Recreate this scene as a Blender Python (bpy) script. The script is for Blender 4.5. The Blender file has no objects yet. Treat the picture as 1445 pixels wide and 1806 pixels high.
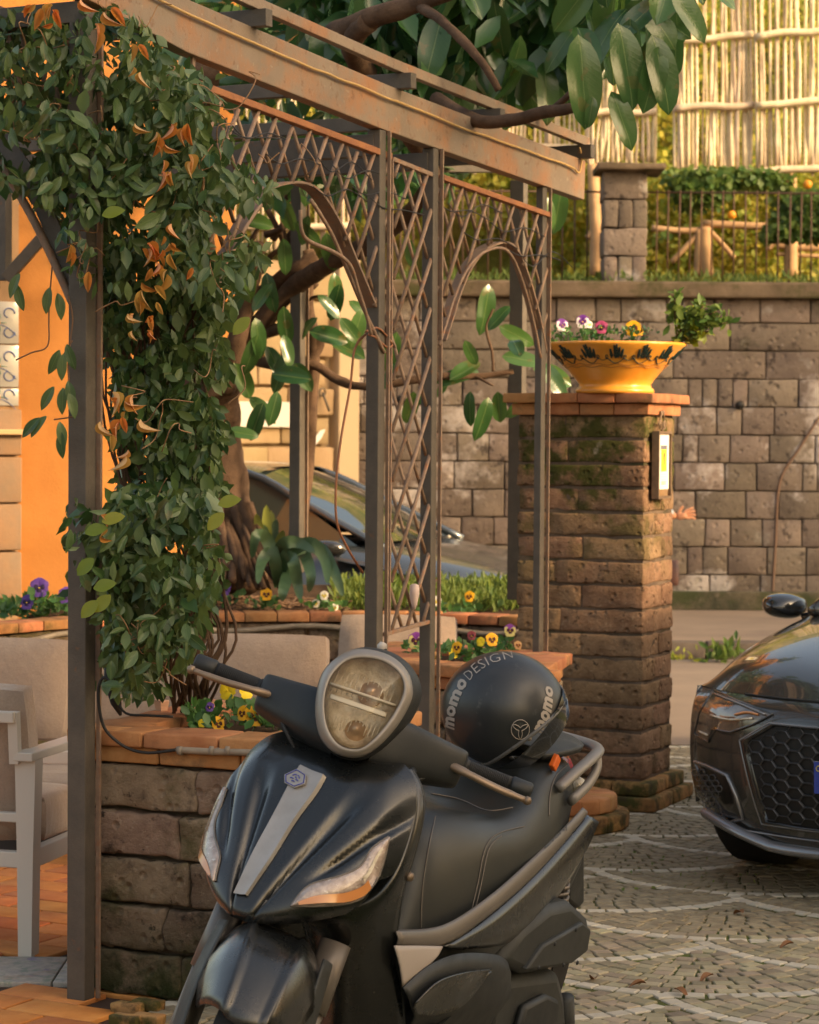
import bpy, bmesh, math, random
import numpy as np
from mathutils import Vector, Matrix, noise
R_ = random.Random(7)
scene = bpy.context.scene
COL = scene.collection

# ------------------------------------------------------------------ camera
FPX, PW, PH, CZ = 4300.0, 1445.0, 1806.0, 1.62
PITCH = math.atan((903 - 765) / FPX)
ROLL = math.radians(0.4)
_fw = Vector((0, math.cos(PITCH), -math.sin(PITCH)))
_rt = Vector((1, 0, 0)); _up = _rt.cross(_fw)
RT = _rt * math.cos(ROLL) + _up * math.sin(ROLL)
UP = -_rt * math.sin(ROLL) + _up * math.cos(ROLL)
CAM = Vector((0, 0, CZ))
cd = bpy.data.cameras.new('camera'); cam = bpy.data.objects.new('camera', cd); COL.objects.link(cam)
cd.sensor_fit = 'HORIZONTAL'; cd.lens = 85; cd.sensor_width = 85 * PW / FPX
cd.clip_start = 0.1; cd.clip_end = 400
cd.dof.use_dof = True; cd.dof.focus_distance = 6.2; cd.dof.aperture_fstop = 9
cam.matrix_world = Matrix(((RT.x, UP.x, -_fw.x, 0), (RT.y, UP.y, -_fw.y, 0), (RT.z, UP.z, -_fw.z, CZ), (0, 0, 0, 1)))
scene.camera = cam

# ------------------------------------------------------------------ light
SUN_AZ = math.radians(118); SUN_EL = math.radians(22)
world = bpy.data.worlds.new('World'); scene.world = world; world.use_nodes = True
wn = world.node_tree.nodes; wn.clear()
sky = wn.new('ShaderNodeTexSky'); sky.sky_type = 'NISHITA'; sky.sun_disc = False
sky.sun_elevation = SUN_EL; sky.sun_rotation = SUN_AZ
sky.air_density = 1.2; sky.dust_density = 6.0; sky.ozone_density = 0.6
bg = wn.new('ShaderNodeBackground'); bg.inputs[1].default_value = 0.15
wo = wn.new('ShaderNodeOutputWorld')
world.node_tree.links.new(sky.outputs[0], bg.inputs[0]); world.node_tree.links.new(bg.outputs[0], wo.inputs[0])
sl = bpy.data.lights.new('sun', 'SUN'); sun = bpy.data.objects.new('sun', sl); COL.objects.link(sun)
sl.energy = 2.0; sl.angle = math.radians(6.0); sl.color = (1.0, 0.80, 0.56)
_sd = Vector((math.sin(SUN_AZ) * math.cos(SUN_EL), math.cos(SUN_AZ) * math.cos(SUN_EL), math.sin(SUN_EL)))
sun.rotation_euler = _sd.to_track_quat('Z', 'Y').to_euler()
sun.location = (8, -2, 9)
scene.view_settings.view_transform = 'Standard'; scene.view_settings.look = 'None'
scene.view_settings.gamma = 1.0; scene.view_settings.use_curve_mapping = False
scene.view_settings.exposure = 1.36
try:
    scene.view_settings.use_white_balance = True
    scene.view_settings.white_balance_temperature = 7900
    scene.view_settings.white_balance_tint = 12
except Exception:
    pass
scene.cycles.use_denoising = True
scene.cycles.max_bounces = 6; scene.cycles.transparent_max_bounces = 12
scene.cycles.sample_clamp_indirect = 6

# ------------------------------------------------------------------ geometry of the view (pixel of the photo -> point in the place)
def ray(px, py):
    return _fw + RT * ((px - 722.5) / FPX) - UP * ((py - 903) / FPX)
def atY(px, py, Y):
    d = ray(px, py); return CAM + d * (Y / d.y)
def atZ(px, py, z=0.0):
    d = ray(px, py); return CAM + d * ((z - CZ) / d.z)
def atPlane(px, py, p0, n):
    d = ray(px, py); return CAM + d * ((p0 - CAM).dot(n) / d.dot(n))

# ------------------------------------------------------------------ mesh helpers
class MB:
    def __init__(s): s.v = []; s.f = []; s.m = []
    def add(s, vs, fs, mi=0):
        b = len(s.v); s.v.extend([tuple(v) for v in vs]); s.f.extend([tuple(b + i for i in f) for f in fs]); s.m.extend([mi] * len(fs)); return s
    def box(s, c, size, ax=None, mi=0):
        ax = ax or (Vector((1, 0, 0)), Vector((0, 1, 0)), Vector((0, 0, 1)))
        c = Vector(c); h = [a * (d / 2) for a, d in zip(ax, size)]
        vs = [c + h[0] * i + h[1] * j + h[2] * k for i in (-1, 1) for j in (-1, 1) for k in (-1, 1)]
        return s.add(vs, [(0, 1, 3, 2), (4, 6, 7, 5), (0, 4, 5, 1), (2, 3, 7, 6), (0, 2, 6, 4), (1, 5, 7, 3)], mi)
    def rough(s, c, size, ax, e=0.012, amp=0.0, n=(1, 1, 1), seed=0, mi=0, back=True):
        """block with worn, rounded, uneven faces"""
        c = Vector(c); hs = [d / 2 for d in size]
        cs = []
        for a in range(3):
            h = hs[a]; ee = min(e, h * .45); inner = [(-h + ee) + (2 * h - 2 * ee) * i / n[a] for i in range(n[a] + 1)]
            cs.append([-h] + inner + [h])
        N = [len(x) for x in cs]; idx = {}; vs = []
        def vid(i, j, k):
            t = (i, j, k)
            if t in idx: return idx[t]
            p = [cs[0][i], cs[1][j], cs[2][k]]
            q = [max(-hs[a] + min(e, hs[a] * .45), min(hs[a] - min(e, hs[a] * .45), p[a])) for a in range(3)]
            d = Vector([p[a] - q[a] for a in range(3)])
            if d.length > 1e-9: d = d.normalized() * min(e, min(hs) * .45)
            w = c + ax[0] * (q[0] + d[0]) + ax[1] * (q[1] + d[1]) + ax[2] * (q[2] + d[2])
            if amp:
                nv = noise.noise_vector(w * 14 + Vector((seed, seed * .7, 0))); nv += noise.noise_vector(w * 37) * .6; w = w + nv * amp
            idx[t] = len(vs); vs.append(w); return idx[t]
        fs = []
        for a in range(3):
            b, d = (a + 1) % 3, (a + 2) % 3
            for side in (0, N[a] - 1):
                if not back and a == 1 and side: continue
                for i in range(N[b] - 1):
                    for j in range(N[d] - 1):
                        q = []
                        for (u, w) in ((i, j), (i + 1, j), (i + 1, j + 1), (i, j + 1)):
                            t = [0, 0, 0]; t[a] = side; t[b] = u; t[d] = w; q.append(vid(*t))
                        fs.append(q if side else q[::-1])
        return s.add(vs, fs, mi)
    def tube(s, pts, r, n=8, mi=0, cap=True, flat=1.0, upv=None):
        pts = [Vector(p) for p in pts]; rs = r if isinstance(r, (list, tuple)) else [r] * len(pts)
        vs = []; prev = None
        for i, p in enumerate(pts):
            t = (pts[min(i + 1, len(pts) - 1)] - pts[max(i - 1, 0)]).normalized()
            if prev is None:
                a = upv or (Vector((0, 0, 1)) if abs(t.z) < .9 else Vector((1, 0, 0))); x = t.cross(a).normalized()
            else:
                x = (prev - t * prev.dot(t)).normalized()
            prev = x; y = t.cross(x)
            for k in range(n):
                a = 2 * math.pi * k / n; vs.append(p + x * (math.cos(a) * rs[i]) + y * (math.sin(a) * rs[i] * flat))
        fs = [(i * n + k, i * n + (k + 1) % n, (i + 1) * n + (k + 1) % n, (i + 1) * n + k) for i in range(len(pts) - 1) for k in range(n)]
        if cap: fs += [tuple(range(n))[::-1], tuple((len(pts) - 1) * n + k for k in range(n))]
        return s.add(vs, fs, mi)
    def grid(s, rows, mi=0, closed=False):
        n = len(rows[0]); vs = [p for r in rows for p in r]
        fs = []
        for i in range(len(rows) - 1):
            for j in range(n if closed else n - 1):
                k = (j + 1) % n; fs.append((i * n + j, i * n + k, (i + 1) * n + k, (i + 1) * n + j))
        return s.add(vs, fs, mi)
    def lathe(s, c, prof, n=32, mi=0, ax=None):
        ax = ax or (Vector((1, 0, 0)), Vector((0, 1, 0)), Vector((0, 0, 1))); c = Vector(c)
        rows = [[c + (ax[0] * math.cos(2 * math.pi * k / n) + ax[1] * math.sin(2 * math.pi * k / n)) * r + ax[2] * z for k in range(n)] for r, z in prof]
        return s.grid(rows, mi, True)
    def poly(s, pts, off, mi=0):
        """prism: polygon pts extruded by vector off"""
        n = len(pts); pts = [Vector(p) for p in pts]
        fs = [tuple(range(n))[::-1], tuple(range(n, 2 * n))] + [(i, (i + 1) % n, n + (i + 1) % n, n + i) for i in range(n)]
        return s.add(pts + [p + off for p in pts], fs, mi)
    def obj(s, name, mats, parent=None, smooth=True, sub=0, thick=0, ang=None, bevel=0, **pr):
        me = bpy.data.meshes.new(name); me.from_pydata(s.v, [], s.f)
        for m in (mats if isinstance(mats, (list, tuple)) else [mats]): me.materials.append(m)
        if any(s.m): me.polygons.foreach_set('material_index', s.m)
        if smooth: me.polygons.foreach_set('use_smooth', [True] * len(me.polygons))
        me.update()
        if smooth and ang: 
            try: me.set_sharp_from_angle(angle=math.radians(ang))
            except Exception: pass
        o = bpy.data.objects.new(name, me); COL.objects.link(o)
        if bevel:
            b = o.modifiers.new('b', 'BEVEL'); b.width = bevel; b.segments = 2; b.limit_method = 'ANGLE'; b.angle_limit = math.radians(35)
        if thick:
            t = o.modifiers.new('t', 'SOLIDIFY'); t.thickness = thick; t.offset = -1
        if sub:
            t = o.modifiers.new('s', 'SUBSURF'); t.levels = sub; t.render_levels = sub
        put(o, parent)
        for k, v in pr.items(): o[k] = v
        return o
_pm = {}
def put(o, parent):
    if parent is not None:
        o.parent = parent
        if parent.name not in _pm:
            bpy.context.view_layer.update(); _pm[parent.name] = world_of(parent).inverted()
        o.matrix_parent_inverse = _pm[parent.name]
def world_of(o):
    if o.parent is None: return Matrix.LocRotScale(o.location, o.rotation_euler, o.scale)
    return world_of(o.parent) @ o.matrix_parent_inverse @ Matrix.LocRotScale(o.location, o.rotation_euler, o.scale)
def thing(name, label, cat, loc=(0, 0, 0), group=None):
    o = bpy.data.objects.new(name, None); COL.objects.link(o); o.location = loc; o.empty_display_size = .1
    o['label'] = label; o['category'] = cat
    if group: o['group'] = group
    return o
def tag(o, label, cat, group=None, kind=None):
    o['label'] = label; o['category'] = cat
    if group: o['group'] = group
    if kind: o['kind'] = kind
    return o
def struct(o, kind='structure'): o['kind'] = kind; return o
def cat(pts, k=6, closed=False):
    """catmull-rom through points"""
    pts = [Vector(p) for p in pts]; out = []
    n = len(pts)
    for i in range(n - 1):
        p0 = pts[max(i - 1, 0)]; p1 = pts[i]; p2 = pts[i + 1]; p3 = pts[min(i + 2, n - 1)]
        for j in range(k):
            t = j / k
            out.append(.5 * ((2 * p1) + (p2 - p0) * t + (2 * p0 - 5 * p1 + 4 * p2 - p3) * t * t + (3 * p1 - 3 * p2 + p3 - p0) * t ** 3))
    out.append(pts[-1]); return out
def jit(a): return (R_.random() * 2 - 1) * a

# ------------------------------------------------------------------ materials
def mat(name, base, var=None, scale=6.0, rough=.7, bump=0.0, bscale=60.0, metal=0.0, spec=.5, layers=(), rnd=0.0,
        coat=0.0, coatr=.1, trans=0.0, sss=0.0, detail=6.0, rvar=0.0, alpha=1.0, sheen=0.0, hue=0.0, streak=None, voro=0.0, pits=0.0):
    """layers: (colour, noise scale, lo, hi, opacity[, z0, z1])"""
    m = bpy.data.materials.new(name); m.use_nodes = True; nt = m.node_tree; N = nt.nodes; L = nt.links
    b = N['Principled BSDF']
    geo = N.new('ShaderNodeNewGeometry'); pos = geo.outputs['Position']
    def c4(c): return (c[0], c[1], c[2], 1)
    def nz(sc, det=6.0, ro=.6, vec=None, dist=0.0):
        t = N.new('ShaderNodeTexNoise'); t.inputs['Scale'].default_value = sc; t.inputs['Detail'].default_value = det
        t.inputs['Roughness'].default_value = ro; t.inputs['Distortion'].default_value = dist; L.new(vec or pos, t.inputs['Vector']); return t.outputs['Fac']
    def rng(x, lo, hi, a=0.0, c=1.0):
        t = N.new('ShaderNodeMapRange'); t.inputs['From Min'].default_value = lo; t.inputs['From Max'].default_value = hi
        t.inputs['To Min'].default_value = a; t.inputs['To Max'].default_value = c; L.new(x, t.inputs['Value']); return t.outputs[0]
    def mul(x, y):
        t = N.new('ShaderNodeMath'); t.operation = 'MULTIPLY'
        for i, q in enumerate((x, y)):
            if isinstance(q, (int, float)): t.inputs[i].default_value = q
            else: L.new(q, t.inputs[i])
        return t.outputs[0]
    def mix(f, a, c):
        t = N.new('ShaderNodeMix'); t.data_type = 'RGBA'
        if isinstance(f, (int, float)): t.inputs[0].default_value = f
        else: L.new(f, t.inputs[0])
        for i, q in ((6, a), (7, c)):
            if isinstance(q, tuple): t.inputs[i].default_value = c4(q)
            else: L.new(q, t.inputs[i])
        return t.outputs[2]
    col = tuple(base)
    if var is not None:
        col = mix(rng(nz(scale, detail), .35, .65), tuple(base), tuple(var))
    if rnd or hue:
        oi = N.new('ShaderNodeObjectInfo')
        h = N.new('ShaderNodeHueSaturation')
        L.new(rng(oi.outputs['Random'], 0, 1, 1 - rnd, 1 + rnd), h.inputs['Value'])
        r2 = mul(oi.outputs['Random'], 7.31); fr = N.new('ShaderNodeMath'); fr.operation = 'FRACT'; L.new(r2, fr.inputs[0])
        L.new(rng(fr.outputs[0], 0, 1, .5 - hue, .5 + hue), h.inputs['Hue'])
        if isinstance(col, tuple): h.inputs['Color'].default_value = c4(col)
        else: L.new(col, h.inputs['Color'])
        col = h.outputs[0]
    sx = None
    for ly in layers:
        f = rng(nz(ly[1], 8, .65), ly[2], ly[3])
        if len(ly) > 5:
            if sx is None:
                sx = N.new('ShaderNodeSeparateXYZ'); L.new(pos, sx.inputs[0])
            f = mul(f, rng(sx.outputs[2], ly[5], ly[6]))
        col = mix(mul(f, ly[4]), col, tuple(ly[0]))
    if isinstance(col, tuple): b.inputs['Base Color'].default_value = c4(col)
    else: L.new(col, b.inputs['Base Color'])
    b.inputs['Roughness'].default_value = rough
    if rvar: L.new(rng(nz(scale * 1.7, 5), .3, .7, max(.03, rough - rvar), min(1, rough + rvar)), b.inputs['Roughness'])
    b.inputs['Metallic'].default_value = metal; b.inputs['Specular IOR Level'].default_value = spec
    b.inputs['Coat Weight'].default_value = coat; b.inputs['Coat Roughness'].default_value = coatr
    b.inputs['Transmission Weight'].default_value = trans
    b.inputs['Alpha'].default_value = alpha
    if sheen: b.inputs['Sheen Weight'].default_value = sheen
    if sss:
        b.inputs['Subsurface Weight'].default_value = sss; b.inputs['Subsurface Radius'].default_value = (.02, .008, .004); b.inputs['Subsurface Scale'].default_value = .5
    if bump:
        bp = N.new('ShaderNodeBump'); bp.inputs['Strength'].default_value = 1.0; bp.inputs['Distance'].default_value = bump
        h = nz(bscale, 8, .7)
        if pits:
            vo = N.new('ShaderNodeTexVoronoi'); vo.inputs['Scale'].default_value = bscale * .55; L.new(pos, vo.inputs['Vector'])
            pf = rng(vo.outputs['Distance'], .05, .28)
            t = N.new('ShaderNodeMath'); t.operation = 'MULTIPLY_ADD'; L.new(pf, t.inputs[0]); t.inputs[1].default_value = pits; L.new(h, t.inputs[2]); h = t.outputs[0]
        L.new(h, bp.inputs['Height']); L.new(bp.outputs[0], b.inputs['Normal'])
    return m
def leafmat(name, c1, c2, rough=.35, trans=.35, spec=.5, bd=.0006, vein=0):
    m = bpy.data.materials.new(name); m.use_nodes = True; nt = m.node_tree; N = nt.nodes; L = nt.links
    b = N['Principled BSDF']; out = N['Material Output']
    geo = N.new('ShaderNodeNewGeometry')
    r = N.new('ShaderNodeValToRGB'); L.new(geo.outputs['Random Per Island'], r.inputs[0])
    r.color_ramp.elements[0].color = (*c1, 1); r.color_ramp.elements[1].color = (*c2, 1)
    oi = N.new('ShaderNodeObjectInfo'); ad = N.new('ShaderNodeMath'); ad.operation = 'ADD'; fr = N.new('ShaderNodeMath'); fr.operation = 'FRACT'
    L.new(oi.outputs['Random'], ad.inputs[0]); L.new(geo.outputs['Random Per Island'], ad.inputs[1]); L.new(ad.outputs[0], fr.inputs[0]); L.new(fr.outputs[0], r.inputs[0])
    mx = N.new('ShaderNodeMix'); mx.data_type = 'RGBA'; L.new(geo.outputs['Backfacing'], mx.inputs[0]); L.new(r.outputs[0], mx.inputs[6])
    hs = N.new('ShaderNodeHueSaturation'); hs.inputs['Saturation'].default_value = .75; hs.inputs['Value'].default_value = 1.5; L.new(r.outputs[0], hs.inputs['Color'])
    L.new(hs.outputs[0], mx.inputs[7]); L.new(mx.outputs[2], b.inputs['Base Color'])
    b.inputs['Roughness'].default_value = rough; b.inputs['Specular IOR Level'].default_value = spec
    nz = N.new('ShaderNodeTexNoise'); nz.inputs['Scale'].default_value = 90; L.new(geo.outputs['Position'], nz.inputs['Vector'])
    bp = N.new('ShaderNodeBump'); bp.inputs['Distance'].default_value = bd; L.new(nz.outputs[0], bp.inputs['Height']); L.new(bp.outputs[0], b.inputs['Normal'])
    tr = N.new('ShaderNodeBsdfTranslucent'); h2 = N.new('ShaderNodeHueSaturation'); h2.inputs['Hue'].default_value = .47; h2.inputs['Value'].default_value = 2.0
    L.new(r.outputs[0], h2.inputs['Color']); L.new(h2.outputs[0], tr.inputs[0])
    if vein:
        tc = N.new('ShaderNodeTexCoord'); sp = N.new('ShaderNodeSeparateXYZ'); L.new(tc.outputs['Generated'], sp.inputs[0])
        def mth(op, a, c):
            t = N.new('ShaderNodeMath'); t.operation = op
            for i, q in enumerate((a, c)):
                if isinstance(q, (int, float)): t.inputs[i].default_value = q
                elif q is not None: L.new(q, t.inputs[i])
            return t.outputs[0]
        ax = mth('ABSOLUTE', mth('SUBTRACT', sp.outputs[0], .5), 0); mid = mth('LESS_THAN', ax, .018)
        wv = mth('SINE', mth('MULTIPLY', mth('SUBTRACT', sp.outputs[1], mth('MULTIPLY', ax, .35)), 95), 0)
        sv = mth('MULTIPLY', mth('MAXIMUM', mth('SUBTRACT', wv, .55), 0), .55 * vein); fac = mth('MAXIMUM', mth('MULTIPLY', mid, .8), sv)
        vm = N.new('ShaderNodeMix'); vm.data_type = 'RGBA'; L.new(fac, vm.inputs[0]); L.new(mx.outputs[2], vm.inputs[6]); vm.inputs[7].default_value = (.16, .24, .08, 1)
        ed = N.new('ShaderNodeMix'); ed.data_type = 'RGBA'; nb = N.new('ShaderNodeTexNoise'); nb.inputs['Scale'].default_value = 14; L.new(geo.outputs['Position'], nb.inputs['Vector'])
        L.new(mth('MULTIPLY', mth('GREATER_THAN', nb.outputs[0], .66), .5), ed.inputs[0]); L.new(vm.outputs[2], ed.inputs[6]); ed.inputs[7].default_value = (.14, .10, .03, 1); L.new(ed.outputs[2], b.inputs['Base Color'])
        bb = N.new('ShaderNodeBump'); bb.inputs['Distance'].default_value = .004; L.new(fac, bb.inputs['Height']); L.new(bp.outputs[0], bb.inputs['Normal']); L.new(bb.outputs[0], b.inputs['Normal'])
    ms = N.new('ShaderNodeMixShader'); ms.inputs[0].default_value = trans
    L.new(b.outputs[0], ms.inputs[1]); L.new(tr.outputs[0], ms.inputs[2]); L.new(ms.outputs[0], out.inputs[0])
    return m

M = {}
moss = (.035, .045, .012)
M['tuff'] = mat('tuff_stone', (.24, .165, .115), (.33, .24, .165), 5, .92, .006, 42, spec=.2, rnd=.22, hue=.012, pits=.5,
                layers=[((.10, .07, .055), 9, .56, .70, .75), (moss, 3.2, .56, .68, .6), ((.45, .40, .34), 4.5, .66, .74, .5)])
M['tuff_dark'] = mat('planter_tuff', (.17, .115, .08), (.28, .20, .14), 9, .94, .016, 34, spec=.15, rnd=.2, hue=.012, pits=.9, detail=10,
                layers=[((.34, .26, .19), 60, .58, .66, .5), ((.035, .025, .02), 26, .60, .68, .9), ((.05, .035, .028), 11, .55, .68, .8), ((.06, .06, .018), 5, .52, .66, .75), ((.018, .026, .006), 9, .34, .50, .95, .34, .02)])  # dark brown tuff, mossier towards the ground
M['tuff_far'] = mat('tuff_wall_stone', (.165, .130, .105), (.245, .195, .155), 3.2, .95, .014, 20, spec=.12, rnd=.24, hue=.014, pits=.8, detail=10,
                layers=[((.27, .22, .17), 22, .56, .66, .55), ((.05, .04, .036), 9, .58, .66, .8), ((.06, .048, .042), 28, .60, .68, .8), ((.56, .50, .46), 1.5, .55, .63, .75), ((.50, .44, .40), 6, .64, .70, .7), ((.045, .05, .02), 3, .6, .7, .5)])
M['mortar'] = mat('mortar', (.16, .115, .085), (.09, .065, .05), 12, .95, .004, 70, spec=.1, layers=[(moss, 3, .52, .66, .6)])
M['mortar_far'] = mat('wall_mortar', (.10, .08, .065), (.15, .12, .10), 6, .95, .004, 50, spec=.1)
M['brick'] = mat('terracotta_brick', (.40, .155, .065), (.52, .24, .11), 9, .85, .003, 60, spec=.25, rnd=.22, hue=.012,
                layers=[((.11, .075, .045), 7, .54, .68, .8), ((.05, .06, .018), 5, .60, .70, .6)])
M['brick_mossy'] = mat('mossy_brick', (.30, .15, .06), (.40, .22, .09), 9, .9, .004, 60, spec=.2, rnd=.2,
                layers=[((.04, .05, .012), 8, .44, .58, .9), ((.05, .035, .02), 14, .5, .62, .7)])
M['iron'] = mat('weathered_paint_iron', (.105, .086, .068), (.078, .066, .054), 14, .55, .0015, 120, spec=.4, rvar=.12,
                layers=[((.26, .10, .035), 10, .64, .74, .7)])
M['beam'] = mat('rusty_beam_paint', (.25, .19, .14), (.20, .15, .11), 5, .6, .0012, 90, spec=.35, rnd=.05,
                layers=[((.36, .15, .06), 4.5, .48, .64, .7), ((.16, .075, .04), 26, .58, .68, .7), ((.36, .29, .22), 40, .60, .68, .5)])
M['rust'] = mat('rusty_rail', (.36, .15, .065), (.26, .11, .06), 16, .75, .002, 110, spec=.3)
M['rod'] = mat('lattice_rod_paint', (.27, .18, .125), (.19, .125, .09), 25, .6, .001, 140, spec=.35, rnd=.12, layers=[((.32, .12, .045), 30, .55, .68, .7)])
M['soil'] = mat('soil', (.055, .034, .022), (.10, .065, .04), 22, .98, .02, 45, spec=.1)
M['bark'] = mat('bark', (.14, .085, .055), (.08, .048, .032), 14, .9, .006, 55, spec=.2, layers=[((.22, .15, .10), 9, .58, .7, .5)])
M['cane'] = mat('dry_cane', (.74, .60, .42), (.55, .42, .28), 11, .7, .001, 60, spec=.3, rnd=.25, hue=.015)
M['orange'] = mat('ochre_orange_plaster', (.34, .135, .038), (.39, .165, .05), 2.5, .9, .002, 60, spec=.15,
                layers=[((.40, .15, .05), 3, .55, .72, .5, 1.6, .9), ((.50, .20, .06), 1.2, .52, .68, .4)])
M['terra'] = mat('terracotta_floor_tile', (.50, .155, .045), (.62, .23, .07), 7, .6, .0015, 40, spec=.35, rnd=.22, hue=.012, rvar=.15,
                layers=[((.30, .10, .04), 4, .55, .7, .5)])
M['cobble'] = mat('cobble_stone', (.25, .205, .135), (.34, .285, .19), 8, .8, .003, 70, spec=.3, rnd=.25, hue=.02, rvar=.1)
M['cobble_white'] = mat('pale_arc_stone', (.50, .45, .36), (.42, .37, .29), 8, .8, .002, 70, spec=.3, rnd=.14)
M['joint'] = mat('mossy_joint_soil', (.07, .085, .025), (.12, .105, .05), 9, .98, .006, 60, spec=.1, layers=[((.10, .14, .03), 2.6, .52, .64, .8)])
M['asphalt'] = mat('asphalt', (.20, .155, .125), (.24, .19, .15), 1.1, .9, .002, 90, spec=.25, layers=[((.15, .12, .10), .5, .5, .7, .6)])
M['kerb'] = mat('basalt_kerb', (.10, .08, .07), (.15, .12, .10), 5, .85, .004, 40, spec=.25, layers=[(moss, 3, .55, .7, .6)])
M['white_metal'] = mat('white_painted_aluminium', (.55, .50, .44), None, rough=.45, spec=.4)
M['cushion'] = mat('beige_cushion_fabric', (.40, .30, .23), (.34, .25, .195), 7, .95, .010, 9, spec=.1, sheen=.3, detail=12, layers=[((.30, .22, .17), 160, .45, .60, .5), ((.28, .20, .15), 3, .58, .70, .4)])
M['leaf'] = leafmat('vine_leaf', (.018, .062, .018), (.100, .155, .045), .40, .22, .5)
M['leaf_dry'] = leafmat('dry_leaf', (.50, .19, .035), (.42, .28, .07), .75, .35, .2)
M['leaf_yell'] = leafmat('yellow_green_leaf', (.24, .25, .03), (.12, .18, .02), .4, .3, .4)
M['ficus'] = leafmat('ficus_leaf', (.018, .075, .028), (.050, .130, .035), .22, .22, .6)
M['ficus_big'] = leafmat('rubber_leaf', (.016, .065, .022), (.060, .140, .035), .24, .25, .6, vein=.14)
M['leaf_big'] = leafmat('vine_leaf_near', (.018, .065, .018), (.095, .155, .050), .34, .22, .6, vein=.4)
M['bush'] = leafmat('hedge_leaf', (.16, .24, .04), (.45, .40, .08), .5, .4, .3)
M['bush2'] = leafmat('shrub_leaf', (.05, .12, .03), (.12, .18, .04), .5, .35, .3)
M['grass'] = leafmat('grass_blade', (.06, .12, .025), (.14, .19, .04), .55, .35, .3)
M['orangefruit'] = mat('orange_fruit', (.75, .28, .02), None, rough=.5)
def flat(name, c, rough=.5, **k): return mat(name, c, None, rough=rough, **k)
M['black'] = flat('black_rubber', (.012, .012, .012), .65)
M['cord'] = flat('yellowed_cord', (.48, .30, .12), .7)
M['cable'] = flat('black_cable', (.02, .02, .022), .5)
M['pipe'] = mat('grey_conduit', (.30, .24, .18), (.20, .16, .12), 20, .6)
M['white'] = flat('white_paint', (.75, .70, .64), .5)
# ------------------------------------------------------------------ axes of the courtyard
HD = math.radians(24)
D = Vector((math.sin(HD), math.cos(HD), 0)); Rr = Vector((math.cos(HD), -math.sin(HD), 0)); Z = Vector((0, 0, 1))
X1 = Vector((1, 0, 0)); Y1 = Vector((0, 1, 0))
LEAF_V = np.array([[0, 0, 0], [.30, .30, .03], [.36, .62, .02], [0, 1.0, -.06], [-.36, .62, .02], [-.30, .30, .03], [0, .5, -.05]])
LEAF_F = [(0, 1, 6), (1, 2, 6), (2, 3, 6), (3, 4, 6), (4, 5, 6), (5, 0, 6)]
def leaf_cloud(pos, size, name, m, parent=None, width=1.0, droop=.6, facing=None, seed=1, curl=0.0, fw=.55, **pr):
    """many leaves as one mesh: pos (n,3), size (n,)"""
    rg = np.random.default_rng(seed); n = len(pos)
    if n == 0: return None
    a = rg.normal(size=(n, 3)); a[:, 2] -= droop * 1.6
    a /= np.linalg.norm(a, axis=1)[:, None]
    f = np.array(facing if facing is not None else (.2, -1, .25)); nr = rg.normal(size=(n, 3)) * (1 - fw) + f * fw * 1.4
    nr -= a * (nr * a).sum(1)[:, None]; nr /= np.linalg.norm(nr, axis=1)[:, None] + 1e-9
    sd = np.cross(a, nr)
    V = LEAF_V.copy(); w = rg.uniform(.75, 1.1, n) * width
    sz = np.asarray(size)[:, None, None]
    fold = rg.uniform(-1, 1.5, n)
    P = pos[:, None, :] + sz * (V[None, :, 0:1] * w[:, None, None] * sd[:, None, :] + V[None, :, 1:2] * a[:, None, :] + (V[None, :, 2:3] * (1 + fold[:, None, None]) - curl * V[None, :, 1:2] ** 2) * nr[:, None, :])
    vs = P.reshape(-1, 3); F = (np.array(LEAF_F)[None] + (np.arange(n) * 7)[:, None, None]).reshape(-1, 3)
    me = bpy.data.meshes.new(name); me.vertices.add(len(vs)); me.vertices.foreach_set('co', vs.ravel())
    me.loops.add(F.size); me.loops.foreach_set('vertex_index', F.ravel().astype(np.int32))
    me.polygons.add(len(F)); me.polygons.foreach_set('loop_start', np.arange(0, F.size, 3, dtype=np.int32)); me.polygons.foreach_set('loop_total', np.full(len(F), 3, dtype=np.int32))
    me.polygons.foreach_set('use_smooth', np.ones(len(F), dtype=bool)); me.update(calc_edges=True); me.materials.append(m)
    o = bpy.data.objects.new(name, me); COL.objects.link(o); put(o, parent)
    for k, v in pr.items(): o[k] = v
    return o
def leaf_mesh(w=.36, L=1.0, nx=4, cup=.10, curl=.12, tip=1.0, seg=7):
    """one larger leaf, x = half width, y = length"""
    rows = []
    for i in range(seg + 1):
        t = i / seg; hw = w * (math.sin(math.pi * min(1, t * .97 + .02)) ** .75 * (1 - .18 * t) if tip else max(0, 1 - abs(2 * t - 1) ** 2.3) ** .62)
        if i == seg: hw = .004
        rows.append([Vector((hw * s, t * L, cup * abs(s) * hw * 2 - curl * t * t + .01 * math.sin(9 * t + 2 * s))) for s in (-1, -.5, 0, .5, 1)])
    return rows
_lm = {}
def big_leaf(key, m, w=.36, cup=.1, curl=.12, tip=1):
    if key not in _lm:
        b = MB(); b.grid(leaf_mesh(w=w, cup=cup, curl=curl, tip=tip, seg=7 if tip else 9)); me = bpy.data.meshes.new('leaf'); me.from_pydata(b.v, [], b.f)
        me.polygons.foreach_set('use_smooth', [True] * len(me.polygons)); me.materials.append(m); me.update(); _lm[key] = me
    return _lm[key]
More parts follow.
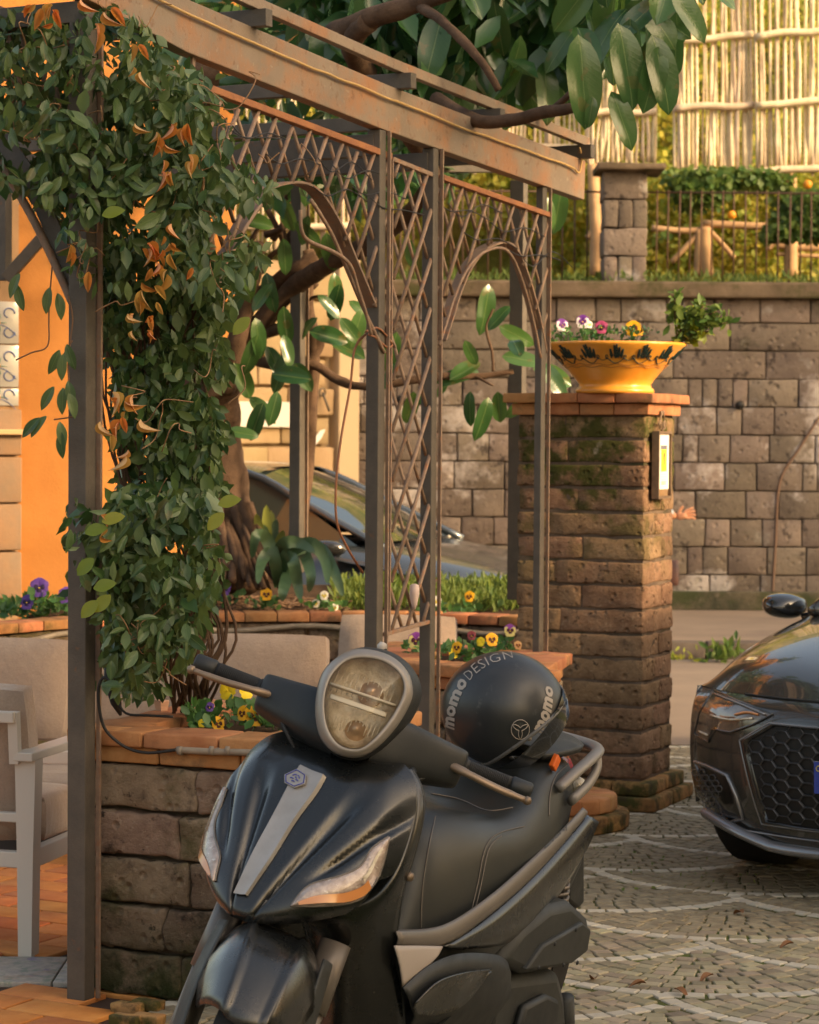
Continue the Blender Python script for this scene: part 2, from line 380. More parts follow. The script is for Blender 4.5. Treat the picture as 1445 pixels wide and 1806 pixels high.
def place_leaf(me, p, along, nrm, size, parent, name='leaf'):
    a = Vector(along).normalized(); n = Vector(nrm); n = (n - a * n.dot(a)).normalized(); s = a.cross(n)
    o = bpy.data.objects.new(name, me); COL.objects.link(o)
    mw = Matrix(((s.x * size, a.x * size, n.x * size, p[0]), (s.y * size, a.y * size, n.y * size, p[1]), (s.z * size, a.z * size, n.z * size, p[2]), (0, 0, 0, 1)))
    if parent: put(o, parent)
    loc, rot, sc = mw.decompose(); o.location = loc; o.rotation_euler = rot.to_euler(); o.scale = sc
    return o

# ------------------------------------------------------------------ ground
g = MB(); g.add([(-60, -20, -.03), (60, -20, -.03), (60, 90, -.03), (-60, 90, -.03)], [(0, 1, 2, 3)]); struct(g.obj('ground', M['asphalt'], smooth=False))
YR0 = 12.75; YK = atZ(1300, 1163, 0).y; YW = 21.2
g = MB(); g.box((5, (YR0 + YK) / 2, -.012), (70, YK - YR0, .02)); struct(g.obj('road', M['asphalt'], smooth=False))
g = MB(); g.box((5, (YK + .15 + YW + 1) / 2, .055), (70, YW + 1 - YK - .15, .11)); struct(g.obj('pavement', mat('worn_pavement', (.33, .25, .185), (.27, .205, .155), 1.5, .9, .002, 60, spec=.2, layers=[((.20, .15, .12), .8, .52, .66, .6)]), smooth=False))
kb = thing('kerb', 'dark stone kerb along the far side of the road', 'kerb', (3, YK, 0)); kb['kind'] = 'structure'; del kb['category']
x = -1.0
while x < 7.5:
    w = R_.uniform(.7, 1.0); b = MB(); b.rough((x + w / 2, YK + .075, .058), (w - .012, .15, .13), (X1, Y1, Z), .012, .008, (3, 1, 1), x); b.obj('kerb_stone', M['kerb'], kb); x += w
b = MB(); b.box((10, YK + .08, .04), (5, .14, .12)); b.box((-12, YK + .08, .04), (22, .14, .12)); b.obj('kerb_stone', M['kerb'], kb)

# piazza: fans of cobbles, pale stones on the outer arc of each fan
pz = MB(); pz.add([(-.75, -2, -.006), (30, -2, -.006), (30, YR0, -.006), (-.75, YR0, -.006)], [(0, 1, 2, 3)])
piazza = struct(pz.obj('piazza', M['joint'], smooth=False))
va = Vector((.20, .78, 0)); vb = Vector((1.08, -.16, 0)); vert0 = Vector((.95, 7.79, 0)); RF = .66
axd = va.normalized()
fans = []
for i in range(-9, 10):
    for j in range(-7, 9):
        for h in (0, .5):
            c = vert0 + va * (i + h) + vb * (j + h) + axd * RF; fans.append((c, (c - vert0).dot(axd)))
fans = [f for f in fans if 4.5 < f[0].y < 15 and -1.5 < f[0].x < 6]
FC = np.array([[f[0].x, f[0].y] for f in fans]); FP = np.array([f[1] for f in fans])
def cobble_vs(c, rd, tg, w, l, hz):
    out = []; e = .006
    for (k, z) in ((1.0, -.012), (1.0, hz - .003), (.90, hz)):
        for a, b_ in ((-1, -1), (1, -1), (1, 1), (-1, 1)):
            out.append((c[0] + rd[0] * a * w * k + tg[0] * b_ * l * k, c[1] + rd[1] * a * w * k + tg[1] * b_ * l * k, z))
    return out
CF = [(i, (i + 1) % 4, 4 + (i + 1) % 4, 4 + i) for i in range(4)] + [(4 + i, 4 + (i + 1) % 4, 8 + (i + 1) % 4, 8 + i) for i in range(4)] + [(8, 9, 10, 11)]
cob = []
for fi, (c, pr_) in enumerate(fans):
    k = 0
    while True:
        r = RF - .026 - k * .054
        if r < .04: break
        n = max(5, int(2 * math.pi * r / .066)); ph = R_.random() * 6
        for q in range(n):
            th = ph + 2 * math.pi * q / n; dx, dy = math.cos(th), math.sin(th); p = (c.x + dx * r, c.y + dy * r)
            if p[0] < -.72 or p[1] > YR0 - .04 or p[1] < 4.9 or p[0] > 5: continue
            dd = (FC[:, 0] - p[0]) ** 2 + (FC[:, 1] - p[1]) ** 2 < RF ** 2 * 1.002
            if FP[dd].max() > pr_ + 1e-6: continue
            cob.append((p, (dx, dy), (-dy, dx), .0243 + jit(.0012), math.pi * r / n - .0042 + jit(.0012), R_.uniform(-.0015, .0015), k == 0))
        k += 1
def visible(p):
    yy = p[1]; px = 722 + FPX * p[0] / yy; py = 765 + FPX * CZ / yy
    return 985 < px < 1460 and py < 1815
cob.sort(key=lambda q: (not visible(q[0]), q[0][1]))
NB = {}
rest = MB()
for i, (p, rd, tg, w, l, hz, wh) in enumerate(cob):
    vs = cobble_vs((p[0] + jit(.0012), p[1] + jit(.0012)), rd, tg, w, l, hz)
    if i < 290:
        b = MB(); b.add(vs, CF); b.obj('paving_stone' if wh else 'cobble', M['cobble_white'] if wh else M['cobble'], piazza, smooth=False)
    else:
        rest.add(vs, CF, 1 if wh else 0)
rest.obj('cobbles', [mat('cobble_field', (.20, .16, .105), (.32, .265, .175), 16, .8, .003, 70, spec=.3, detail=2), M['cobble_white']], piazza, smooth=False, kind='stuff')
# ------------------------------------------------------------------ stone pillar
PC = atZ(1131, 1428, 0); WF, WS = .585, .41
pil = thing('stone_pillar', 'square pillar of rough brown tuff blocks with brick cap under the painted bowl', 'pillar', PC - Rr * WF / 2 + D * WS / 2)
b = MB(); b.box(PC - Rr * WF / 2 + D * WS / 2 + Z * .92, (WF - .012, WS - .012, 1.68), (Rr, D, Z)); b.obj('mortar_core', M['mortar'], pil, smooth=False)
zc = .125; n_ = 0
while zc < 1.70:
    h = .1055; hh = h - .012
    # one row: corner block running along the front or the side, alternating
    alt = n_ % 2
    fw_ = [R_.uniform(.26, .36) if alt else R_.uniform(.36, .44)]
    fw_.append(WF - fw_[0])
    sd0 = R_.uniform(.20, .26) if alt else R_.uniform(.13, .18)
    def blk(x0, x1, y0, y1):
        # x measured left of the corner along the front, y behind the corner along the side
        w, d = x1 - x0 - .008, y1 - y0 - .008
        c = PC - Rr * ((x0 + x1) / 2 + jit(.003)) + D * ((y0 + y1) / 2 + jit(.003)) + Z * (zc + h / 2)
        b = MB(); b.rough(c, (w + .010, d + .010, hh + jit(.003)), (Rr, D, Z), .008, .0065, (6, 5, 3), n_ + x0); b.obj('stone_block', M['tuff_p'], pil)
    if 'tuff_p' not in M:
        M['tuff_p'] = mat('pillar_tuff', (.175, .10, .060), (.31, .19, .115), 10, .94, .016, 38, spec=.15, rnd=.22, hue=.01, pits=.9, detail=10,
            layers=[((.40, .29, .19), 60, .58, .66, .5), ((.04, .028, .02), 28, .60, .67, .9), ((.08, .055, .04), 10, .55, .68, .8), ((.045, .055, .010), 5.5, .47, .57, .9, .9, 1.4), ((.03, .035, .01), 6, .45, .6, .8, .5, .1), ((.42, .36, .30), 9, .66, .74, .5)])
    blk(0, fw_[0], 0, sd0); blk(fw_[0], WF, 0, .2); blk(0, .2, sd0, WS)
    blk(.2, WF, .2, WS)
    zc += h; n_ += 1
ztop = zc
for tier, (ov, hz, z0) in enumerate(((.025, .050, ztop), (.055, .042, ztop + .052))):
    L0, L1 = -ov, WF + ov
    nb = 4
    for q in range(nb):
        a0 = L0 + (L1 - L0) * q / nb; a1 = L0 + (L1 - L0) * (q + 1) / nb
        b = MB(); b.rough(PC - Rr * (a0 + a1) / 2 + D * ((WS) / 2) + Z * (z0 + hz / 2), (a1 - a0 - .004, WS + 2 * ov, hz), (Rr, D, Z), .005, .003, (2, 4, 1), q + tier); b.obj('cap_brick', M['brick'], pil)
ZCAP = ztop + .094
for tier, (ov, z0, hz) in enumerate(((.085, 0, .06), (.05, .062, .058))):
    for q in range(4):
        a0 = -ov + (WF + 2 * ov) * q / 4; a1 = -ov + (WF + 2 * ov) * (q + 1) / 4
        for rr in range(2):
            y0 = -ov + (WS + 2 * ov) * rr / 2; y1 = y0 + (WS + 2 * ov) / 2
            b = MB(); b.rough(PC - Rr * (a0 + a1) / 2 + D * (y0 + y1) / 2 + Z * (z0 + hz / 2), (a1 - a0 - .004, y1 - y0 - .004, hz), (Rr, D, Z), .008, .005, (2, 2, 1), q + tier * 7); b.obj('plinth_brick', M['brick_mossy'], pil)
# menu case on the side face of the pillar
nS = Rr; sc0 = atPlane(1175, 820, PC, nS)
def onS(px, py, off=0.0): return atPlane(px, py, PC + nS * off, nS)
mc = thing('menu_case', 'narrow bronze display case with a printed sheet hanging on the lit pillar side', 'menu case', onS(1170, 820, .03))
c0 = onS(1153, 760, .03); c1 = onS(1183, 878, .03); wM = abs((c1 - c0).dot(D)); hM = c0.z - c1.z; cM = (c0 + c1) / 2
cM.z = (c0.z + c1.z) / 2
wM = .185
cM = onS(1168, 820, .03)
M['bronze'] = mat('dark_bronze', (.13, .085, .055), (.20, .13, .08), 20, .5, metal=.3)
b = MB(); b.box(cM - nS * .008, (.02, wM - .02, hM - .02), (nS, D, Z)); b.obj('back_panel', flat('tan_board', (.42, .26, .14), .8), mc)
b = MB()
for s in (-1, 1): b.box(cM + D * s * (wM / 2 - .006), (.032, .012, hM), (nS, D, Z)); b.box(cM + Z * s * (hM / 2 - .006), (.032, wM - .026, .012), (nS, D, Z))
b.obj('case_frame', M['bronze'], mc, smooth=False)
b = MB(); ptop = cM + Z * (hM / 2 - .016)
pw = .145
b.box(cM + Z * (.014) + nS * .006, (.002, pw, hM - .055), (nS, D, Z)); sheet = b.obj('printed_sheet', flat('paper', (.72, .68, .62), .8), mc, smooth=False)
def sheetrect(z, h, w, col, x=0, nm='print'):
    b = MB(); b.box(cM + nS * .0085 + Z * z + D * x, (.001, w, h), (nS, D, Z)); b.obj(nm, col, sheet, smooth=False)
inkd = flat('grey_ink', (.12, .12, .14), .8); inky = flat('yellow_ink', (.75, .62, .05), .8); inkl = flat('pale_ink', (.45, .42, .42), .8); inkp = flat('pale_yellow_ink', (.75, .70, .35), .8)
sheetrect(hM * .26, .018, .085, inkd); 
sheetrect(hM * .07, .095, .075, inky)
b = MB(); a_ = cM + nS * .0098 + Z * hM * .07
b.poly([a_ + D * x + Z * y for x, y in ((-.012, .03), (.004, .036), (.012, .024), (.004, .008), (.008, -.006), (.0, -.034), (-.009, -.03), (-.003, -.008), (-.010, .004))], nS * .0008); b.obj('print', flat('olive_ink', (.14, .13, .03), .8), sheet, smooth=False)
for q in range(7): sheetrect(-hM * .10 - q * .011, .0022, .08 - .012 * (q % 2), inkl)
sheetrect(-hM * .265, .016, .055, inkp)
b = MB()
def scroll(c, r, s, turns=1.4, n=14): return [c + D * s * math.cos(a) * r * (1 - .55 * a / (turns * 6.28)) + Z * math.sin(a) * r * (1 - .5 * a / (turns * 6.28)) for a in [turns * 6.28 * i / n for i in range(n + 1)]]
tp = cM + Z * (hM / 2)
for s in (-1, 1):
    b.tube(scroll(tp + D * s * .028 + Z * .026, .022, s), .0035, 5); b.tube(cat([tp + D * s * .005, tp + D * s * .030 + Z * .045, tp + D * s * .006 + Z * .085], 5), .004, 5); b.tube(scroll(tp + D * s * .013 + Z * .078, .013, s), .003, 5)
b.obj('scroll_crest', M['bronze'], mc)

# bowl
BC = atY(1085, 690, 10.66); BC.z = ZCAP
bs = 10.66 / FPX
bowl = thing('painted_bowl', 'wide orange ceramic bowl with dark green garland pattern standing on the stone pillar', 'planter bowl', BC)
tilt = (X1, Y1, Z)
prof = [(0.0, 0), (.168, 0), (.172, .010), (.168, .020), (.158, .028), (.156, .040), (.172, .062), (.205, .100), (.248, .145), (.290, .188), (.308, .206), (.312, .214), (.306, .220), (.296, .214), (.28, .19), (0, .185)]
bm_ = M['bowl'] = mat('orange_glaze', (.72, .27, .03), (.80, .36, .06), 6, .32, .0008, 30, spec=.5, coat=.2, layers=[((.45, .15, .02), 4, .58, .75, .4)])
b = MB(); b.lathe(BC, prof, 64); b.obj('bowl_body', bm_, bowl)
def rad(z):
    for (r0, z0), (r1, z1) in zip(prof[5:11], prof[6:12]):
        if z0 <= z <= z1: return r0 + (r1 - r0) * (z - z0) / (z1 - z0)
    return .3
def bp_(a, z, off=.0025): r = rad(z) + off; return BC + Vector((math.cos(a) * r, math.sin(a) * r, z))
gl = flat('dark_green_glaze', (.012, .045, .045), .4); gl2 = flat('ochre_line_glaze', (.30, .13, .03), .4)
for q in range(14):
    a0 = 2 * math.pi * q / 14
    b = MB(); n = 10
    b.tube([bp_(a0 + .30 * t / n, .150 - .024 * math.sin(math.pi * t / n)) for t in range(n + 1)], .0035, 5, flat=.5)
    b.tube([bp_(a0 + .30 + .15 * t / 6, .148 - .010 * math.sin(math.pi * t / 6)) for t in range(7)], .0025, 5, flat=.5)
    for s in (-1, 1): b.tube([bp_(a0 + .15 + s * .15 + .022 * math.cos(t), .152 + .009 * math.sin(t)) for t in [0, 1, 2, 3, 4, 5]], .002, 4)
    for s, t0, hgt in ((-1, .08, .03), (1, .19, .04), (-1, .14, .05), (1, .24, .03), (0, .16, .06)):
        for e in range(5):
            zz = .148 + hgt * e / 5; sp = .028 * (1 - e / 6)
            for sg in (-1, 1):
                p0, p1 = bp_(a0 + t0 + s * .02 * e / 5, zz), bp_(a0 + t0 + s * .02 * e / 5 + sg * sp, min(.205, zz + .014))
                b.tube([p0, (p0 + p1) / 2 + Z * .002, p1], [.0028, .0035, .0008], 4)
    b.obj('garland', gl, bowl)
b = MB(); b.tube([bp_(2 * math.pi * t / 120, .112 + .003 * math.sin(t * .85)) for t in range(121)], .0013, 4, cap=False); b.tube([bp_(2 * math.pi * t / 120, .122 + .004 * math.sin(t * .85 + 1)) for t in range(121)], .0013, 4, cap=False); b.obj('wavy_line', gl2, bowl)
b = MB(); b.lathe(BC, [(0, .190), (.15, .200), (.28, .197)], 24); b.obj('soil', M['soil'], bowl)

# ------------------------------------------------------------------ pansies and small plants
def petal(c, n, up_, L, w, ang, m, mb, mi=0):
    s = n.cross(up_).normalized(); a = up_ * math.cos(ang) + s * math.sin(ang); t = n.cross(a)
    pts = []
    for r, ww in ((0, .1), (.35, .75), (.7, 1.0), (1.0, .62)):
        pts.append([c + a * L * r + t * w * ww * k + n * (.12 * L * math.sin(r * 2.4) - .08 * L * k * k + .03 * L * math.sin(6 * k + ang)) for k in (-1, -.5, 0, .5, 1)])
    mb.grid(pts, mi)
PANSY = {'yellow': ((.85, .62, .02), None), 'gold': ((.85, .42, .01), (.10, .02, .005)), 'cream': ((.80, .66, .22), (.09, .01, .03)), 'violet': ((.10, .035, .26), (.02, .005, .05)),
         'purple_white': ((.75, .68, .70), (.12, .02, .18)), 'magenta': ((.32, .03, .12), (.05, .0, .02)), 'white': ((.78, .74, .64), (.6, .5, .1)), 'darkred': ((.20, .02, .03), (.04, 0, .01)), 'peach': ((.80, .42, .16), (.25, .05, .02))}
PM = {}
def pm(k):
    if k not in PM:
        c, dk = PANSY[k]
        top = {'cream': (.30, .05, .32), 'purple_white': (.14, .02, .26)}.get(k, c)
        PM[k] = [flat('petal_' + k, c, .6, sheen=.3, sss=.1), flat('petal_top_' + k, top, .6), flat('petal_blotch_' + k, dk or (.7, .35, .01), .7), flat('pansy_eye', (.85, .6, .03), .6)]
    return PM[k]
M['stem'] = flat('green_stem', (.08, .16, .04), .6)
M['pleaf'] = leafmat('pansy_leaf', (.03, .11, .03), (.08, .19, .05), .4, .25, .4)
def pansy(base, heads, label, name='pansy', leaves=26, spread=.06, hgt=.06, seed=0, group='pansies in the planters', lsize=.035):
    t = thing(name, label, 'flower', base, group)
    rg = np.random.default_rng(seed + 5)
    P = np.array(base)[None] + np.stack([rg.normal(0, spread * .6, leaves), rg.normal(0, spread * .5, leaves), rg.uniform(.0, hgt * .7, leaves)], 1)
    leaf_cloud(P, rg.uniform(.7, 1.3, leaves) * lsize, 'foliage', M['pleaf'], t, width=.9, droop=-.5, facing=(0, -.7, .8), seed=seed, fw=.6, kind='stuff')
    st = MB()
    for (off, k, r, tilt_) in heads:
        c = Vector(base) + Vector(off)
        n = Vector((tilt_, -1, .25)).normalized(); u = (Z - n * n.z).normalized()
        fb = MB()
        for ang, L, w, mi, dz in ((-.55, 1, .72, 1, -.10), (.55, 1, .72, 1, -.10), (-1.45, .9, .6, 0, -.03), (1.45, .9, .6, 0, -.03), (math.pi, 1.0, .8, 0, 0)):
            petal(c + n * dz * r, n, u, r * L, r * w, ang, None, fb, mi)
        if PANSY[k][1]:
            for ang in (-1.45, 1.45, math.pi): petal(c + n * r * .09, n, u, r * .55, r * .3, ang, None, fb, 2)
        fb.lathe(c + n * r * .14, [(0, .0), (r * .1, -.002), (r * .12, -.004)], 6, 3)
        fb.obj('bloom', pm(k), t)
        bs_ = Vector(base) + Vector((off[0] * .4, off[1] * .4, .0)); st.tube(cat([bs_, (bs_ + c) / 2 + Vector((0, .01, .01)), c + Vector((0, .006, -r * .2))], 3), .0018, 4)
    st.obj('stem', M['stem'], t)
    return t
# in the bowl
zb = BC.z + .195
def bpt(px, py): return atY(px, py, 10.6)
for i, (px, py, k, r, lab) in enumerate(((992, 573, 'purple_white', .028, 'purple and white pansy nearest the left rim of the orange bowl'), (1028, 567, 'purple_white', .03, 'taller purple and white pansy above the green tuft in the orange bowl'), (1061, 577, 'magenta', .029, 'magenta pansy in the middle of the orange bowl'), (1117, 579, 'gold', .035, 'ruffled yellow pansy on the right half of the orange bowl'))):
    h = bpt(px, py); base = Vector((h.x, 10.62, zb)); pansy(base, [((0, -.02, h.z - zb), k, r, jit(.3))] + ([((.03, -.01, h.z - zb - .012), 'white' if i == 1 else k, r * .55, .4)] if i in (1, 3) else []), lab, leaves=80, hgt=.13, spread=.07, seed=i, lsize=.026, group='flowers in the orange bowl')
# leafy sprig at the right of the bowl
sp = thing('leafy_shrub', 'leafy shrub with yellow tipped leaves leaning over the right rim of the bowl', 'plant', bpt(1205, 600))
b = MB(); tips = []
for (px, py) in ((1190, 525), (1215, 560), (1240, 540), (1262, 550), (1282, 570), (1250, 585), (1225, 600), (1205, 545)):
    e = bpt(px, py) + Vector((0, jit(.05), 0)); s0 = bpt(1198 + jit(6), 604); pth = cat([s0, s0.lerp(e, .5) + Vector((-.01, jit(.02), .02)), e], 4); b.tube(pth, .003, 4); tips += [pth[k] for k in range(3, len(pth))]
b.obj('stem', M['bark'], sp)
P = np.array([[p.x, p.y, p.z] for p in tips for _ in range(7)]); P += np.random.default_rng(3).normal(0, .012, P.shape)
k_ = len(P) * 2 // 3
leaf_cloud(P[:k_], np.random.default_rng(4).uniform(.03, .06, k_), 'foliage', M['bush2'], sp, width=.75, droop=-.3, seed=4, kind='stuff')
leaf_cloud(P[k_:], np.random.default_rng(5).uniform(.03, .06, len(P) - k_), 'young_foliage', M['leaf_yell'], sp, width=.8, droop=-.4, seed=5, kind='stuff')

# ------------------------------------------------------------------ the far wall
YWALL = YW
def wall_pt(px, py): return atY(px, py, YWALL)
xL = wall_pt(622, 700).x; xR = 6.8; HT = wall_pt(1100, 505).z
fwall = thing('stone_wall', 'high grey brown wall of tuff blocks with white salt stains across the street', 'wall', ((xL + xR) / 2, YWALL + .2, 0))
b = MB(); b.box(((xL + xR) / 2, YWALL + .32, HT / 2), (xR - xL - .02, .6, HT)); b.box(((14 + xR) / 2, YWALL + .32, HT / 2), (14 - xR - .03, .59, HT)); b.obj('wall_core', M['mortar_far'], fwall, smooth=False)
z = .02; row = 0
while z < HT - .2:
    h = .243 if row else .15
    if z + h > HT - .08: h = HT - .10 - z
    x = xL + (R_.random() * .2)
    if x > xL + .03:
        b = MB(); b.rough(((xL + x) / 2, YWALL + .05, z + h / 2), (x - xL - .012, .14, h - .012), (X1, Y1, Z), .010, .008, (1, 1, 1), row, back=False); b.obj('stone_block', M['tuff_far'], fwall)
    big = row in (9, 10)
    while x < xR:
        w = R_.choice((.13, .22, .28, .34, .40, .44)) if not big else R_.uniform(.6, 1.1)
        b = MB(); b.rough((x + w / 2, YWALL + .05 + jit(.006), z + h / 2), (w - .010, .14, h - .010), (X1, Y1, Z), .010, .009, (2, 1, 1), x + row, back=False)
        b.obj('stone_block', M['tuff_far'], fwall); x += w
    z += h; row += 1
b = MB(); b.box((1.0 + (xL + xR) / 2 - 1, YWALL + .15, HT - .03), (xR - xL + .1, .55, .14)); b.box((10.4, YWALL + .15, HT - .03), (7, .55, .139))
M['coping'] = mat('mossy_coping', (.12, .09, .06), (.20, .145, .10), 4, .95, .01, 20, spec=.1, layers=[((.05, .06, .02), 3, .5, .62, .8)])
b.obj('coping', M['coping'], fwall, smooth=False, bevel=.02)
b = MB(); b.box((3, YWALL - .06, .19), (9, .12, .16)); b.obj('footing', mat('mossy_footing', (.05, .05, .03), (.14, .115, .075), 5, .95, .014, 26, layers=[((.04, .055, .015), 3, .5, .6, .8), ((.2, .16, .12), 9, .6, .68, .6)]), fwall, smooth=False, bevel=.01)
for (px, py) in ((1304, 714), (707, 705)):
    c = wall_pt(px, py); b = MB(); b.lathe(c + Vector((0, -.03, 0)), [(.040, .0), (.034, -.012), (.030, 0), (.028, .05), (0, .05)], 14, ax=(X1, Z, -Y1)); b.obj('drain_hole', M['black'], fwall)
# dark cable climbing the wall
b = MB(); b.tube(cat([wall_pt(px, py) + Vector((0, -.03, 0)) for px, py in ((1445, 735), (1410, 790), (1375, 850), (1368, 950), (1362, 1050), (1360, 1085))], 5), .012, 6)
tag(b.obj('wall_cable', mat('rusty_cable', (.20, .12, .08), rough=.8)), 'thin brown cable running down the far stone wall at the right', 'cable')

# grass strip on top of the wall and railing, pier
HT2 = HT + .04
rg = np.random.default_rng(11)
n = 2600; P = np.stack([rg.uniform(xL, 7, n), rg.uniform(YWALL - .1, YWALL + .9, n), np.full(n, HT2) + rg.uniform(-.02, .05, n)], 1)
o = leaf_cloud(P, rg.uniform(.03, .10, n), 'grass', M['grass'], None, width=.35, droop=-1.6, seed=9); tag(o, 'uneven grass growing along the top of the far wall', 'grass', kind='stuff')
g = MB(); g.box((3, YWALL + 4, HT - .03), (11.5, 7.2, .12)); struct(g.obj('upper_terrace', M['soil'], smooth=False))
pier = thing('wall_pier', 'square block pier with flat slab cap standing on top of the far wall', 'pier', (wall_pt(1108, 490).x, YWALL + .3, HT))
xa, xb = wall_pt(1066, 400).x, wall_pt(1143, 400).x; zt = wall_pt(1108, 300).z
z = HT + .02; q = 0
while z < zt - .05:
    h = (zt - HT - .02) / 4
    if q % 2:
        b = MB(); b.rough(((xa + xb) / 2, YWALL + .28, z + h / 2), (xb - xa, .42, h - .008), (X1, Y1, Z), .015, .012, (3, 2, 2), q); b.obj('stone_block', M['tuff_far'], pier)
    else:
        for k in range(3):
            w = (xb - xa) / 3; b = MB(); b.rough((xa + w * (k + .5), YWALL + .28, z + h / 2), (w - .006, .42, h - .008), (X1, Y1, Z), .015, .01, (1, 2, 2), q + k); b.obj('stone_block', M['tuff_far'], pier)
    z += h; q += 1
b = MB(); b.rough(((xa + xb) / 2 + .04, YWALL + .25, zt + .03), (xb - xa + .22, .62, .06), (X1, Y1, Z), .015, .012, (4, 3, 1)); b.obj('cap_slab', M['coping'], pier)
rail = thing('iron_railing', 'low rusty iron railing with thin upright bars on top of the far wall', 'railing', (3, YWALL + .45, HT))
ra = M['rail_iron'] = flat('thin_rusty_iron', (.10, .05, .03), .7)
x = xL + .3
while x < 5.6:
    if not (xa - .06 < x < xb + .06):
        b = MB(); b.tube([(x, YWALL + .45, HT), (x + jit(.01), YWALL + .45, HT + .88)], .008, 5); b.obj('bar', ra, rail)
    x += .098 if x > xa else .11
for zz in (.06, .86):
    b = MB(); b.tube([(xL + .2, YWALL + .45, HT + zz), (xa, YWALL + .45, HT + zz)], .009, 5); b.tube([(xb, YWALL + .45, HT + zz), (5.7, YWALL + .45, HT + zz)], .009, 5); b.obj('rail', ra, rail)

# reed screens: upright canes tied to cross poles
def reed(name, label, px0, px1, pyt, pyb, Y, poles, pitch=10.5, lean=0.0, seed=0, gap=.1, dy=0.0):
    t = thing(name, label, 'reed screen', atY((px0 + px1) / 2, pyb, Y), 'reed screens above the far wall'); rr = random.Random(seed); px = px0; s = Y / FPX
    n = 0
    while px < px1:
        if rr.random() > gap:
            yb = pyb + rr.uniform(-14, 8); yt = pyt - rr.uniform(0, 8); lx = rr.uniform(-7, 7) + lean
            pts = [atY(px + lx * k / 4 + rr.uniform(-2, 2), yb + (yt - yb) * k / 4, Y + rr.uniform(-.03, .03) + dy * (px - px0) / (px1 - px0)) for k in range(5)]
            b = MB(); r0 = rr.uniform(.010, .024); b.tube(cat(pts, 2), [r0 * (1 - .04 * i) for i in range(9)], 6); b.obj('cane', M['cane'], t); n += 1
        px += pitch * rr.uniform(.40, 1.15)
    for (p0, p1) in poles:
        a, c = atY(p0[0], p0[1], Y - .05), atY(p1[0], p1[1], Y - .05 + dy)
        b = MB(); b.tube(cat([a, a.lerp(c, .35) + Z * jit(.02), a.lerp(c, .7) + Z * jit(.02), c], 3), .034, 8); b.obj('cross_pole', M['cane'], t)
    return t
YB = YWALL + 1.3
# dense layers of canes
reed('reed_screen', 'left sunlit screen of thick dry canes hung over the reeds near the pier', 1190, 1332, -60, 308, YB, (((1190, 70), (1332, 60)), ((1190, 192), (1332, 185)), ((1200, 305), (1332, 302)), ((1190, -40), (1332, -48))), seed=1, pitch=7.6)
reed('reed_screen', 'right sunlit screen of dry canes running out of the frame', 1336, 1470, -60, 302, YB - .1, (((1334, 65), (1470, 48)), ((1334, 186), (1470, 175)), ((1334, 304), (1470, 296)), ((1334, -45), (1470, -58))), seed=2, pitch=7.4)
reed('reed_screen', 'small ragged reed screen directly above the stone pier', 1040, 1158, 120, 292, YB + .2, (((1040, 200), (1158, 197)),), seed=3, pitch=8)
reed('reed_screen', 'dense old reed screen behind the hanging rubber tree leaves', 770, 1036, 40, 300, YB + .5, (((790, 130), (1036, 122)), ((790, 255), (1036, 262))), seed=4, pitch=8.5, gap=.03)
reed('reed_screen', 'far reed screen glimpsed under the lattice arch beside the vine', 340, 620, 180, 440, YB + .6, (((340, 260), (620, 256)), ((340, 400), (620, 398))), seed=6, pitch=10)
# timber posts and cross fence behind the railing
wf = thing('wooden_post_fence', 'pale round timber fence with cross rails behind the iron railing', 'fence', (3.4, YB + .3, HT))
wood = mat('peeled_timber', (.58, .36, .19), (.46, .27, .14), 6, .85, .002, 40)
def pole(p0, p1, r, nm, Y=YB + .15, n=8):
    a, c = atY(*p0, Y), atY(*p1, Y); b = MB(); b.tube(cat([a, a.lerp(c, .5) + Vector((jit(.015), 0, jit(.015))), c], 4), r, n); b.obj(nm, wood, wf)
pole((1395, 490), (1392, 290), .065, 'post'); pole((1248, 485), (1243, 400), .06, 'post'); pole((1232, 485), (1234, 405), .045, 'post'); pole((1050, 485), (1046, 290), .055, 'post')
pole((1150, 402), (1245, 406), .03, 'rail'); pole((1240, 394), (1450, 400), .035, 'rail'); pole((1185, 462), (1235, 408), .025, 'brace'); pole((1295, 455), (1250, 405), .025, 'brace'); pole((1355, 440), (1388, 400), .02, 'brace'); pole((1370, 432), (1450, 436), .035, 'rail'); pole((1370, 448), (1450, 452), .02, 'rail')
pole((1036, 420), (1066, 398), .03, 'rail')
# hedges and fruit beyond
def cloud(n, px0, px1, py0, py1, Y0, Y1_, seed, dens=None):
    rg = np.random.default_rng(seed); out = []
    while len(out) < n:
        px, py, Y = rg.uniform(px0, px1), rg.uniform(py0, py1), rg.uniform(Y0, Y1_)
        p = atY(px, py, Y)
        if noise.noise(Vector((p.x * 1.3, p.y, p.z * 1.3 + seed))) > (-.12 if dens is None else dens): out.append(tuple(p))
    return np.array(out)
P = cloud(9000, 960, 1480, 290, 500, YB + .5, YB + 1.6, 1, -.25); tag(leaf_cloud(P, rg.uniform(.05, .10, len(P)), 'hedge', M['bush'], None, width=1, droop=.1, seed=2), 'sunlit yellow green hedge behind the railing of the far wall', 'hedge', kind='stuff')
P = cloud(3800, 1150, 1480, 300, 420, YWALL + .5, YWALL + .85, 3, .02); tag(leaf_cloud(P, rg.uniform(.05, .10, len(P)), 'climbing_ivy', M['bush2'], None, width=1, droop=.3, seed=4), 'dark green climber spilling over the iron railing', 'climber', kind='stuff')
P = cloud(19000, 300, 1500, -60, 420, YB + 1.4, YB + 3.2, 5, -.3); tag(leaf_cloud(P, rg.uniform(.06, .12, len(P)), 'orchard_foliage', M['bush'], None, width=1, droop=.1, seed=6), 'bright orchard foliage glowing behind the reed screens', 'foliage', kind='stuff')
